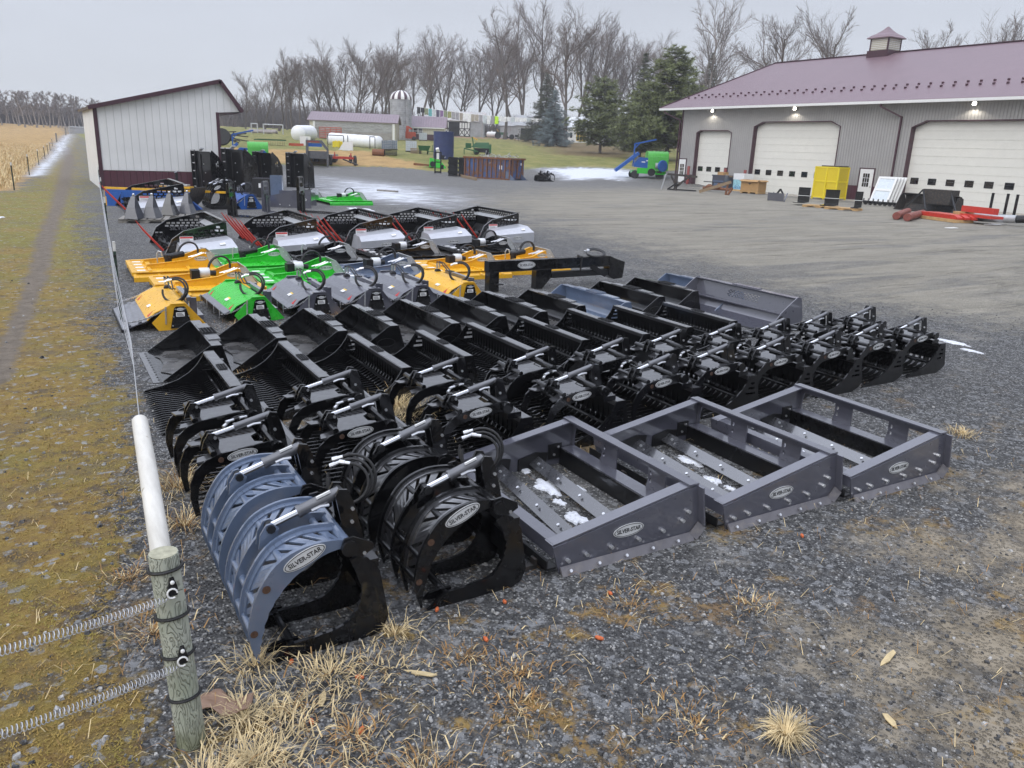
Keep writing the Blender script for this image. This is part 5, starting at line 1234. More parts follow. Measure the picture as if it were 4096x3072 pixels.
for y0, y1, h, c, n in doors:
    d = MB().ext([(y0 - .1, 0), (y1 + .1, 0), (y1 + .1, h + .1), (y0 - .1, h + .1)], .06, 'x', .42).build('overhead_door', MAT['beige_door'], ws)
    mb = MB(); k = 1
    while k * .56 < h: mb.b2((.378, y0, k * .56 - .012), (.389, y1, k * .56 + .006)); k += 1
    mb.build('panel_seam', MAT['seam_grey'] if 'seam_grey' in MAT else M('seam_grey', (.56, .55, .50), .5), d)
    for k in range(n):
        yc = y0 + (y1 - y0) * (k + .5) / n; w = .60 if n > 4 else .62
        f = MB().ext([(yc - w / 2, 1.42), (yc + w / 2, 1.42), (yc + w / 2, 1.85), (yc - w / 2, 1.85)], .02, 'x', .375, [[(yc - w / 2 + .05, 1.47), (yc + w / 2 - .05, 1.47), (yc + w / 2 - .05, 1.80), (yc - w / 2 + .05, 1.80)]]).build('door_window', MAT['ink'], d)
        MB().b2((.378, yc - w / 2 + .05, 1.47), (.386, yc + w / 2 - .05, 1.80)).build('pane', MAT['dark_glass'], f)
    fr = MB(); pts = [(y0, 0), (y0, h - c * .42), (y0 + c, h), (y1 - c, h), (y1, h - c * .42), (y1, 0)]
    inn = [(y0 + .07, 0), (y0 + .07, h - c * .42 - .03), (y0 + c + .02, h - .07), (y1 - c - .02, h - .07), (y1 - .07, h - c * .42 - .03), (y1 - .07, 0)]
    fr.ext(pts + inn[::-1], .42, 'x', .17); fr.build('door_frame', MAT['maroon'], ws)
for y0, y1, h in men:
    f = MB().ext([(y0 - .09, 0), (y0, 0), (y0, h), (y1, h), (y1, 0), (y1 + .09, 0), (y1 + .09, h + .08), (y0 - .09, h + .08)], .05, 'x', -.028).build('man_door', MAT['maroon'], ws)
    MB().b2((-.045, y0 + .002, .02), (-.015, y1 - .002, h - .005)).build('door_leaf', MAT['white_metal'], f)
    yc = (y0 + y1) / 2; g = MB().b2((-.052, yc - .27, 1.02), (-.046, yc + .27, 1.98)).build('door_glass', MAT['dark_glass'], f)
    mb = MB()
    for k in (-.09, .09): mb.b2((-.062, yc + k - .014, 1.02), (-.053, yc + k + .014, 1.98))
    for k in (1.34, 1.66): mb.b2((-.060, yc - .27, k - .014), (-.0535, yc + .27, k + .014))
    mb.build('glazing_bars', MAT['white_metal'], f)
    MB().b2((-.10, y0 + .08, .98), (-.046, y0 + .14, 1.12)).build('handle', MAT['zinc'], f)
# roof: gable, ridge 14.6 m behind the wall
RX, RZ, EX, EZ, RYN = 14.2, 12.35, -.95, 7.05, 62.3
rf = MB().add([(EX, YS - 2, EZ), (RX, YS - 2, RZ), (RX, RYN, RZ), (EX, RYN, EZ), (EX, YS - 2, EZ - .12), (RX, YS - 2, RZ - .12), (RX, RYN, RZ - .12), (EX, RYN, EZ - .12)], [(0, 1, 2, 3), (7, 6, 5, 4), (0, 4, 5, 1), (1, 5, 6, 2), (2, 6, 7, 3), (3, 7, 4, 0)]).build('roof', MAT['roof_mauve'], ws)
MB().add([(2 * RX - EX, YS - 2, EZ), (RX + .01, YS - 2, RZ), (RX + .01, RYN, RZ), (2 * RX - EX, RYN, EZ), (RX + .01, RYN, EZ), (RX + .01, YS - 2, EZ)], [(0, 3, 2, 1), (3, 4, 2), (0, 1, 5), (0, 5, 4, 3)]).build('rear_roof', MAT['roof_mauve'], ws)
MB().bar((RX, YS - 2, RZ + .03), (RX, RYN, RZ + .03), .4, .06).build('ridge_cap', MAT['maroon'], rf)
MB().b2((EX - .08, YS - 2, EZ - .22), (EX + .06, RYN, EZ - .03)).build('gutter', MAT['white_metal'], rf)
MB().b2((EX, YS - 2, EZ - .17), (.2, RYN, EZ - .14)).build('soffit', MAT['white_metal'], rf)
MB().bar((EX, RYN + .02, EZ - .02), (RX, RYN + .02, RZ - .02), .05, .2).build('rake_trim', MAT['maroon'], rf)
sl = (RZ - EZ) / (RX - EX); gd = MB(); k = 0; y = YS - 1
while y < RYN - .3:
    x = EX + (2.9 if k % 2 else 3.75); z = EZ + (x - EX) * sl; gd.b2((x - .07, y - .065, z + .0), (x + .07, y + .065, z + .12)); y += .46; k += 1
tag(gd.build('snow_guards', MAT['maroon'], rf), kind='stuff')
# cupola on the ridge
cy, cx = 49.6, RX - 0.2
c = MB().b2((cx - 1.05, cy - 1.05, RZ - .9), (cx + 1.05, cy + 1.05, RZ + .15)).build('cupola', MAT['maroon'], ws)
b = MB().b2((cx - .88, cy - .88, RZ + .15), (cx + .88, cy + .88, RZ + 1.15)).build('cupola_louvre', MAT['siding_cream'], c)
lv = MB()
for k in range(6): z = RZ + .26 + k * .15; lv.b2((cx - .92, cy - .92, z), (cx + .92, cy + .92, z + .04))
lv.build('louvre_slats', MAT['white_metal'], c)
cp = MB()
for sx in (-1, 1):
    for sy in (-1, 1): cp.b2((cx + sx * .88 - .06, cy + sy * .88 - .06, RZ + .15), (cx + sx * .88 + .06, cy + sy * .88 + .06, RZ + 1.2))
cp.build('cupola_posts', MAT['maroon'], c)
rp_ = []; pr = [(1.18, 1.15), (1.18, 1.22), (.95, 1.42), (.62, 1.62), (.3, 1.9), (.05, 2.2)]
vs = []; fs = []
for r_, z in pr: vs += [(cx + a * r_, cy + b_ * r_, RZ + z) for a, b_ in ((-1, -1), (1, -1), (1, 1), (-1, 1))]
for i in range(len(pr) - 1): fs += [(i * 4 + k, i * 4 + (k + 1) % 4, i * 4 + 4 + (k + 1) % 4, i * 4 + 4 + k) for k in range(4)]
fs += [(3, 2, 1, 0), (len(vs) - 4, len(vs) - 3, len(vs) - 2, len(vs) - 1)]
MB().add(vs, fs).build('cupola_roof', MAT['roof_mauve'], c)
# downspouts
def downspout(y0, y1, xs=-.06):
    MB().bar((-.9, y0, EZ - .2), (-.9, y0, EZ - .42), .11, .11).bar((-.9, y0, EZ - .40), (xs - .05, y1, 5.95), .11, .11).bar((xs - .05, y1, 6.0), (xs - .05, y1, .1), .11, .11, (1, 0, 0)).build('downspout', MAT['maroon'], ws)
downspout(38.3, 37.05); downspout(61.6, 60.15)
# flood lights under the eave, lit
for y in (55.9, 46.6, 31.9, 17.5):
    l = MB().b2((-.22, y - .14, 6.62), (-.05, y + .14, 6.84)).build('flood_light', MAT['white_metal'], ws)
    MB().ext([(y - .12, 6.62), (y + .12, 6.62), (y + .12, 6.80), (y - .12, 6.80)], .015, 'x', -.235).build('lamp', MAT['lamp_glow'], l)
    pl = bpy.data.lights.new('lamp_light', 'SPOT'); pl.energy = 70; pl.spot_size = math.radians(150); pl.color = (1, .93, .8); pl.shadow_soft_size = .1
    po = bpy.data.objects.new('lamp_light', pl); COL.objects.link(po); po.parent = ws; po.location = (-.30, y, 6.6); po.rotation_euler = (0, math.radians(25), 0)

# ---------------------------------------------------------------- open fronted shed at left
sh = thing('storage_shed', 'white ribbed steel shed with a maroon base and a one sided roof, beside the fence', 'building', (2.83, 45.2, 0))
D = 9.0; gab = [(0, .93), (5.84, .93), (5.84, 3.94), (6.98, 4.06), (6.0, 5.42), (0, 3.86)]
gab = [(0, .95), (5.83, .95), (5.83, 3.96), (6.9, 4.04), (5.98, 5.44), (0, 3.90)]
MB().ext(gab, .1, 'y', .05).build('gable_wall', MAT['siding_white'], sh)
MB().b2((0, -.015, 0), (5.83, .09, .93)).build('wainscot', MAT['siding_maroon'], sh)
MB().b2((-.02, -.03, .0), (.16, .02, 3.9)).build('corner_trim', MAT['maroon'], sh)
MB().b2((5.70, -.03, .0), (5.86, .02, 3.96)).build('corner_trim', MAT['maroon'], sh)
MB().b2((0, .1, .0), (.1, D, 3.86)).build('side_wall', MAT['siding_white'], sh)
MB().b2((.1, D - .1, 0), (5.83, D, 3.86)).build('back_wall', MAT['siding_white'], sh)
MB().ext([(0, 3.86), (5.83, 3.86), (6.9, 4.04), (5.98, 5.44)], .1, 'y', D - .05).build('back_gable', MAT['siding_white'], sh)
for y in (.1, 3.1, 6.1, D - .2): MB().b2((5.70, y, 0), (5.85, y + .15, 3.9)).build('post', MAT['new_wood'], sh)
r = MB().bar((-.22, D / 2, 3.86), (6.02, D / 2, 5.50), D + .5, .12).build('roof', MAT['roof_dark'], sh)
MB().bar((5.98, D / 2, 5.53), (7.02, D / 2, 4.03), D + .5, .10).build('roof_hood', MAT['roof_dark'], sh)
MB().bar((-.22, -.26, 3.86), (6.0, -.26, 5.49), .04, .2, (0, 0, 1)).bar((5.96, -.26, 5.50), (7.0, -.26, 4.04), .04, .2).build('rake_trim', MAT['maroon'], sh)
MB().b2((5.86, .0, 3.93), (6.92, D, 3.96)).build('soffit', MAT['maroon'], sh)

# ---------------------------------------------------------------- farm buildings on the rise
def placed(name, label, cat, px, py, r=None, yaw=None, group=None):
    x, y, z = A(px, r, py)
    return thing(name, label, cat, (x, y, z), faceyaw(px) if yaw is None else yaw, group)
# silo
s = placed('silo', 'grey concrete stave silo under a dome striped white and maroon', 'silo', 1604, 556, 151)
Hs, Rs = 6.75, 1.92
MB().lathe([(Rs, -.3), (Rs, Hs)], 28).build('stave_wall', MAT['silo_concrete'] if 'silo_concrete' in MAT else M('silo_concrete', (.36, .365, .375), .85, var=.25, vs=1.2, dirt=((.16, .15, .13), .5), bump=.01), s, smooth=True)
hp = MB(); [hp.lathe([(Rs + .02, z), (Rs + .02, z + .03)], 28) for z in [k * .36 for k in range(1, 20)]]
tag(hp.build('hoops', MAT['galvanised'], s), kind='stuff')
for k in range(20):
    a0, a1 = 2 * PI * k / 20, 2 * PI * (k + 1) / 20; vs = []; m = 6
    for j in range(m + 1):
        b = PI / 2 * j / m; rr = (Rs + .08) * math.cos(b) + .01; z = Hs + 1.6 * math.sin(b); vs += [(rr * math.cos(a0), rr * math.sin(a0), z), (rr * math.cos(a1), rr * math.sin(a1), z)]
    MB().add(vs, [(2 * j, 2 * j + 1, 2 * j + 3, 2 * j + 2) for j in range(m)]).build('dome_panel', MAT['white_metal' if k % 2 else 'maroon'], s, fix=False)
MB().b2((.9, -1.98, 0), (1.25, -1.6, Hs)).build('chute', MAT['silo_concrete'], s)
lad = MB().b2((1.02, -2.05, 1.8), (1.06, -2.0, Hs + .3)).b2((1.3, -2.0, 1.8), (1.34, -1.95, Hs + .3))
for k in range(18): lad.b2((1.02, -2.04, 2 + k * .3), (1.34, -1.98, 2.03 + k * .3))
lad.build('ladder', MAT['galvanised'], s)
# long livestock barn with curtain side
def gable_house(name, label, px, py, r, yaw, L, W, He, Hr, wall, roof, base=None, cat='barn', over=.4, group=None):
    t = placed(name, label, cat, px, py, r, yaw, group)
    MB().ext([(0, 0), (L, 0), (L, He), (0, He)], .12, 'y', .06).build('front_wall', MAT[wall], t)
    MB().ext([(0, 0), (L, 0), (L, He), (0, He)], .12, 'y', W - .06).build('rear_wall', MAT[wall], t)
    for x in (0, L): MB().ext([(.12, 0), (W - .12, 0), (W - .12, He), (W / 2, Hr - .05), (.12, He)], .12, 'x', .06 if x == 0 else L - .06).build('gable_wall', MAT[wall], t)
    rf = MB().bar((L / 2, -over * .6, He - .02), (L / 2, W / 2, Hr + .06), L + 2 * over, .1).build('roof', MAT[roof], t)
    MB().bar((L / 2, W + over * .6, He - .02), (L / 2, W / 2, Hr + .06), L + 2 * over, .1).build('roof', MAT[roof], t)
    return t, rf
bl, rf = gable_house('livestock_barn', 'long low barn with a mauve roof and grey side curtain, left of the silo', 1240, 550, 138, faceyaw(1400) + math.radians(-7), 13.8, 9, 2.75, 4.15, 'siding_cream', 'roof_mauve_far')
MB().b2((.9, -.06, 0), (13.2, -.01, 1.15)).build('base_wall', MAT['concrete_wall'], bl)
cu = NT('curtain'); cu.set(Base_Color=cu.ramp(cu.noise(1.2, 5, .6, scale3=(.5, 1, 3)), [(.3, (.26, .26, .25)), (.7, (.40, .40, .39))]), Roughness=.7); cu.bump(cu.noise(1.5, 3, scale3=(1, 1, 2)), .15); MAT['curtain'] = cu.m
MB().b2((.9, -.05, 1.15), (13.2, -.012, 2.58)).build('side_curtain', MAT['curtain'], bl)
MB().b2((-.1, -.09, 2.6), (14.0, -.05, 2.77)).build('fascia', MAT['white_metal'], bl)
for x in (.55, 13.3): MB().b2((x, -.14, 0), (x + .35, -.02, 2.7)).build('corner_post', MAT['white_metal'], bl)
an, rf = gable_house('milk_house', 'low cream annex with a mauve roof and a dark window, right of the silo', 1530, 553, 152, faceyaw(1640) + math.radians(-5), 11.2, 6, 2.2, 4.1, 'siding_cream', 'roof_mauve_far')
MB().b2((0, -.03, 0), (11.2, -.005, 1.0)).build('wainscot', MAT['maroon'], an)
wf = MB().b2((4.6, -.05, 1.05), (7.3, -.01, 2.0)).build('window', MAT['white_metal'], an)
for x in (4.7, 5.65, 6.5):
    for z in (1.1, 1.57): MB().b2((x, -.06, z), (x + .72, -.051, z + .38)).build('pane', MAT['dark_glass'], wf)
MB().b2((-.1, -.36, 2.03), (11.3, -.30, 2.2)).build('fascia', MAT['white_metal'], an)
# old tin barn
ob, rf = gable_house('old_barn', 'old tin barn with a rusty patched roof and white crossed doors', 1698, 548, 206, faceyaw(1810) + math.radians(-4), 14.6, 10, 3.7, 6.0, 'siding_tin', 'roof_rusty')
def xdoor(x0, x1):
    d = MB().b2((x0, -.06, .1), (x1, -.01, 3.4)).build('barn_door', MAT['white_metal'], ob); m = (x0 + x1) / 2; b = MB()
    for p, q_ in (((x0, .15), (m, 1.9)), ((m, .15), (x0, 1.9)), ((m, .15), (x1, 1.9)), ((x1, .15), (m, 1.9)), ((x0, 1.9), (x1, 1.9)), ((x0, .12), (x1, .12)), ((x0, 3.38), (x1, 3.38))): b.bar((p[0], -.08, p[1]), (q_[0], -.08, q_[1]), .03, .17)
    for k in range(5): x = x0 + (x1 - x0) * k / 4; b.bar((x, -.082, 0.1 if k in (0, 2, 4) else 1.9), (x, -.082, 3.4), .03, .14, (1, 0, 0))
    b.build('door_boards', MAT['ink'], d)
xdoor(3.6, 6.0); xdoor(8.6, 11.2)
MB().b2((6.0, -.05, 0), (8.6, -.005, 3.4)).build('dark_doorway', MAT['black_void'], ob)
MB().ext([(4.7, 4.0), (5.3, 4.0), (5.3, 4.7), (4.7, 4.7)], .06, 'x', -.03).build('gable_window', MAT['dark_glass'], ob)
# houses behind the conifers
for (nm, lab, px, py, r, L, W, He, Hr, wl, rfm, cat) in [('grey_garage', 'small grey two gabled garage behind the clothesline', 2000, 546, 205, 6.5, 6, 3.0, 5.0, 'siding_tin', 'siding_tin', 'garage'), ('farm_house', 'grey house with a dark open carport behind the spruces', 2062, 546, 196, 12, 8, 3.2, 5.6, 'siding_tin', 'siding_tin', 'house'), ('white_house', 'small white building with a white roof and a glazed door behind the lawn trees', 2262, 549, 186, 8.5, 6, 3.1, 5.5, 'white_metal', 'roof_white', 'house'), ('grey_house', 'pale house half hidden behind the tall pines', 2560, 560, 175, 12, 7, 3, 5.2, 'siding_tin', 'roof_white', 'house')]:
    t, rf = gable_house(nm, lab, px, py, r, faceyaw(px) + math.radians(-4), L, W, He, Hr, wl, rfm, cat=cat)
    if nm == 'farm_house': MB().b2((1.2, -.05, 0), (5.2, -.005, 2.6)).build('carport_opening', MAT['black_void'], t); MB().b2((6.6, -.05, .2), (8, -.005, 2.4)).build('window', MAT['dark_glass'], t)
    if nm == 'white_house':
        d = MB().b2((.8, -.06, 0), (1.7, -.01, 2.2)).build('door', MAT['white_metal'], t); MB().b2((1.0, -.075, 1.0), (1.5, -.061, 2.0)).build('pane', MAT['dark_glass'], d)
        w_ = MB().b2((2.4, -.05, .4), (4.6, -.005, 2.4)).build('window', MAT['yellow_sticker'], t)
        for k in range(6): MB().b2((2.5 + .7 * (k % 3), -.06, .5 + 1.0 * (k // 3)), (3.1 + .7 * (k % 3), -.052, 1.35 + 1.0 * (k // 3))).build('pane', MAT['dark_glass'], w_)
# ================================================================ fences
def fx(y): return .135 + .0585 * y
# corner post with insulator hoops
t = thing('fence_post', 'weathered round wooden corner post with black hose rings, in the left foreground', 'fence post', (.337, 3.33, 0))
tp = Vector((-.045, -.02, 1.0))
N = 26; pts = [(tp.x * k / N, tp.y * k / N, tp.z * k / N - .03 * (k == 0)) for k in range(N + 1)]
MB().tube(pts, [.064 - .004 * k / N for k in range(N + 1)], 24).build('post_body', MAT['weathered_post'], t, smooth=True)
MB().lathe([(.056, 0), (.057, .003), (.010, .0045)], 20, c=(tp.x, tp.y, tp.z)).build('end_grain', MAT['end_grain'] if 'end_grain' in MAT else M('end_grain', (.34, .33, .24), .85, vs=30), t)
def pc(z): return Vector((tp.x * z, tp.y * z, z))
for z in (.93, .70, .50, .27, .26): 
    if z == .26: continue
    c = pc(z); MB().tube([c + Vector((.069 * math.cos(a), .069 * math.sin(a), .012 * math.cos(a + 1.2))) for a in [2 * PI * k / 24 for k in range(25)]], .0075, 6, False).build('hose_ring', MAT['rubber'], t, smooth=True)
for z in (.875, .53):
    c = pc(z) + Vector((.012, -.068, 0))
    i = MB().ext([(-.016, -.045), (.016, -.045), (.02, -.01), (.008, .035), (-.008, .035), (-.02, -.01)], .022, 'y', 0, M=Matrix.Translation(c)).build('insulator', MAT['black_dull'], t)
    MB().lathe([(.009, 0), (.009, .006), (.004, .009)], 10, Matrix.Translation(c + Vector((0, -.011, .02))) @ Matrix.Rotation(PI / 2, 4, 'X')).build('screw', MAT['white_metal'], i)
    MB().tube([c + Vector((.02 * math.cos(a) - .004, -.016, -.03 + .022 * math.sin(a))) for a in [2 * PI * k / 12 for k in range(11)]], .004, 6).build('wire_hook', MAT['white_metal'], i)
# spring gates running off to the left
for k, (z, lab) in enumerate(((.85, 'upper stretched coil spring gate hooked to the corner post'), (.505, 'lower stretched coil spring gate hooked to the corner post'))):
    a = Vector((.337, 3.33, 0)) + pc(z) + Vector((.0, -.075, -.03)); e = Vector((-2.0, 2.42, z + .52)); n = 150; pts = []
    L = (e - a).length; d = (e - a).normalized(); u = d.cross(Vector((0, 0, 1))).normalized(); v = u.cross(d)
    for i in range(n * 8):
        f = i / (n * 8); ag = 2 * PI * n * f; sagz = -.10 * 4 * f * (1 - f); rr = .019 * min(1, f * 40)
        g = max(0, f)
        pts.append(a + d * (L * g) + Vector((0, 0, sagz)) + u * (rr * math.cos(ag)) + v * (rr * math.sin(ag)))
    o = MB().tube(pts, .0022, 4, False).build('spring_gate', MAT['galvanised'], smooth=True, fix=False); tag(o, lab, 'spring gate', 'coil spring gates')
# brace pole, far corner post
o = MB().tube([(.291, 3.37, .945), (.323, 3.9, .955), (.36, 4.5, .965), (.398, 5.16, .98)], [.043, .046, .047, .047], 18).build('brace_pole', MAT['bare_pole'], smooth=True); tag(o, 'pale barked pole lying level along the top of the fence behind the corner post', 'pole')
o = MB().tube([(.47, 5.2, -.05), (.43, 5.19, .5), (.405, 5.17, .94)], .032, 14).build('fence_post', MAT['weathered_post'], smooth=True); tag(o, 'second wooden post hidden below the far end of the pale pole', 'fence post')
# steel posts of the near fence and their wires
tpost = thing('steel_post', 'x', 'fence post')
M('post_green', (.02, .045, .03), .55, dirt=(DUST, .2)); M('post_white', (.6, .6, .58), .6)
MB().b2((-.018, -.004, 0), (.018, .004, 1.06)).b2((-.004, .004, 0), (.004, .03, 1.06)).build('post_body', MAT['post_green'], tpost)
MB().b2((-.019, -.005, 1.06), (.019, .031, 1.2)).build('white_tip', MAT['post_white'], tpost)
st = MB(); [st.b2((-.010, -.014, .1 + k * .055), (.010, -.004, .112 + k * .055)) for k in range(17)]
tag(st.build('studs', MAT['post_green'], tpost), kind='stuff')
cl = MB(); [cl.b2((-.02, -.03, z), (.02, -.004, z + .03)) for z in (.25, .45, .65, .83, .98)]
cl.build('wire_clips', MAT['black_dull'], tpost)
TP = Tree(tpost)
for i, y in enumerate([12.85, 22.1, 32.2, 42.4, 52.5, 62.6, 73, 84, 96]):
    o = tpost if i == 0 else TP.dup(); o.location = (fx(y), y, tz(fx(y), y)); o.rotation_euler = (0, 0, rnd.uniform(-.2, .2))
    tag(o, 'green white tipped steel post in the near fence, ' + ['closest to the camera', 'second one along', 'third one along', 'beside the shed wall', 'beyond the shed front', 'far along the fence', 'far along the fence', 'far along the fence', 'farthest one seen'][i], 'fence post', 'steel posts of the near fence' if i not in (5, 6, 7) else 'far steel posts of the near fence')
for k, z in enumerate((.26, .46, .66, .84, .98)):
    P = [(fx(y) - (.03 if y > 6 else 0), y, (z if y > 6 else .93 + k * .015)) for y in (5.22, 6.2, 12.85, 22.1, 32.2, 42.4, 52.5, 62.6, 96)]
    P[0] = (.40, 5.2, .94 + k * .012); P[1] = (fx(7.5), 7.5, .94 + (z - .94) * .30)
    o = MB().tube(P, .0032, 4).build('fence_wire', MAT['galvanised'], fix=False); tag(o, 'thin galvanised wire of the near fence, ' + ['lowest strand', 'second strand from below', 'middle strand', 'second strand from the top', 'top strand'][k], 'fence wire', 'wires of the near fence')
# second fence along the field
F2 = [(-.86, 44.2), (-.24, 59.3), (.45, 76.8), (1.15, 94), (1.75, 112), (2.35, 131), (3.0, 146)]
for i, (x, y) in enumerate(F2):
    o = TP.dup(); o.location = (x, y, tz(x, y)); o.scale = (1.5, 1.5, 1.05)
    tag(o, 'dark steel post in the fence along the snowy strip, ' + ['nearest one', 'second one', 'third one', 'fourth one', 'fifth one', 'sixth one', 'farthest one'][i], 'fence post', 'steel posts of the field fence')
for i, (px, r) in enumerate([(222, 165), (262, 205)]):
    x, y, z = A(px, r); o = MB().tube([(0, 0, -.1), (0, 0, 1.5)], .13, 8).build('fence_post', MAT['grey_wood'], smooth=True); o.location = (x, y, z); tag(o, ['grey wooden post by the snow strip', 'farther grey wooden post at the end of the snow strip'][i], 'fence post')
def hframe(px, r, w, h, label, yaw=0):
    x, y, z = A(px, r); t = thing('pipe_gateway', label, 'gateway', (x, y, z), faceyaw(px) + yaw)
    for s in (-1, 1): MB().cyl((s * w / 2, 0, -.1), (s * w / 2, 0, h), .1, 8).build('frame_post', MAT['galvanised'], t)
    MB().cyl((-w / 2, 0, h - .1), (w / 2, 0, h - .1), .09, 8).build('cross_bar', MAT['galvanised'], t)
hframe(310, 220, 3.3, 1.6, 'grey pipe gate frame at the far end of the grass track')
hframe(1095, 148, 3.2, 1.7, 'grey pipe gate frame left of the long barn'); hframe(1020, 150, 1.0, 1.7, 'small grey pipe frame near the log pile')
x, y, z = A(362, 62); o = MB().tube([(0, 0, 0), (0, 0, 1.5), (.15, 0, 1.62), (.8, 0, 1.62)], .06, 8).build('pipe_gate', MAT['galvanised'], smooth=True); o.location = (x, y, z); tag(o, 'bent grey pipe gate end beside the shed side wall', 'gate')

# ================================================================ things by the shed
def pallet(name, label, loc, rz, L=1.2, W=1.0, mt='grey_wood', group=None):
    t = thing(name, label, 'pallet', loc, rz, group)
    for k in range(7): MB().b2((-L / 2 + k * L / 7, -W / 2, .105), (-L / 2 + k * L / 7 + L / 9, W / 2, .125)).build('deck_board', MAT[mt], t)
    for y in (-W / 2 + .05, 0, W / 2 - .05):
        MB().ext([(-L / 2, .02), (-L * .36, .02), (-L * .33, .06), (-L * .12, .06), (-L * .09, .02), (L * .09, .02), (L * .12, .06), (L * .33, .06), (L * .36, .02), (L / 2, .02), (L / 2, .105), (-L / 2, .105)], .045, 'y', y).build('runner', MAT[mt], t)
    for k in range(3): MB().b2((-L / 2 + k * L * .42, -W / 2, 0), (-L / 2 + k * L * .42 + L * .16, W / 2, .02)).build('base_board', MAT[mt], t)
    return t
pallet('pallet', 'weathered grey pallet under the grey hoppers, left one', G(585, 886) + (0,), math.radians(-12), 1.5, 1.15); pallet('pallet', 'weathered grey pallet under the grey hoppers, right one', G(705, 872) + (0,), math.radians(-12), 1.5, 1.1)
M('hopper_slate', (.032, .034, .045), .4, var=.1, dirt=(DUST, .05), coat=.6)
def make_hopper():
    t = thing('ground_spike', 'x', 'attachment')
    vs = [(-.10, -.0, .80), (.10, -.0, .80), (.10, .14, .78), (-.10, .14, .78), (-.19, -.36, .42), (.21, -.36, .40), (.22, .26, .36), (-.19, .26, .36), (-.26, -.62, .02), (.42, -.60, -.0), (.40, .30, .02), (-.24, .30, .02)]
    fs = [(0, 1, 2, 3)] + [(i + k, i + (k + 1) % 4, i + 4 + (k + 1) % 4, i + 4 + k) for i in (0, 4) for k in range(4)]
    MB().add(vs, fs).build('hopper_shell', MAT['hopper_slate'], t)
    MB().lathe([(.05, .79), (.07, .83), (.06, .88), (.02, .90)], 12, c=(0, .07, 0)).build('hitch_ball', MAT['chrome'], t, smooth=True)
    MB().b2((-.5, .1, .02), (-.3, .16, .07)).b2((-.5, .1, .02), (-.46, .3, .06)).build('latch', MAT['black_dull'], t)
    return t
hp = make_hopper(); HT = Tree(hp)
for i, (px, py, mt) in enumerate([(540, 873, 0), (612, 870, 0), (682, 858, 1), (752, 852, 0)]):
    o = hp if i == 0 else HT.dup(); o.location = G(px, py, .13) + (.13,); o.rotation_euler = (0, 0, math.radians(-31)); o.scale = (.62, .62, .86)
    tag(o, ['slate tapered steel hopper with a ball on top, leftmost of four', 'slate tapered steel hopper with a ball on top, second from left', 'black tapered steel hopper with a ball on top', 'slate tapered steel hopper with a ball on top, rightmost of four'][i], 'hopper', 'tapered hoppers on the pallets')
    if mt:
        for c in kids(o):
            if c.name.startswith('hopper_shell'): c.data = c.data.copy(); c.data.materials[0] = MAT['black_paint']
# blue plough blades and yellow frame behind
t = thing('snow_plough', 'long blue blade with a yellow rail lying at the foot of the shed', 'snow plough', G(425, 822) + (0,), math.radians(-31))
MB().b2((0, 0, .35), (3.6, .15, .62)).b2((.05, -.02, .0), (.7, .3, .5)).build('blade', MAT['blue_paint'], t)
MB().b2((-.12, .2, .62), (4.6, .32, .70)).b2((-.12, .2, .0), (-.04, .32, .66)).build('rail', MAT['yellow_paint'], t)
t = thing('snow_plough', 'blue angled blade half hidden behind the hoppers', 'snow plough', G(665, 835) + (0,), math.radians(-40))
MB().ext([(0, .35), (.2, .55), (.75, .62), (1.5, .05), (1.3, .0), (.5, .30)], .12, 'y', 0).b2((-.2, .05, .5), (.8, .35, .62)).build('blade', MAT['blue_paint'], t)
t = thing('steel_bundle', 'stack of galvanised fittings on a yellow rack by the shed wall', 'steel bundle', G(655, 772) + (0,), math.radians(-31))
MB().b2((-.2, 0, .25), (1.3, .5, .34)).build('rack', MAT['yellow_paint'], t); MB().b2((-.5, .05, .36), (1.15, .45, .44)).b2((.2, .1, .44), (.24, .14, .62)).b2((.4, .1, .44), (.44, .14, .62)).b2((.6, .1, .44), (.64, .14, .6)).build('fittings', MAT['galvanised'], t)
t = thing('tyre', 'old black tyre lying flat by the shed wall', 'tyre', G(708, 766) + (0,), 0)
MB().lathe([(.25, .05), (.5, 0), (.6, .06), (.6, .2), (.5, .27), (.25, .22), (.2, .14)], 24).build('tread', MAT['tyre'], t, smooth=True)
t = thing('trailer_jack', 'thin upright black jack with a white head in front of the shed', 'jack', G(712, 775) + (0,), 0)
MB().b2((-.06, -.05, 0), (.06, .05, 1.0)).build('leg', MAT['black_dull'], t); MB().bar((-.1, 0, 1.0), (.12, 0, 1.08), .05, .04).build('crank', MAT['zinc'], t)
t = thing('plough_share', 'dark curved steel mouldboard leaning behind the hoppers', 'attachment', G(800, 838) + (0,), math.radians(-35))
MB().sheet(arcpts([(-1.1, .12), (-.7, .05), (-.2, .2), (.05, .55), (.12, .85)], 14), -.9, .3, .03).build('mouldboard', MAT['black_worn'], t, smooth=True)
t = thing('junk_bags', 'heap of pale plastic wrap and parts beside the curved steel', 'plastic wrap', G(770, 795) + (0,), 0)
q = random.Random(8); mb = MB()
for k in range(9): blob(mb, (q.uniform(-.5, .5), q.uniform(-.3, .3), .15), q.uniform(.15, .35), q)
mb.build('wrap', MAT['white_plastic'], t)
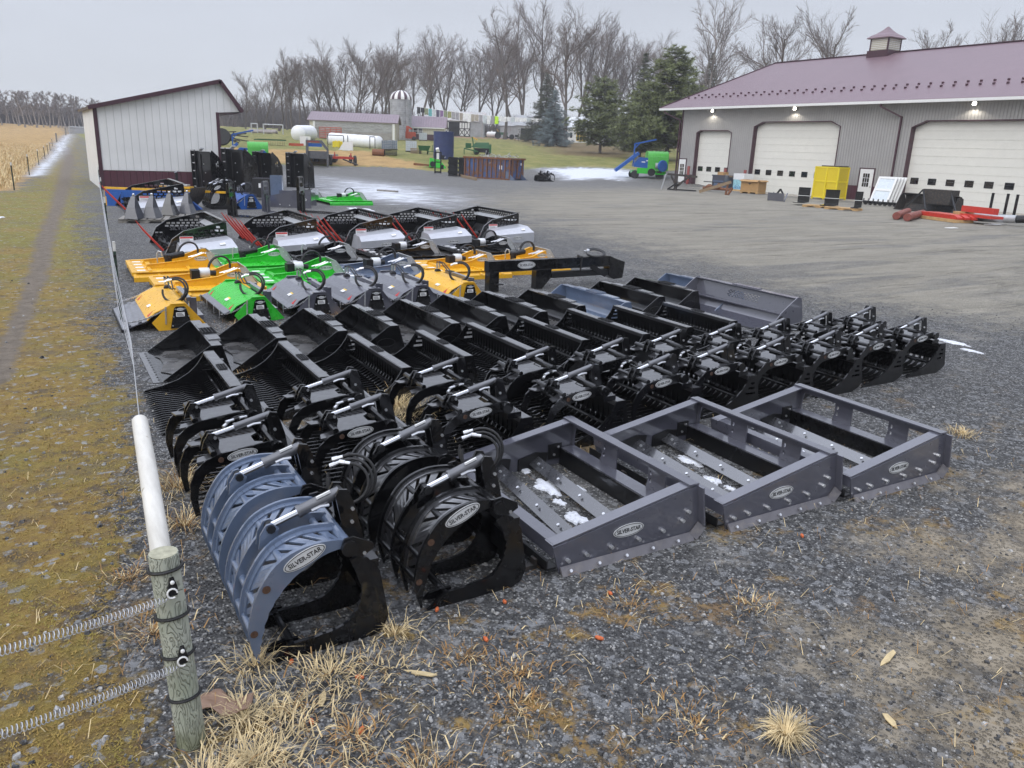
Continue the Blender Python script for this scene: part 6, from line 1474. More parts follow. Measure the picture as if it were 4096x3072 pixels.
# small black grapple, carriages with forks, slate blade, blue flail mower
g2 = dup(Tree([o for o in bpy.data.objects if o.name == 'root_grapple.001'][0]), G(850, 838) + (0,), math.radians(4), 'small black grapple with an oval silver plate below the upright feed buckets', 'grapples by the shed'); g2.scale = (1.15, .8, 1.4)
def make_carriage(pm):
    t = thing('fork_carriage', 'x', 'fork carriage')
    MB().b2((-.32, -.04, .1), (-.24, .06, 1.15)).b2((.24, -.04, .1), (.32, .06, 1.15)).build('upright', MAT[pm], t)
    MB().ext([(-.32, .98), (.32, .98), (.32, 1.2), (-.32, 1.2)], .05, 'y', 0, [slot(-.24 + k * .13, -.18 + k * .13, 1.06, 1.15) for k in range(4)]).build('top_plate', MAT[pm], t)
    MB().b2((-.32, -.05, .72), (.32, .05, .86)).b2((-.32, -.05, .08), (.32, .05, .2)).build('cross_bar', MAT[pm], t)
    MB().b2((-.22, -.1, .05), (-.12, .02, .62)).b2((.12, -.1, .05), (.22, .02, .62)).b2((-.22, -.1, .58), (.22, -.06, .66)).build('latch_frame', MAT['black_dull' if pm == 'black_paint' else pm], t)
    MB().ext([(.33, .0), (.55, 0), (.40, .75), (.36, 1.1), (.33, 1.1)], .05, 'y', 0).build('side_fin', MAT[pm], t)
    MB().bar((-.2, -.1, .05), (-.35, -1.35, .03), .1, .035).bar((.2, -.1, .05), (.05, -1.35, .03), .1, .035).build('fork', MAT[pm], t)
    return t
fc = make_carriage('black_paint'); FC = Tree(fc); fs_ = make_carriage('slate_paint')
fc.location = G(930, 868) + (0,); fc.rotation_euler = (0, 0, math.radians(60)); tag(fc, 'black pallet fork carriage standing left of the blue mower', 'fork carriage', 'fork carriages by the shed')
fs_.location = G(1065, 852) + (0,); fs_.rotation_euler = (0, 0, math.radians(60)); tag(fs_, 'slate pallet fork carriage standing right of the blue mower', 'fork carriage', 'fork carriages by the shed')
o = dup(FC, G(1205, 850) + (0,), math.radians(60), 'black pallet fork carriage standing left of the lone green brush cutter', 'fork carriages by the shed'); o.scale = (1.1, 1.1, 1.15)
MB_ = make_flail('blue_paint'); MB_.location = G(965, 838) + (0,); MB_.scale = (1.35, 1.0, 1.5); MB_.rotation_euler = (0, 0, math.radians(8)); tag(MB_, 'bright blue flail mower standing between the fork carriages', 'flail mower', 'flail mowers by the shed')
t = thing('land_grader', 'slate grader side with a silver nameplate behind the fork carriages', 'land grader', G(1082, 828) + (0,), math.radians(-28))
MB().ext([(0, 0), (1.7, 0), (1.7, .75), (1.4, .78), (.0, .45)], .03, 'y', 0).build('side_plate', MAT['slate_paint'], t); MB().bar((0, .05, .46), (1.45, .05, .79), .12, .02).build('top_flange', MAT['slate_paint'], t); nameplate(t, (1.32, -.02, .35), (1, 0, 0), (0, 0, 1), .42); bolts('bolt', [(.4, -.015, .12), (.8, -.015, .1), (1.2, -.015, .12)], t, .03, .02)
MB().b2((0, 1.6, 0), (1.6, 1.64, .6)).b2((1.62, 0, .3), (1.7, 1.6, .75)).build('frame', MAT['slate_paint'], t)
t = thing('steel_box', 'black slatted steel box with a slate chute on its right, before the upright feed buckets', 'attachment', G(1055, 800) + (0,), math.radians(-28))
MB().b2((-.5, 0, .1), (.55, .8, .95)).build('box_body', MAT['black_dull'], t); mb = MB(); [mb.b2((-.5, .05 + k * .13, .952), (.55, .12 + k * .13, .985)) for k in range(6)]; mb.build('slatted_top', MAT['slate_paint'], t)
MB().b2((.42, -.35, 0), (.95, -.05, 1.15)).build('chute', MAT['bluegrey_paint'], t); MB().b2((-.2, -.012, .55), (-.03, -.002, .75)).build('sticker', MAT['white_sticker'], t)
o = MB().b2((-.75, -.08, 0), (.75, .08, .1)).build('timber', MAT['grey_wood']); o.location = G(1550, 767) + (0,); o.rotation_euler = (0, 0, math.radians(-60)); tag(o, 'short grey timber lying alone on the icy yard', 'timber')

# ================================================================ farm machines and stores beyond the yard
def P3(px, py, r=None):
    if r is None:
        d = dirw(px, py); h = math.hypot(d.x, d.y); r = 40
        while r < 300 and CAMH + d.z / h * r > tz(d.x / h * r, d.y / h * r): r += .1
    return A(px, r, py)
def wheel(par, c, R, w, axis='x', rim='white_metal', name='wheel'):
    Mr = Matrix.Translation(c) @ (Matrix.Rotation(PI / 2, 4, 'Y') if axis == 'x' else Matrix.Rotation(PI / 2, 4, 'X'))
    t = MB().lathe([(R * .55, -w * .42), (R * .93, -w / 2), (R, -w * .32), (R, w * .32), (R * .93, w / 2), (R * .55, w * .42)], 22, Mr).build(name, MAT['tyre'], par, smooth=True)
    MB().lathe([(.03, -w * .3), (R * .56, -w * .35), (R * .56, w * .35), (.03, w * .3)], 16, Mr).build('rim', MAT[rim], t, smooth=True)
    return t
# gooseneck flatbed trailer, front end towards the yard
x, y, z = P3(1270, 672, 81.5); t = thing('flatbed_trailer', 'grey gooseneck flatbed trailer with an arched neck and blue winch cover', 'trailer', (x, y, z), faceyaw(1270) + math.radians(-8))
MB().b2((-2.2, .6, .95), (-.9, 8, 1.12)).b2((-.9, .6, .95), (1.1, 8, 1.12)).build('deck', MAT['grey_wood'], t); MB().b2((-2.3, .5, .82), (1.2, .62, 1.14)).b2((-2.3, .5, .82), (-2.2, 8, 1.14)).build('deck_rail', MAT['black_worn'], t)
tube_grey = M('trailer_grey', (.09, .09, .095), .5, dirt=(DUST, .25))
MB().b2((-.95, -.35, .75), (1.05, .1, 1.45)).build('neck_box', MAT['trailer_grey'], t)
MB().ext([(-1.0, .2), (-.82, .2), (-.72, 2.2), (.42, 2.2), (.98, 1.55), (1.0, .2), (1.15, .2), (1.15, 1.7), (.55, 2.45), (-.95, 2.45)], .3, 'y', -.4).build('neck_arch', MAT['trailer_grey'], t)
MB().b2((-.8, -.58, 2.22), (.35, -.56, 2.38)).build('name_board', MAT['bollard_red'], t); MB().b2((-.72, -.5, 1.85), (.55, -.3, 2.18)).build('winch_cover', MAT['blue_paint'], t)
MB().b2((-1.0, -.5, .0), (-.82, -.3, .8)).build('jack_leg', MAT['trailer_grey'], t); MB().b2((.95, -.5, .0), (1.12, -.3, .8)).build('jack_leg', MAT['trailer_grey'], t)
for xx, yy in ((-1.0, 4.8), (-.7, 4.8), (.8, 4.8), (1.1, 4.8), (-1.0, 6), (1.1, 6)): wheel(t, (xx, yy, .42), .42, .26)
x, y, z = P3(1372, 662, 83.5); t = thing('wagon_gear', 'bare red wagon running gear with four black tyres', 'wagon gear', (x, y, z), faceyaw(1372) + math.radians(8))
MB().bar((-1.1, 2.2, .72), (1.1, 2.2, .72), .2, .2).bar((-1.1, 0, .72), (1.1, 0, .72), .2, .2).bar((0, -.2, .7), (0, 2.4, .7), .18, .16).bar((-.8, 0, .8), (-.8, 0, 1.25), .1, .1, (1, 0, 0)).bar((.8, 0, .8), (.8, 0, 1.2), .1, .1, (1, 0, 0)).build('frame', MAT['red_paint'], t)
MB().bar((.0, -.1, .6), (1.1, -2.2, .15), .12, .12).build('tongue', MAT['black_worn'], t)
for xx, yy in ((-1.2, 0), (1.2, 0), (-1.1, 2.2), (1.1, 2.2)): wheel(t, (xx, yy, .5), .5, .24, rim='grey_wood')
# bale shredders: blue hopper and conveyor on green bodies
def shredder(px, py, label, r, mirror=1, yaw=0, sc=1.0):
    x, y, z = P3(px, py, r); t = thing('bale_shredder', label, 'farm machine', (x, y, z), faceyaw(px) + yaw); t.scale = (sc * mirror, sc, sc)
    MB().ext([(-.3, .9), (2.1, .9)] + [(.9 + 1.2 * math.copysign(abs(math.cos(a)) ** .6, math.cos(a)), 2.0 + 1.0 * math.sin(a) ** .7) for a in np.linspace(0, PI, 14)], 2.3, 'x', 2.6).build('drum_hood', MAT['lime_green'], t)
    for k in (2.2, 2.7, 3.2, 3.66): MB().ext([(-.34, .9), (2.14, .9)] + [(.9 + 1.24 * math.copysign(abs(math.cos(a)) ** .6, math.cos(a)), 2.0 + 1.04 * max(0, math.sin(a)) ** .7) for a in np.linspace(0, PI, 14)], .07, 'x', k).build('hood_rib', MAT['lime_green'], t)
    MB().ext([(-.1, 1.25), (1.7, 1.1), (1.7, 2.25), (.6, 2.3), (-.1, 1.6)], 1.6, 'y', .6).build('hopper', MAT['blue_paint'], t)
    MB().bar((-2.1, .4, .75), (.4, .4, 2.75), 1.2, .32).build('conveyor', MAT['blue_paint'], t)
    MB().bar((-.15, -.1, 1.6), (-.15, -.1, 3.75), .14, .14, (1, 0, 0)).bar((-.2, -.1, 3.7), (2.2, -.1, 4.25), .14, .16).bar((-.15, -.1, 3.2), (.4, -.1, 3.8), .1, .1).build('hoist_arm', MAT['blue_paint'], t)
    MB().b2((-.2, -.1, .55), (3.6, 1.8, .85)).b2((.3, -.35, .55), (1.6, .0, 1.15)).build('chassis', MAT['green_paint'], t)
    MB().b2((1.7, -.4, .5), (3.4, -.3, .62)).b2((1.8, -.4, .5), (1.9, -.3, 1.2)).b2((3.1, -.4, .5), (3.2, -.3, 1.2)).build('side_frame', MAT['green_paint'], t)
    MB().lathe([(.42, 0), (.42, .12), (.1, .13)], 18, Matrix.Translation((1.9, -.35, .72)) @ Matrix.Rotation(PI / 2, 4, 'X')).build('pulley', MAT['black_dull'], t)
    MB().lathe([(.33, 0), (.33, .9)], 16, Matrix.Translation((2.3, -.2, 1.45)) @ Matrix.Rotation(PI / 2, 4, 'Y')).build('blower_duct', MAT['silver_dull'], t, smooth=True)
    MB().lathe([(.62, 0), (.62, .22), (.5, .24)], 20, Matrix.Translation((3.0, -.55, 1.45)) @ Matrix.Rotation(math.radians(-60), 4, 'Z') @ Matrix.Rotation(PI / 2, 4, 'Y')).build('blower', MAT['blue_paint'], t)
    for s_ in ((.75, -.022, 1.75), (1.25, -.222, 1.9)): MB().b2((s_[0], -.222, s_[2]), (s_[0] + .4, -.21, s_[2] + .1)).build('decal', MAT['white_sticker'], t)
    wheel(t, (.1, -.2, .42), .45, .3, 'y'); wheel(t, (2.9, -.1, .42), .45, .3, 'y', 'ink'); wheel(t, (.1, 1.8, .42), .45, .3, 'y')
    return t
shredder(2532, 734, 'green and blue bale shredder with a raised blue conveyor, left of the workshop', 82, 1, math.radians(8), .88)
shredder(940, 640, 'green and blue bale shredder partly hidden behind the shed', 78, 1, math.radians(0), .78)
# white wrapped bale tubes
def bale_tube(label, pts, R, nb):
    t = thing('bale_tube', label, 'silage tube', pts[0]); o = Vector(pts[0]); a, b = Vector((0, 0, R * .8)), Vector(pts[1]) - o + Vector((0, 0, R * .8)); N = nb * 6; P, rs = [], []
    for i in range(N + 1):
        f = i / N; P.append(a.lerp(b, f)); rs.append(R * (1 - .07 * abs(math.cos(PI * f * nb)) ** 6) * (1 if 0 < i < N else .82))
    P = [a - (b - a).normalized() * .25] + P + [b + (b - a).normalized() * .25]; rs = [R * .3] + rs + [R * .3]
    MB().tube(P, rs, 18).build('wrap', MAT['white_plastic'], t, smooth=True); return t
bale_tube('long white wrapped silage tube with the open curve facing the yard', [P3(1322, 577, 113), P3(1520, 588, 107)], .85, 9)
bale_tube('short white wrapped silage tube under a loose sheet, nearer the barn corner', [P3(1190, 559, 124), P3(1245, 560, 128)], 1.15, 4)
t = thing('plastic_sheet', 'crumpled white plastic sheet draped over a stack near the silage tube', 'plastic sheet', P3(1385, 602), faceyaw(1385))
MB().ext([(-.9, 0), (.8, 0), (.75, 1.1), (.3, .95), (-.2, 1.05), (-.6, .5)], .8, 'y', .4).build('sheet', MAT['white_plastic'], t)
for i, px in enumerate((1344, 1357)):
    o = MB().b2((-.42, 0, 0), (.42, .8, .72)).lathe([(.12, .72), (.12, .8)], 10, c=(0, .4, 0)).build('yellow_tank', MAT['yellow_plastic']); o.location = P3(px, 589); o.rotation_euler = (0, 0, faceyaw(px)); tag(o, ['yellow plastic tank near the silage tube, left one', 'yellow plastic tank near the silage tube, right one'][i], 'tank', 'yellow tanks')
def ibc(px, py, label, mt='translucent_white', s=1.0, z0=0, r=None):
    x, y, z = P3(px, py, r); t = thing('liquid_tote', label, 'liquid tote', (x, y, z + z0), faceyaw(px), 'caged liquid totes'); t.scale = (s, s, s)
    MB().b2((-.55, .03, .16), (.55, 1.0, 1.12)).build('tank', MAT[mt], t)
    c = MB()
    for k in range(6): c.bar((-.58 + k * .232, 0, .14), (-.58 + k * .232, 0, 1.16), .03, .03, (1, 0, 0))
    for k in range(6): c.bar((-.6, 0, .16 + k * .2), (.6, 0, .16 + k * .2), .03, .03)
    c.build('cage', MAT['galvanised'], t); MB().b2((-.6, 0, 0), (.6, 1.03, .14)).build('base', MAT['black_dull'], t); MB().lathe([(.12, 1.12), (.12, 1.17)], 12, c=(0, .5, 0)).build('cap', MAT['ink'], t)
M('tote_blue', (.16, .22, .28), .4, var=.3)
ibc(1545, 622, 'dull blue caged tote on a black stack, left one', 'tote_blue', .9, .6); ibc(1571, 622, 'dull blue caged tote on a black stack, right one', 'tote_blue', .9, .6); ibc(1645, 609, 'white caged tote beside the green wagon', s=1.15); ibc(1692, 557, 'white caged tote by the silo', s=1.2, r=146)
t = thing('pallet_stack', 'stack of black plastic pallets under the blue totes', 'pallets', P3(1562, 622), faceyaw(1562)); mb = MB(); [mb.b2((-.75, 0, k * .15), (.75, 1.1, k * .15 + .1)) for k in range(4)]; mb.build('pallets', MAT['black_dull'], t)
t = thing('culvert_pipe', 'short rusty culvert pipe lying beside the totes', 'pipe', P3(1520, 624), faceyaw(1520)); MB().cyl((-.8, .4, .36), (.5, .1, .36), .38, 18).build('shell', MAT['rust'], t, smooth=True); MB().cyl((.49, .1, .36), (.515, .095, .36), .32, 18).build('mouth', MAT['black_void'], t)
# blue tank, green machines
x, y, z = P3(1774, 634); t = thing('round_tank', 'tall dark blue round steel tank standing on the lawn edge', 'tank', (x, y, z), 0)
MB().lathe([(1.14, -.1), (1.14, 2.8), (1.17, 2.82), (1.17, 2.88), (1.08, 2.9)], 32).build('shell', MAT['tank_blue'], t, smooth=True); MB().lathe([(1.15, 1.35), (1.15, 1.4)], 32).build('band', MAT['tank_blue'], t)
x, y, z = P3(1912, 620); t = thing('mower_conditioner', 'green pull type mower conditioner with a yellow arm on the lawn', 'farm machine', (x, y, z), faceyaw(1912))
MB().add([(-.9, 0, .9), (1.4, 0, .75), (1.4, 1.6, .75), (-.9, 1.6, .9), (-.3, .2, 1.45), (1.3, .2, 1.5), (1.3, 1.2, 1.5), (-.3, 1.2, 1.45)], [(0, 1, 2, 3), (4, 7, 6, 5), (0, 4, 5, 1), (1, 5, 6, 2), (2, 6, 7, 3), (3, 7, 4, 0)]).b2((-1.55, .0, .75), (-.85, 1.2, 1.35)).build('hood', MAT['farm_green'], t)
MB().b2((-.55, -.02, .3), (1.35, .3, .8)).build('roller_opening', MAT['black_void'], t); MB().b2((1.35, -.05, .3), (1.6, .5, 1.3)).build('end_panel', MAT['farm_green'], t)
MB().bar((-.4, -.4, .2), (-.75, -.3, 2.05), .14, .14, (1, 0, 0)).bar((-1.7, -.2, .7), (.0, -.9, .4), .12, .14).b2((-1.75, -.2, .0), (-1.65, -.1, .7)).build('hitch_frame', MAT['farm_green'], t); MB().bar((-.75, -.3, 2.05), (-.1, -.3, 1.75), .1, .1).build('swing_arm', MAT['yellow_paint'], t); wheel(t, (-.2, .3, .38), .38, .26, 'y', 'yellow_paint'); wheel(t, (1.2, .9, .38), .38, .26, 'y', 'yellow_paint')
x, y, z = P3(1695, 617); t = thing('dump_cart', 'small green dump cart between the totes and the blue tank', 'cart', (x, y, z), faceyaw(1695)); MB().add([(-.5, 0, .4), (.55, 0, .4), (.55, 1.2, .4), (-.5, 1.2, .4), (-.7, -.1, .98), (.8, -.1, .98), (.8, 1.4, .98), (-.7, 1.4, .98)], [(0, 1, 2, 3), (0, 4, 5, 1), (1, 5, 6, 2), (2, 6, 7, 3), (3, 7, 4, 0)]).build('tub', MAT['farm_green'], t); [wheel(t, (s * .45, .2, .22), .22, .16, 'x') for s in (-1, 1)]
t = thing('timber_stack', 'low stack of old boards beside the green cart', 'timber', P3(1662, 614), faceyaw(1662)); mb = MB(); [mb.b2((-.6, 0, k * .16), (.75, .8, k * .16 + .11)) for k in range(4)]; mb.build('boards', MAT['wood'], t)
t = thing('hand_plough', 'small green tillage tool between the cart and the blue tank', 'farm machine', P3(1728, 620), faceyaw(1728)); MB().bar((-.5, 0, .4), (.6, 0, .4), .08, .08).bar((0, 0, .3), (.05, 0, 1.1), .08, .08, (1, 0, 0)).bar((-.4, 0, .4), (-.5, 0, 0), .06, .06, (1, 0, 0)).bar((.5, 0, .4), (.6, 0, 0), .06, .06, (1, 0, 0)).build('frame', MAT['farm_green'], t)
t = thing('snow_blower', 'bright green snow blower with a white chute before the blue tank', 'snow blower', P3(1752, 667, 84), faceyaw(1752)); MB().add([(-.9, 0, .1), (.9, 0, .0), (.9, .8, .0), (-.9, .8, .1), (-.85, .1, 1.0), (.2, .1, .8), (.2, .8, .8), (-.85, .8, 1.0)], [(0, 1, 2, 3), (4, 7, 6, 5), (0, 4, 5, 1), (1, 5, 6, 2), (2, 6, 7, 3), (3, 7, 4, 0)]).build('housing', MAT['green_paint'], t); MB().lathe([(.28, 0), (.28, .06)], 14, Matrix.Translation((-.55, -.02, .4)) @ Matrix.Rotation(PI / 2, 4, 'X')).build('auger_end', MAT['black_dull'], t); MB().b2((-.15, .2, .9), (.1, .5, 1.6)).bar((0, .3, 1.6), (-.1, .1, 1.95), .3, .3, (1, 0, 0)).build('chute', MAT['white_metal'], t); MB().bar((.2, .3, .8), (.8, .3, 1.15), .08, .08).build('hose_arm', MAT['zinc'], t)
t = thing('equipment_rack', 'tall black upright mast standing before the green snow blower', 'attachment', P3(1752, 678, 79), faceyaw(1752)); MB().b2((-.35, 0, 0), (-.22, .12, 2.0)).b2((.2, 0, 0), (.33, .12, 2.0)).b2((-.35, 0, 1.9), (.33, .12, 2.0)).b2((-.35, 0, .05), (.33, .12, .2)).b2((-.35, 0, 1.0), (.33, .1, 1.1)).build('mast', MAT['black_paint'], t); MB().b2((.33, 0, 1.3), (.6, .2, 1.7)).b2((.33, 0, .4), (.55, .2, .8)).build('bracket', MAT['black_dull'], t)
# racks, dumpster, loose buckets
for i, (px, w) in enumerate(((1812, 36), (1857, 44))):
    t = thing('steel_panel_stand', ['black steel panel stand with hooked edges, left one', 'black steel panel stand with hooked edges, right one'][i], 'attachment', P3(px, 689, 77), faceyaw(px), 'black panel stands'); W_ = w * 77 / 3150
    MB().b2((-W_ / 2, 0, .12), (W_ / 2, .08, 1.72)).build('panel', MAT['black_paint'], t); mb = MB()
    for s in (-1, 1):
        for k in range(4): mb.b2((s * W_ / 2 - .06, -.14, .3 + k * .4), (s * W_ / 2 + .06, 0, .48 + k * .4))
    mb.build('hooks', MAT['black_dull'], t); MB().b2((-W_ / 2, -.3, 0), (W_ / 2, .5, .12)).build('base', MAT['black_dull'], t)
x, y, z = P3(2040, 713, 74); yw = faceyaw(2040) + math.radians(-33); t = thing('dumpster', 'rusty blue open dumpster heaped with steel scrap', 'dumpster', (x, y, z), yw)
def blue_rust():
    q_ = NT('blue_rust'); c = q_.ramp(q_.noise(1.3, 7, .72), [(.34, (.20, .085, .04)), (.46, (.11, .06, .05)), (.54, (.045, .085, .20)), (.75, (.06, .12, .28))]); c = q_.mix(q_.rng(q_.noise(5, 5, .7, scale3=(1, 1, .15)), .55, .7, 0, .7), c, (.22, .09, .035)); q_.set(Base_Color=c, Roughness=.75); MAT['blue_rust'] = q_.m
blue_rust(); L, W_, Hd = 5.2, 2.3, 1.85
for nm, a, b in (('side_wall', (-L, 0, .1), (0, .08, Hd)), ('side_wall', (-L, W_ - .08, .1), (0, W_, Hd)), ('end_wall', (-.08, .08, .1), (0, W_ - .08, Hd)), ('end_wall', (-L, .08, .1), (-L + .08, W_ - .08, Hd)), ('floor', (-L + .1, .1, .1), (-.1, W_ - .1, .2))): gbox(nm, a, b, 'blue_rust', t)
for k in range(11): gbox('stiffener', (-L + .1 + k * .5, -.09, .15), (-L + .2 + k * .5, -.002, Hd - .1), 'rust', t)
for k in range(3): gbox('stiffener', (.002, .2 + k * .85, .15), (.09, .3 + k * .85, Hd - .1), 'rust', t)
MB().b2((-L - .05, -.12, Hd - .08), (.12, .0, Hd + .08)).b2((0, 0, Hd - .08), (.12, W_ + .05, Hd + .08)).b2((-L - .05, W_, Hd - .08), (.12, W_ + .1, Hd + .08)).build('rim_rail', MAT['rust'], t); gbox('base_rail', (-L, -.05, 0), (.0, .1, .12), 'rust', t)
MB().b2((-1.2, -.012, .9), (-.9, -.003, 1.25)).b2((.003, 1.7, 1.3), (.012, 2.0, 1.5)).build('placard', MAT['white_sticker'], t)
q = random.Random(6); mb = MB()
for k in range(160): a = Vector((q.uniform(-3.8, -.3), q.uniform(.2, W_ - .2), Hd + q.uniform(-.35, .28))); d = Vector((q.gauss(0, 1), q.gauss(0, 1), q.gauss(0, .5))).normalized() * q.uniform(.2, .6); mb.bar(a, a + d, .05, .03)
o = mb.build('scrap_heap', MAT['galvanised']); o.location = (x, y, z); o.rotation_euler = (0, 0, yw); tag(o, 'heap of grey scrap steel offcuts filling the dumpster', 'scrap', kind='stuff')
t = thing('rusty_box', 'rusty steel box between the black stands and the dumpster', 'steel box', P3(1895, 690, 79), faceyaw(1895)); gbox('shell', (-.55, 0, 0), (.5, .9, 1.35), 'rust', t); gbox('lid', (-.6, -.05, 1.35), (.55, .95, 1.42), 'white_metal', t)
t = thing('office_chair', 'black seat back leaning beside the dumpster', 'seat', P3(1905, 695, 77), faceyaw(1905)); MB().ext([(-.25, .3), (.25, .3), (.28, .8), (.22, 1.0), (-.15, 1.0), (-.25, .8)], .14, 'y', 0).build('backrest', MAT['ink'], t); gbox('seat', (-.28, -.4, .2), (.28, .05, .34), 'ink', t)
for i, (p0, p1) in enumerate((((1790, 697), (1905, 722)), ((1850, 698), (1970, 712)))):
    a, b = G(*p0), G(*p1); o = MB().bar(a + (.12,), b + (.12,), .16, .24).build('steel_beam', MAT['wood']); tag(o, ['long brown beam lying in front of the black stands, nearer one', 'long brown beam lying in front of the black stands, farther one'][i], 'beam', 'beams on the ground')
a, b = P3(1655, 660), P3(1735, 667); o = MB().bar((a[0], a[1], a[2] + .1), (b[0], b[1], b[2] + .1), .12, .2).build('steel_beam', MAT['rust']); tag(o, 'rusty beam on the straw left of the snow blower', 'beam')
ob_ = dup(DG, G(2085, 722) + (0,), math.radians(115), 'grey steel bucket lying beside the dumpster end', 'buckets by the dumpster'); ob_.scale = (1.6, 1.2, 2.0)
ob_ = dup(GTt, G(2190, 727) + (0,), math.radians(100), 'black grapple bucket lying right of the dumpster', 'buckets by the dumpster'); ob_.scale = (1.1, 1.1, 1.3)
# things on the rise by the barns
t = thing('propane_tank', 'horizontal pale propane tank behind the clothesline', 'tank', P3(1967, 546, 200), faceyaw(1967)); MB().lathe([(.1, -1.3), (.5, -1.15), (.62, -.8), (.62, .8), (.5, 1.15), (.1, 1.3)], 16, Matrix.Translation((0, 0, .9)) @ Matrix.Rotation(PI / 2, 4, 'Y')).build('shell', MAT['white_metal'], t, smooth=True); gbox('cap', (-.15, -.15, 1.5), (.15, .15, 1.75), 'white_metal', t); gbox('feet', (-.8, -.3, 0), (-.6, .3, .4), 'concrete_wall', t); gbox('feet', (.6, -.3, 0), (.8, .3, .4), 'concrete_wall', t)
t = thing('tractor', 'small green tractor with yellow wheels beside the propane tank', 'tractor', P3(1998, 547, 197), faceyaw(1998)); gbox('hood', (.0, -.4, .9), (1.9, .4, 1.5), 'farm_green', t); gbox('seat', (-.7, -.3, 1.1), (-.2, .3, 1.6), 'ink', t); gbox('fender', (-.9, -.9, 1.1), (.0, -.5, 1.5), 'farm_green', t); MB().bar((-.3, -.3, 1.6), (-.7, -.3, 2.2), .08, .08).build('roll_bar', MAT['yellow_paint'], t); wheel(t, (-.4, -.75, .75), .75, .4, 'y', 'yellow_paint'); wheel(t, (1.6, -.6, .45), .45, .28, 'y', 'yellow_paint'); wheel(t, (-.4, .75, .75), .75, .4, 'y', 'yellow_paint')
t = thing('mower_deck', 'small yellow wheeled implement right of the big bare tree', 'farm machine', P3(2040, 548, 190), faceyaw(2040)); wheel(t, (.4, -.2, .6), .6, .3, 'y', 'yellow_paint'); gbox('body', (-1.2, -.2, .3), (.3, .3, .6), 'ink', t)
t = thing('garden_bench', 'dark garden bench on the lawn before the spruces', 'bench', P3(2078, 566), faceyaw(2078)); gbox('seat', (-1, -.5, .55), (1, 0, .65), 'ink', t); mb = MB(); [mb.b2((-1 + k * .2, 0, .9 + (0)), (-.93 + k * .2, .05, 1.15)) for k in range(3)]; gbox('backrest', (-1, 0, .85), (-.2, .05, 1.3), 'ink', t); [gbox('leg', (a, -.5, 0), (a + .08, -.42, .55), 'ink', t) for a in (-1, -.3, .9)]
t = thing('forage_machine', 'orange red blower machine at the foot of the silo', 'farm machine', P3(1640, 562, 146), faceyaw(1640)); gbox('body', (-.8, -.4, .3), (1.0, .8, 1.4), 'orange_red', t); MB().bar((-.5, 0, 1.3), (-.4, 0, 2.4), .5, .5, (1, 0, 0)).bar((-.4, 0, 2.3), (.3, 0, 1.9), .3, .3).build('spout', MAT['orange_red'], t); wheel(t, (.7, -.5, .35), .35, .2, 'y')
t = thing('gate_stack', 'stack of red tube gates leaning on the long barn', 'gates', P3(1322, 552, 134), faceyaw(1322)); mb = MB(); [mb.cyl((-1.7, -.3 * .1 * k, .2 + .26 * k), (1.7, -.03 * k, .2 + .26 * k), .07, 6) for k in range(7)]; [mb.bar((s, 0, .15), (s, -.2, 1.8), .1, .1, (1, 0, 0)) for s in (-1.7, -.8, .0, .9, 1.7)]; mb.build('gates', MAT['orange_red'], t)
t = thing('board_fence', 'grey board fence at the left end of the long barn', 'fence', P3(1235, 547, 132), faceyaw(1235)); [gbox('rail', (-1.8, 0, .35 + k * .4), (1.6, .06, .52 + k * .4), 'grey_wood', t) for k in range(4)]; [gbox('post', (a, .06, 0), (a + .15, .2, 1.9), 'grey_wood', t) for a in (-1.8, -.2, 1.45)]
t = thing('disc_harrow', 'old rusty disc harrow on the grass left of the trailer', 'farm machine', P3(1082, 581), faceyaw(1082)); mb = MB(); [mb.lathe([(.3, 0), (.3, .03)], 10, Matrix.Translation((-1.8 + k * .2, 0, .3)) @ Matrix.Rotation(PI / 2, 4, 'Y')) for k in range(18)]; mb.build('discs', MAT['rust'], t); gbox('frame', (-1.9, -.1, .55), (1.8, .1, .68), 'farm_green', t); gbox('frame', (-1.5, .4, .6), (1.9, .6, .72), 'black_worn', t)
t = thing('concrete_tank', 'pale square tank with pipes near the trailer neck', 'tank', P3(1222, 584), faceyaw(1222)); gbox('shell', (-.65, 0, 0), (.65, 1, 1.15), 'white_metal', t); gbox('pipe', (.1, -.08, .2), (.3, 0, 1.0), 'galvanised', t)
t = thing('steel_channel', 'pair of red steel channels lying by the pale tank', 'steel', P3(1185, 584), faceyaw(1185)); gbox('channel', (-.9, 0, 0), (.9, .2, .16), 'orange_red', t); gbox('channel', (-.9, .3, .16), (.9, .5, .32), 'orange_red', t)
t = thing('log_pile', 'low pile of pale logs near the far trees', 'logs', P3(1050, 532, 152), faceyaw(1050)); [MB().cyl((-2.6 + .3 * k, k * .3, .25 + .2 * (k % 2)), (2.2 + .2 * k, k * .3, .25 + .2 * (k % 2)), .26, 8).build('log', MAT['pale_bark'], t) for k in range(3)]
t = thing('scrap_pile', 'pile of dark pipes and scrap behind the shed corner', 'scrap pile', P3(925, 560, 100), faceyaw(925)); q = random.Random(2); mb = MB(); [mb.bar(Vector((q.uniform(-1.5, .5), q.uniform(0, 1), q.uniform(.3, 1.6))), Vector((q.uniform(-.5, 1.9), q.uniform(0, 1), q.uniform(.3, 1.7))), .12, .12) for k in range(16)]; mb.build('pipes', MAT['black_worn'], t); MB().lathe([(.4, 0), (.9, .0), (1, .2), (.9, .45), (.4, .45)], 18, Matrix.Translation((-1, .3, .9)) @ Matrix.Rotation(1.3, 4, 'X')).build('tyre', MAT['tyre'], t)
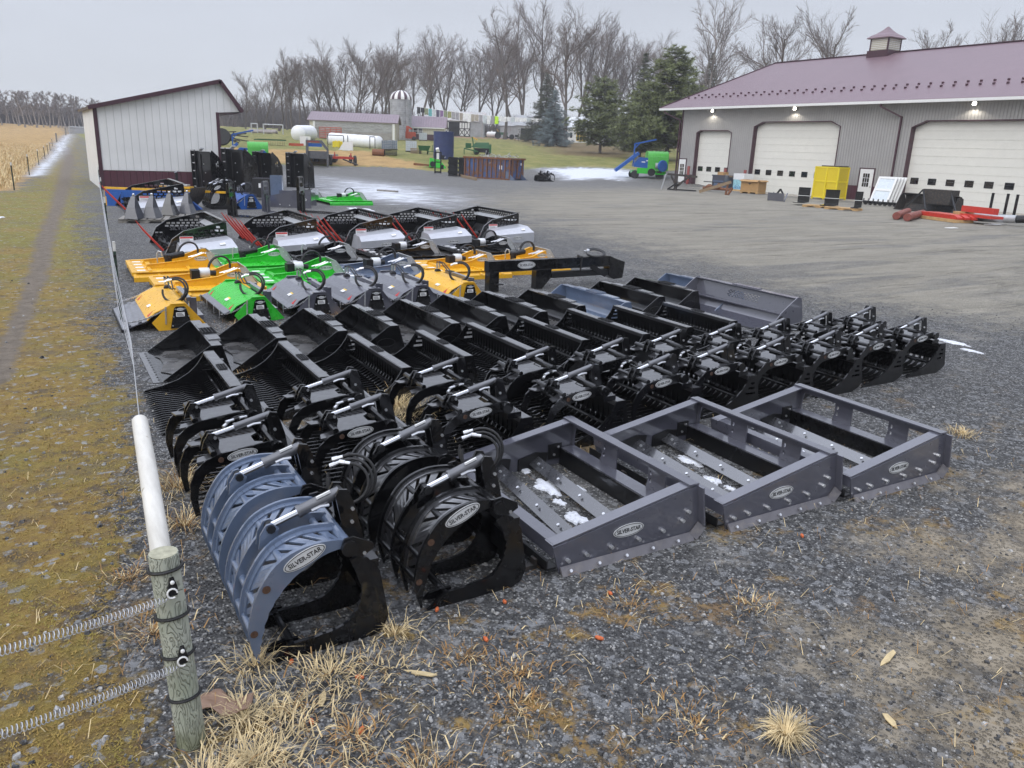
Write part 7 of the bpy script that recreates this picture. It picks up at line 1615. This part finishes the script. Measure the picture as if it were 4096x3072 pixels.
# paddock rails by the silage tube
for i, (pa, pb) in enumerate(((1310, 1368), (1390, 1390), (1478, 1497))):
    a = P3(pa, 586, 104); o = thing('rail_frame', 'dark pipe rail post in front of the long silage tube, ' + ['left one', 'middle one', 'right one'][i], 'post', a, faceyaw(pa), 'rail posts'); w_ = max(.1, (pb - pa) * 104 / 3150); gbox('upright', (0, 0, -.2), (.1, .1, 1.55), 'black_worn', o)
    if w_ > .2: gbox('upright', (w_, 0, -.2), (w_ + .1, .1, 1.5), 'black_worn', o); gbox('rail', (0, .02, 1.45), (w_, .08, 1.55), 'black_worn', o)
# clothesline with washing
ya = A(1655, 178); yb = A(2185, 170); a = Vector((ya[0], ya[1], 0)); b = Vector((yb[0], yb[1], 0))
def zpix(px, py, r): d = dirw(px, py); h = math.hypot(d.x, d.y); return CAMH + d.z / h * r
a.z = zpix(1655, 425, 178); b.z = zpix(2185, 476, 170)
def cl_pt(f): p = a.lerp(b, f); p.z -= .9 * 4 * f * (1 - f) * .5; return p
o = MB().tube([cl_pt(k / 20) for k in range(21)], .03, 4).build('clothesline', MAT['white_metal'], fix=False); tag(o, 'long high clothesline running from the silo side to the spruces', 'clothesline')
WASH = [('ink', 1.3), ('ink', 1.0), ('wash_sage', 1.3), ('wash_teal', 1.5), ('wash_pale', 1.4), ('wash_navy', 1.5), ('wash_purple', 1.3), ('wash_sage', 1.3), ('wash_olive', 1.3), ('wash_grey', 1.5), ('wash_grey', 1.5), ('wash_tan', 1.5), ('wash_white', 1.6), ('wash_white', 1.7), ('wash_tan', 1.4), ('wash_tan', 1.3), ('wash_grey', 1.8), ('wash_pale', 1.6), ('wash_white', 1.7), ('wash_grey', 1.6), ('wash_lime', 1.5), ('wash_white', .9), ('wash_white', 1.0), ('wash_white', .8), ('wash_pale', 1.0), ('wash_white', .8), ('wash_white', .8), ('wash_white', .7), ('wash_pale', .8), ('wash_white', .7), ('wash_white', .7), ('wash_white', .6)]
for nm, c in (('sage', (.22, .25, .16)), ('teal', (.12, .36, .38)), ('pale', (.48, .52, .55)), ('navy', (.09, .08, .13)), ('purple', (.22, .13, .27)), ('olive', (.26, .26, .10)), ('grey', (.30, .29, .31)), ('tan', (.36, .32, .27)), ('white', (.72, .72, .73)), ('lime', (.5, .85, .03))): M('wash_' + nm, c, .9, vs=3)
CN = {'ink': 'black', 'wash_sage': 'sage green', 'wash_teal': 'teal', 'wash_pale': 'pale blue grey', 'wash_navy': 'dark navy', 'wash_purple': 'purple', 'wash_olive': 'olive', 'wash_grey': 'grey', 'wash_tan': 'tan', 'wash_white': 'white', 'wash_lime': 'bright lime'}
seen = {}
for i, (mt, h) in enumerate(WASH):
    f = .025 + i * .0295; p = cl_pt(f); p2 = cl_pt(f + .026); q = random.Random(i); n = 5; vs = []
    for k in range(n + 1):
        u = k / n; c = p.lerp(p2, u); wv = .06 * math.sin(u * 9 + i)
        for z_, o_ in ((0, 0), (-h * .5, .5), (-h * q.uniform(.92, 1.05), 1)): vs.append((c.x, c.y + wv * o_, c.z + z_))
    o = MB().add(vs, [(k * 3 + j, k * 3 + 3 + j, k * 3 + 4 + j, k * 3 + 1 + j) for k in range(n) for j in range(2)]).build('hanging_cloth', MAT[mt], fix=False)
    sol = o.modifiers.new('thickness', 'SOLIDIFY'); sol.thickness = .03
    seen[mt] = seen.get(mt, 0) + 1; cnt = sum(1 for a_, _ in WASH if a_ == mt)
    lab = CN[mt] + ' cloth hanging on the high clothesline' if cnt == 1 else ORD[seen[mt] - 1] + ' ' + CN[mt] + ' cloth from the left on the clothesline' if cnt < 12 else 'small white piece of washing on the right part of the clothesline'
    if cnt >= 12 and seen[mt] <= 3: lab = ORD[seen[mt] - 1] + ' large white cloth over the old barn roof on the clothesline'
    tag(o, lab, 'laundry', 'washing on the clothesline' if not (cnt >= 12 and seen[mt] > 3) else 'small white washing')

# ================================================================ things along the workshop
for i, (y, h) in enumerate([(57.85, 1.78), (53.1, 1.75), (50.75, 1.72), (41.88, 1.7), (36.06, 1.62)]):
    o = MB().lathe([(.13, 0), (.13, h), (.10, h + .04)], 14).build('bollard', MAT['bollard_red'], smooth=True); o.location = (53.2, y, 0)
    tag(o, 'dull red steel bollard ' + ['left of the small overhead door', 'right of the small overhead door', 'left of the middle overhead door', 'right of the middle overhead door', 'left of the largest overhead door'][i], 'bollard', 'bollards by the doors')
WY = math.radians(-90)      # local -y faces west (the yard), local x runs north to south
def W_(x, y): return (x, y, .012)
t = thing('fork_rack', 'brown timber work stand with black feet left of the small door', 'work stand', W_(45.0, 49.6), WY + math.radians(20))
MB().bar((-1.3, 0, 1.25), (1.3, 0, 1.15), .16, .16).bar((-.5, 0, 0), (-.5, 0, 1.2), .2, .2, (1, 0, 0)).bar((-.5, 0, .3), (.7, 0, 1.15), .13, .13).bar((-.5, 0, .4), (-1.0, 0, 1.15), .12, .12).build('frame', MAT['black_worn'], t); MB().bar((-1.1, -.2, .05), (-.3, -.2, .6), .1, .1).bar((-.8, .2, .05), (-.1, .2, .6), .1, .1).bar((-1.2, 0, .06), (1.2, .3, .06), .1, .1).build('feet', MAT['black_dull'], t); MB().bar((-1.9, .2, .0), (-1.6, .2, 1.2), .08, .08, (1, 0, 0)).build('prop', MAT['galvanised'], t)
t = thing('timber_beam', 'thick brown beam propped on a rusty stand before the small door', 'beam', W_(44.0, 46.4), WY + math.radians(35)); MB().bar((0, 0, .12), (2.3, 0, .95), .24, .22).build('beam', MAT['wood'], t); MB().bar((2.0, 0, 0), (2.1, 0, .9), .14, .14, (1, 0, 0)).bar((2.2, -.2, .0), (2.4, .2, .5), .14, .14).build('stand', MAT['rust'], t)
t = thing('truck_axle', 'rusty truck axle lying between the beam and the dark bin', 'axle', W_(47.8, 48.6), WY + math.radians(10)); MB().cyl((-1.2, 0, .25), (1.4, 0, .25), .11, 10).build('tube', MAT['rust'], t); MB().lathe([(.1, -.25), (.32, -.1), (.32, .1), (.1, .25)], 14, Matrix.Translation((-.6, 0, .33))).lathe([(.2, 0), (.26, .1), (.1, .45)], 12, Matrix.Translation((.3, 0, .25))).build('differential', MAT['rust'], t); gbox('top_bar', (-1.2, -.05, .72), (.9, .05, .78), 'ink', t); gbox('strut', (-.3, -.04, .3), (-.25, .04, .72), 'ink', t)
t = thing('storage_bin', 'dark grey square bin with rubbish on top, right of the small door', 'bin', W_(51.6, 51.6), WY); gbox('body', (-.75, -.6, 0), (.75, .6, 1.15), 'slate_paint', t); gbox('rim', (-.8, -.65, 1.15), (.8, .65, 1.25), 'slate_paint', t); gbox('panel', (-.6, -.64, .15), (.6, -.61, .8), 'bluegrey_paint', t); gbox('cardboard', (-.5, -.3, 1.25), (.2, .3, 1.5), 'cardboard', t); MB().bar((.1, 0, 1.3), (.9, 0, 1.15), .3, .08).build('plank', MAT['wood'], t)
t = thing('printed_box', 'pale blue and white printed box on a pallet beside the dark bin', 'box', W_(52.2, 49.9), WY); gbox('carton', (-.58, -.55, .14), (.58, .55, .95), 'pale_blue_box', t); gbox('lid', (-.6, -.57, .95), (.6, .57, 1.45), 'white_plastic', t); gbox('pallet_base', (-.6, -.6, 0), (.6, .6, .14), 'new_wood', t)
mb = MB()
for k in range(9): a = Vector((-.5 + k * .1, -.552, .2)); mb.bar(a, a + Vector((.06 * (k % 3 - 1), 0, .12 + .1 * (k % 3))), .002, .05, (1, 0, 0))
mb.build('printed_leaves', MAT['blue_paint'], t)
t = thing('cardboard_box', 'open brown cardboard box on a new pallet between two overhead doors', 'box', W_(50.3, 46.9), WY + math.radians(12))
for nm, lo, hi in (('wall', (-.8, -.6, .15), (.8, -.585, 1.05)), ('wall', (-.8, .585, .15), (.8, .6, 1.05)), ('wall', (-.8, -.585, .15), (-.785, .585, 1.05)), ('wall', (.785, -.585, .15), (.8, .585, 1.05))): gbox(nm, lo, hi, 'cardboard', t)
MB().bar((0, -.80, .93), (0, -.6, 1.06), 1.6, .012).build('flap', MAT['cardboard'], t); MB().bar((1.0, 0, .95), (.8, 0, 1.06), 1.2, .012).build('flap', MAT['cardboard'], t); MB().bar((-1.0, 0, 1.0), (-.8, 0, 1.06), 1.2, .012).build('flap', MAT['cardboard'], t); MB().ext([(-.15, .8), (.15, .8), (0, .68)], .01, 'y', -.606).build('cut_mark', MAT['ink'], t)
for k in range(3): gbox('pallet_block', (-.8 + k * .7, -.6, 0), (-.6 + k * .7, .6, .10), 'new_wood', t)
gbox('pallet_deck', (-.82, -.62, .10), (.82, .62, .14), 'new_wood', t)
t = thing('tipped_tray', 'slate steel tray tipped up on the yard before the middle door', 'attachment', W_(43.2, 38.2), WY + math.radians(5)); MB().bar((0, 0, .28), (0, .02, .281), 1.3, .52, (0, .1, 1)).build('tray', MAT['slate_paint'], t); MB().bar((-.65, .1, 0), (-.55, .5, .55), .08, .05).bar((.65, .1, 0), (.55, .5, .55), .08, .05).build('side', MAT['slate_paint'], t); MB().bar((-.2, .3, .4), (.1, .3, .8), .12, .08).bar((.1, .3, .8), (.3, .35, .5), .12, .08).build('bracket', MAT['black_dull'], t)
# bundles of pallet forks
def fork_bundle(label, x, y, n, rz):
    t = thing('fork_bundle', label, 'pallet forks', (x, y, .13), WY + rz, 'bundles of pallet forks')
    for k in range(n): o = MB().b2((-.05, 0, .02), (.05, .05, .95)).b2((-.05, -1.25, .02), (.05, 0, .06)).build('fork', MAT['black_paint'], t); o.location = (k * .104, 0, 0); o.rotation_euler = (0, 0, 0)
    MB().b2((-.06, -.008, .42), (n * .104 - .045, .056, .445)).build('strap', MAT['white_sticker'], t)
fork_bundle('banded bundle of black pallet forks at the left', 42.4, 35.6, 7, math.radians(28)); fork_bundle('banded bundle of black pallet forks in the middle on a pallet', 42.0, 33.2, 8, math.radians(28)); fork_bundle('two loose pairs of black pallet forks on a pallet before the yellow cage', 42.2, 31.2, 4, math.radians(28))
pallet('pallet', 'new wooden pallet under the middle fork bundle', W_(41.4, 33.0), WY + .4, 1.9, 1.2, 'new_wood'); pallet('pallet', 'new wooden pallet under the loose forks', W_(41.3, 31.3), WY + .4, 1.9, 1.2, 'new_wood')
# yellow mesh cage
t = thing('safety_cage', 'tall yellow mesh cage left of the right hand entry door', 'cage', W_(51.2, 40.25), WY + math.radians(6)); w2, d2, h2 = .95, .7, 2.35
mesh = NT('yellow_mesh'); mesh.set(Base_Color=mesh.mix(mesh.rng(mesh.vor(16, 'Distance', rand=0), .2, .3, .75, 0), (.66, .5, .015), (.20, .16, .03)), Roughness=.5); MAT['yellow_mesh'] = mesh.m
for sx in (-w2, 0, w2): gbox('post', (sx - .05, -d2, 0), (sx + .05, -d2 + .1, h2), 'yellow_plastic', t)
for sx in (-w2, w2): gbox('post', (sx - .05, d2 - .1, 0), (sx + .05, d2, h2), 'yellow_plastic', t)
for z in (.1, 1.25, h2 - .1): MB().b2((-w2, -d2 + .01, z), (w2, -d2 + .08, z + .1)).b2((w2 - .04, -d2, z), (w2 + .03, d2, z + .1)).b2((-w2 - .03, -d2, z), (-w2 + .04, d2, z + .1)).build('rail', MAT['yellow_plastic'], t)
gbox('mesh_panel', (-w2 + .05, -d2 + .045, .1), (w2 - .05, -d2 + .055, h2 - .1), 'yellow_mesh', t)
for s in (-1, 1): gbox('mesh_panel', (s * (w2 - .005) - .004, -d2 + .1, .1), (s * (w2 - .005) + .004, d2 - .1, h2 - .1), 'yellow_mesh', t)
gbox('latch', (.0, -d2 - .06, 1.0), (.1, -d2, 1.2), 'yellow_plastic', t); gbox('roof_clutter', (-.6, -.5, h2), (.9, .6, h2 + .08), 'black_worn', t)
# auger, wheel, stacked windows, big worn bucket
t = thing('auger', 'black auger screw lying at the foot of the entry door', 'auger', W_(48.6, 35.4), WY + math.radians(8)); MB().cyl((0, 0, .22), (2.7, 0, .22), .06, 8).build('shaft', MAT['black_dull'], t)
vs = []; n = 120
for i in range(n + 1): f = i / n; ag = f * 2 * PI * 8; vs += [(2.7 * f, .06 * math.cos(ag), .22 + .06 * math.sin(ag)), (2.7 * f, .22 * math.cos(ag), .22 + .22 * math.sin(ag))]
o = MB().add(vs, [(2 * i, 2 * i + 1, 2 * i + 3, 2 * i + 2) for i in range(n)]).build('flighting', MAT['black_paint'], t, fix=False); o.modifiers.new('thickness', 'SOLIDIFY').thickness = .03
t = thing('spare_wheel', 'white rimmed wheel leaning on the wall by the entry door', 'wheel', W_(53.4, 37.6), WY); wheel(t, (0, 0, .55), .55, .28, 'y', 'white_metal')
t = thing('window_stack', 'stack of wrapped white window frames leaning by the bollard', 'windows', W_(51.0, 35.9), WY + math.radians(4))
for k in range(4):
    Mw = Matrix.Translation((.0 + k * .08, .25 * k, 0)) @ Matrix.Rotation(math.radians(-24), 4, 'X'); f = MB().ext([(-.7, .1), (.7, .1), (.7, 2.0), (-.7, 2.0)], .08, 'y', 0, [[(-.55, .25), (.55, .25), (.55, .95), (-.55, .95)], [(-.55, 1.1), (.55, 1.1), (.55, 1.85), (-.55, 1.85)]], M=Mw).build('window_frame', MAT['white_metal'], t); MB().b2((-.55, -.01, .25), (.55, .01, 1.85), Mw).build('pane', MAT['translucent_white'] if k == 0 else MAT['galvanised'], f)
ob_ = thing('loader_bucket', 'wide worn black loader bucket lying before the largest door', 'bucket', W_(46.3, 29.6), WY + math.radians(-2)); MB().sheet([(-.0, .05), (.3, .0), (.9, .05), (1.1, .4), (1.0, .85), (.6, 1.0)], -1, 1, .04, M=Matrix.Rotation(PI / 2, 4, 'Z') @ Matrix.Scale(1.9, 4, (0, 1, 0))).build('shell', MAT['black_worn'], ob_); gbox('back_box', (-.2, .2, .5), (1.6, 1.0, 1.35), 'black_worn', ob_); MB().bar((-1.0, 0, .2), (-.3, .3, 1.3), .08, .08).bar((-.3, .3, 1.3), (.6, -.5, .2), .08, .08).bar((1.5, .3, 1.2), (2.4, -.3, .2), .08, .08).build('brace', MAT['black_dull'], ob_)
for s in (-1.9, 1.9): MB().ext([(.05, 0), (1.0, .0), (1.1, .5), (.8, 1.0), (.5, .9)], .04, 'x', s).build('end_plate', MAT['black_worn'], ob_)
for i, (x, y, L) in enumerate(((37.6, 25.3, 5.2), (37.3, 24.5, 5.0))):
    o = MB().tube([(0, 0, .2), (0, L, .2)], .19, 16).build('steel_pipe', MAT['rust_red'] if 'rust_red' in MAT else M('rust_red', (.20, .05, .035), .6, var=.3, dirt=(DUST, .3)), smooth=True); o.location = (x, y, 0); o.rotation_euler = (0, 0, math.radians(-62 - 3 * i)); tag(o, ['long dull red pipe on the ground, farther one', 'long dull red pipe on the ground, nearer one'][i], 'pipe', 'red pipes on the yard')
t = thing('red_parts', 'red painted steel parts packed on a light wooden pallet', 'steel parts', W_(40.6, 24.6), WY + math.radians(-20))
for k in range(3): MB().ext([(-1.5, 0), (1.5, 0), (1.5, .1), (1.2, .2), (-1.4, .2)], .3, 'y', -.3 + k * .34, M=Matrix.Translation((k * .12, 0, .16))).build('channel', MAT['red_paint'], t)
MB().b2((.3, .4, .3), (2.6, 1.2, .42)).bar((1.4, .8, .5), (1.4, .81, .8), 2.2, .3, (0, .5, .8)).build('red_panel', MAT['red_paint'], t); gbox('pallet_base', (-1.3, -.6, 0), (1.5, .5, .15), 'new_wood', t); gbox('crate_side', (.2, .3, .15), (.6, 1.2, .5), 'new_wood', t)
t = thing('silver_duct', 'bent duct pipe, silver at one end and black at the other', 'duct', W_(42.0, 22.6), WY); MB().tube([(-.9, -.6, .25), (.6, -.3, .3), (1.0, -.25, .32)], .2, 14).build('silver_part', MAT['silver_dull'], t, smooth=True); MB().tube([(1.0, -.25, .32), (2.4, .1, .45), (3.0, .3, .75), (3.3, .4, 1.0)], .19, 14).build('black_part', MAT['ink'], t, smooth=True)
o = MB().b2((-.7, -.15, 0), (.7, .15, .03)).build('white_scrap', MAT['white_metal']); o.location = (41.2, 22.3, .01); tag(o, 'white flat offcut lying beside the silver duct', 'scrap'); o = MB().b2((-.35, -.12, 0), (.35, .12, .02)).build('white_scrap', MAT['white_metal']); o.location = G(3806, 912) + (.0,); tag(o, 'small white offcut lying alone on the muddy yard', 'scrap')
for i, (x, y) in enumerate(((48.3, 26.6), (48.6, 25.9), (48.3, 25.2), (48.6, 24.5), (48.9, 23.9))):
    o = thing('upright_fork', 'black upright fork tine standing on a pallet before the largest door, ' + ['leftmost', 'second from left', 'middle', 'second from right', 'rightmost'][i], 'pallet fork', (x, y, .13), WY + .2, 'upright forks'); gbox('shank', (-.07, 0, 0), (.07, .07, 1.2), 'black_paint', o); gbox('tine', (-.07, -.9, 0), (.07, 0, .06), 'black_paint', o)
pallet('pallet', 'grey pallet under the upright forks', W_(48.2, 25.3), WY, 3.2, 1.3)
t = thing('wheelie_bin', 'black wheeled bin on a pallet at the right picture edge', 'bin', (46.4, 22.6, .14), WY); MB().add([(-.4, -.4, 0), (.4, -.4, 0), (.4, .4, 0), (-.4, .4, 0), (-.5, -.5, 1.3), (.5, -.5, 1.3), (.5, .5, 1.3), (-.5, .5, 1.3)], [(0, 3, 2, 1), (4, 5, 6, 7), (0, 1, 5, 4), (1, 2, 6, 5), (2, 3, 7, 6), (3, 0, 4, 7)]).build('body', MAT['ink'], t); gbox('lid', (-.55, -.55, 1.3), (.55, .55, 1.42), 'black_dull', t); gbox('band', (-.52, -.52, .65), (.52, -.45, .95), 'bluegrey_paint', t); pallet('pallet', 'grey pallet under the wheeled bin', W_(46.4, 22.6), WY, 1.4, 1.1)

# ================================================================ small litter in the foreground
q = random.Random(14)
for i, (x, y) in enumerate([(.9,3.69),(1.18,3.4),(.86,3.19),(1.05,3.02),(1.81,3.79),(1.93,3.39),(2.22,3.68),(2.52,3.1),(2.87,3.46),(4.66,3.45),(.5,4.67)]):
    L = q.uniform(.03, .05); P = []; n = 7
    P = [(L * (k / n - .5), 0, .011) for k in range(n + 1)]; rs = [.006 + .006 * math.sin(PI * min(1, (k + .6) / n * .9)) for k in range(n + 1)]
    mb = MB().tube(P, rs, 10); o = mb.build('corn_cob', MAT['cob'], smooth=True); o.location = (x, y, 0); o.rotation_euler = (0, 0, q.uniform(0, 6)); o.scale = (1.05,) * 3
    tag(o, 'broken orange corn cob piece lying on the gravel', 'corn cob', 'corn cobs in the gravel')
vs = []; q = random.Random(2); n = 9
for i in range(n + 1):
    for j in range(6): u, v = i / n, j / 5; vs.append((.26 * (u - .5), .15 * (v - .5) * (1 - .5 * u * (j > 2)) + .02 * math.sin(u * 7), .015 + .03 * math.sin(u * 5 + v * 3) ** 2 + q.uniform(0, .006)))
o = MB().add(vs, [(i * 6 + j, i * 6 + 6 + j, i * 6 + 7 + j, i * 6 + 1 + j) for i in range(n) for j in range(5)]).build('scrap_sheet', MAT['scrap_paper'], smooth=True, fix=False); o.modifiers.new('thickness', 'SOLIDIFY').thickness = .004
o.location = (.52, 3.50, .0); o.rotation_euler = (0, 0, -.5); tag(o, 'crumpled brown scrap sheet lying in dry grass beside the corner post', 'scrap sheet')
for i, (px, py, s) in enumerate(((2772, 2100, .09), (1290, 2800, .07), (1680, 2700, .1), (3550, 2640, .09), (3560, 2890, .05))):
    o = MB().ext([(-s, -.012), (-.3 * s, -.018), (.6 * s, -.01), (s, .004), (.2 * s, .02), (-.8 * s, .012)], .006, 'z', .012).build('corn_husk', MAT['dry_grass']); o.location = G(px, py) + (0,); o.rotation_euler = (.1, .15, i * 1.1); tag(o, 'pale dry corn husk lying on the gravel', 'husk', 'corn husks on the gravel')

# ---------------------------------------------------------------- winter air
hz = MB().b2((-500, -120, -1.2), (420, 420, 60)).build('haze', MAT['snow']); hm = bpy.data.materials.new('haze_air'); hm.use_nodes = True; ht = hm.node_tree; ht.nodes.clear()
ho = ht.nodes.new('ShaderNodeOutputMaterial'); hv = ht.nodes.new('ShaderNodeVolumePrincipled'); hv.inputs['Density'].default_value = .0006; hv.inputs['Color'].default_value = (.86, .88, .93, 1); ht.links.new(hv.outputs[0], ho.inputs['Volume'])
hz.data.materials[0] = hm; tag(hz, kind='stuff')
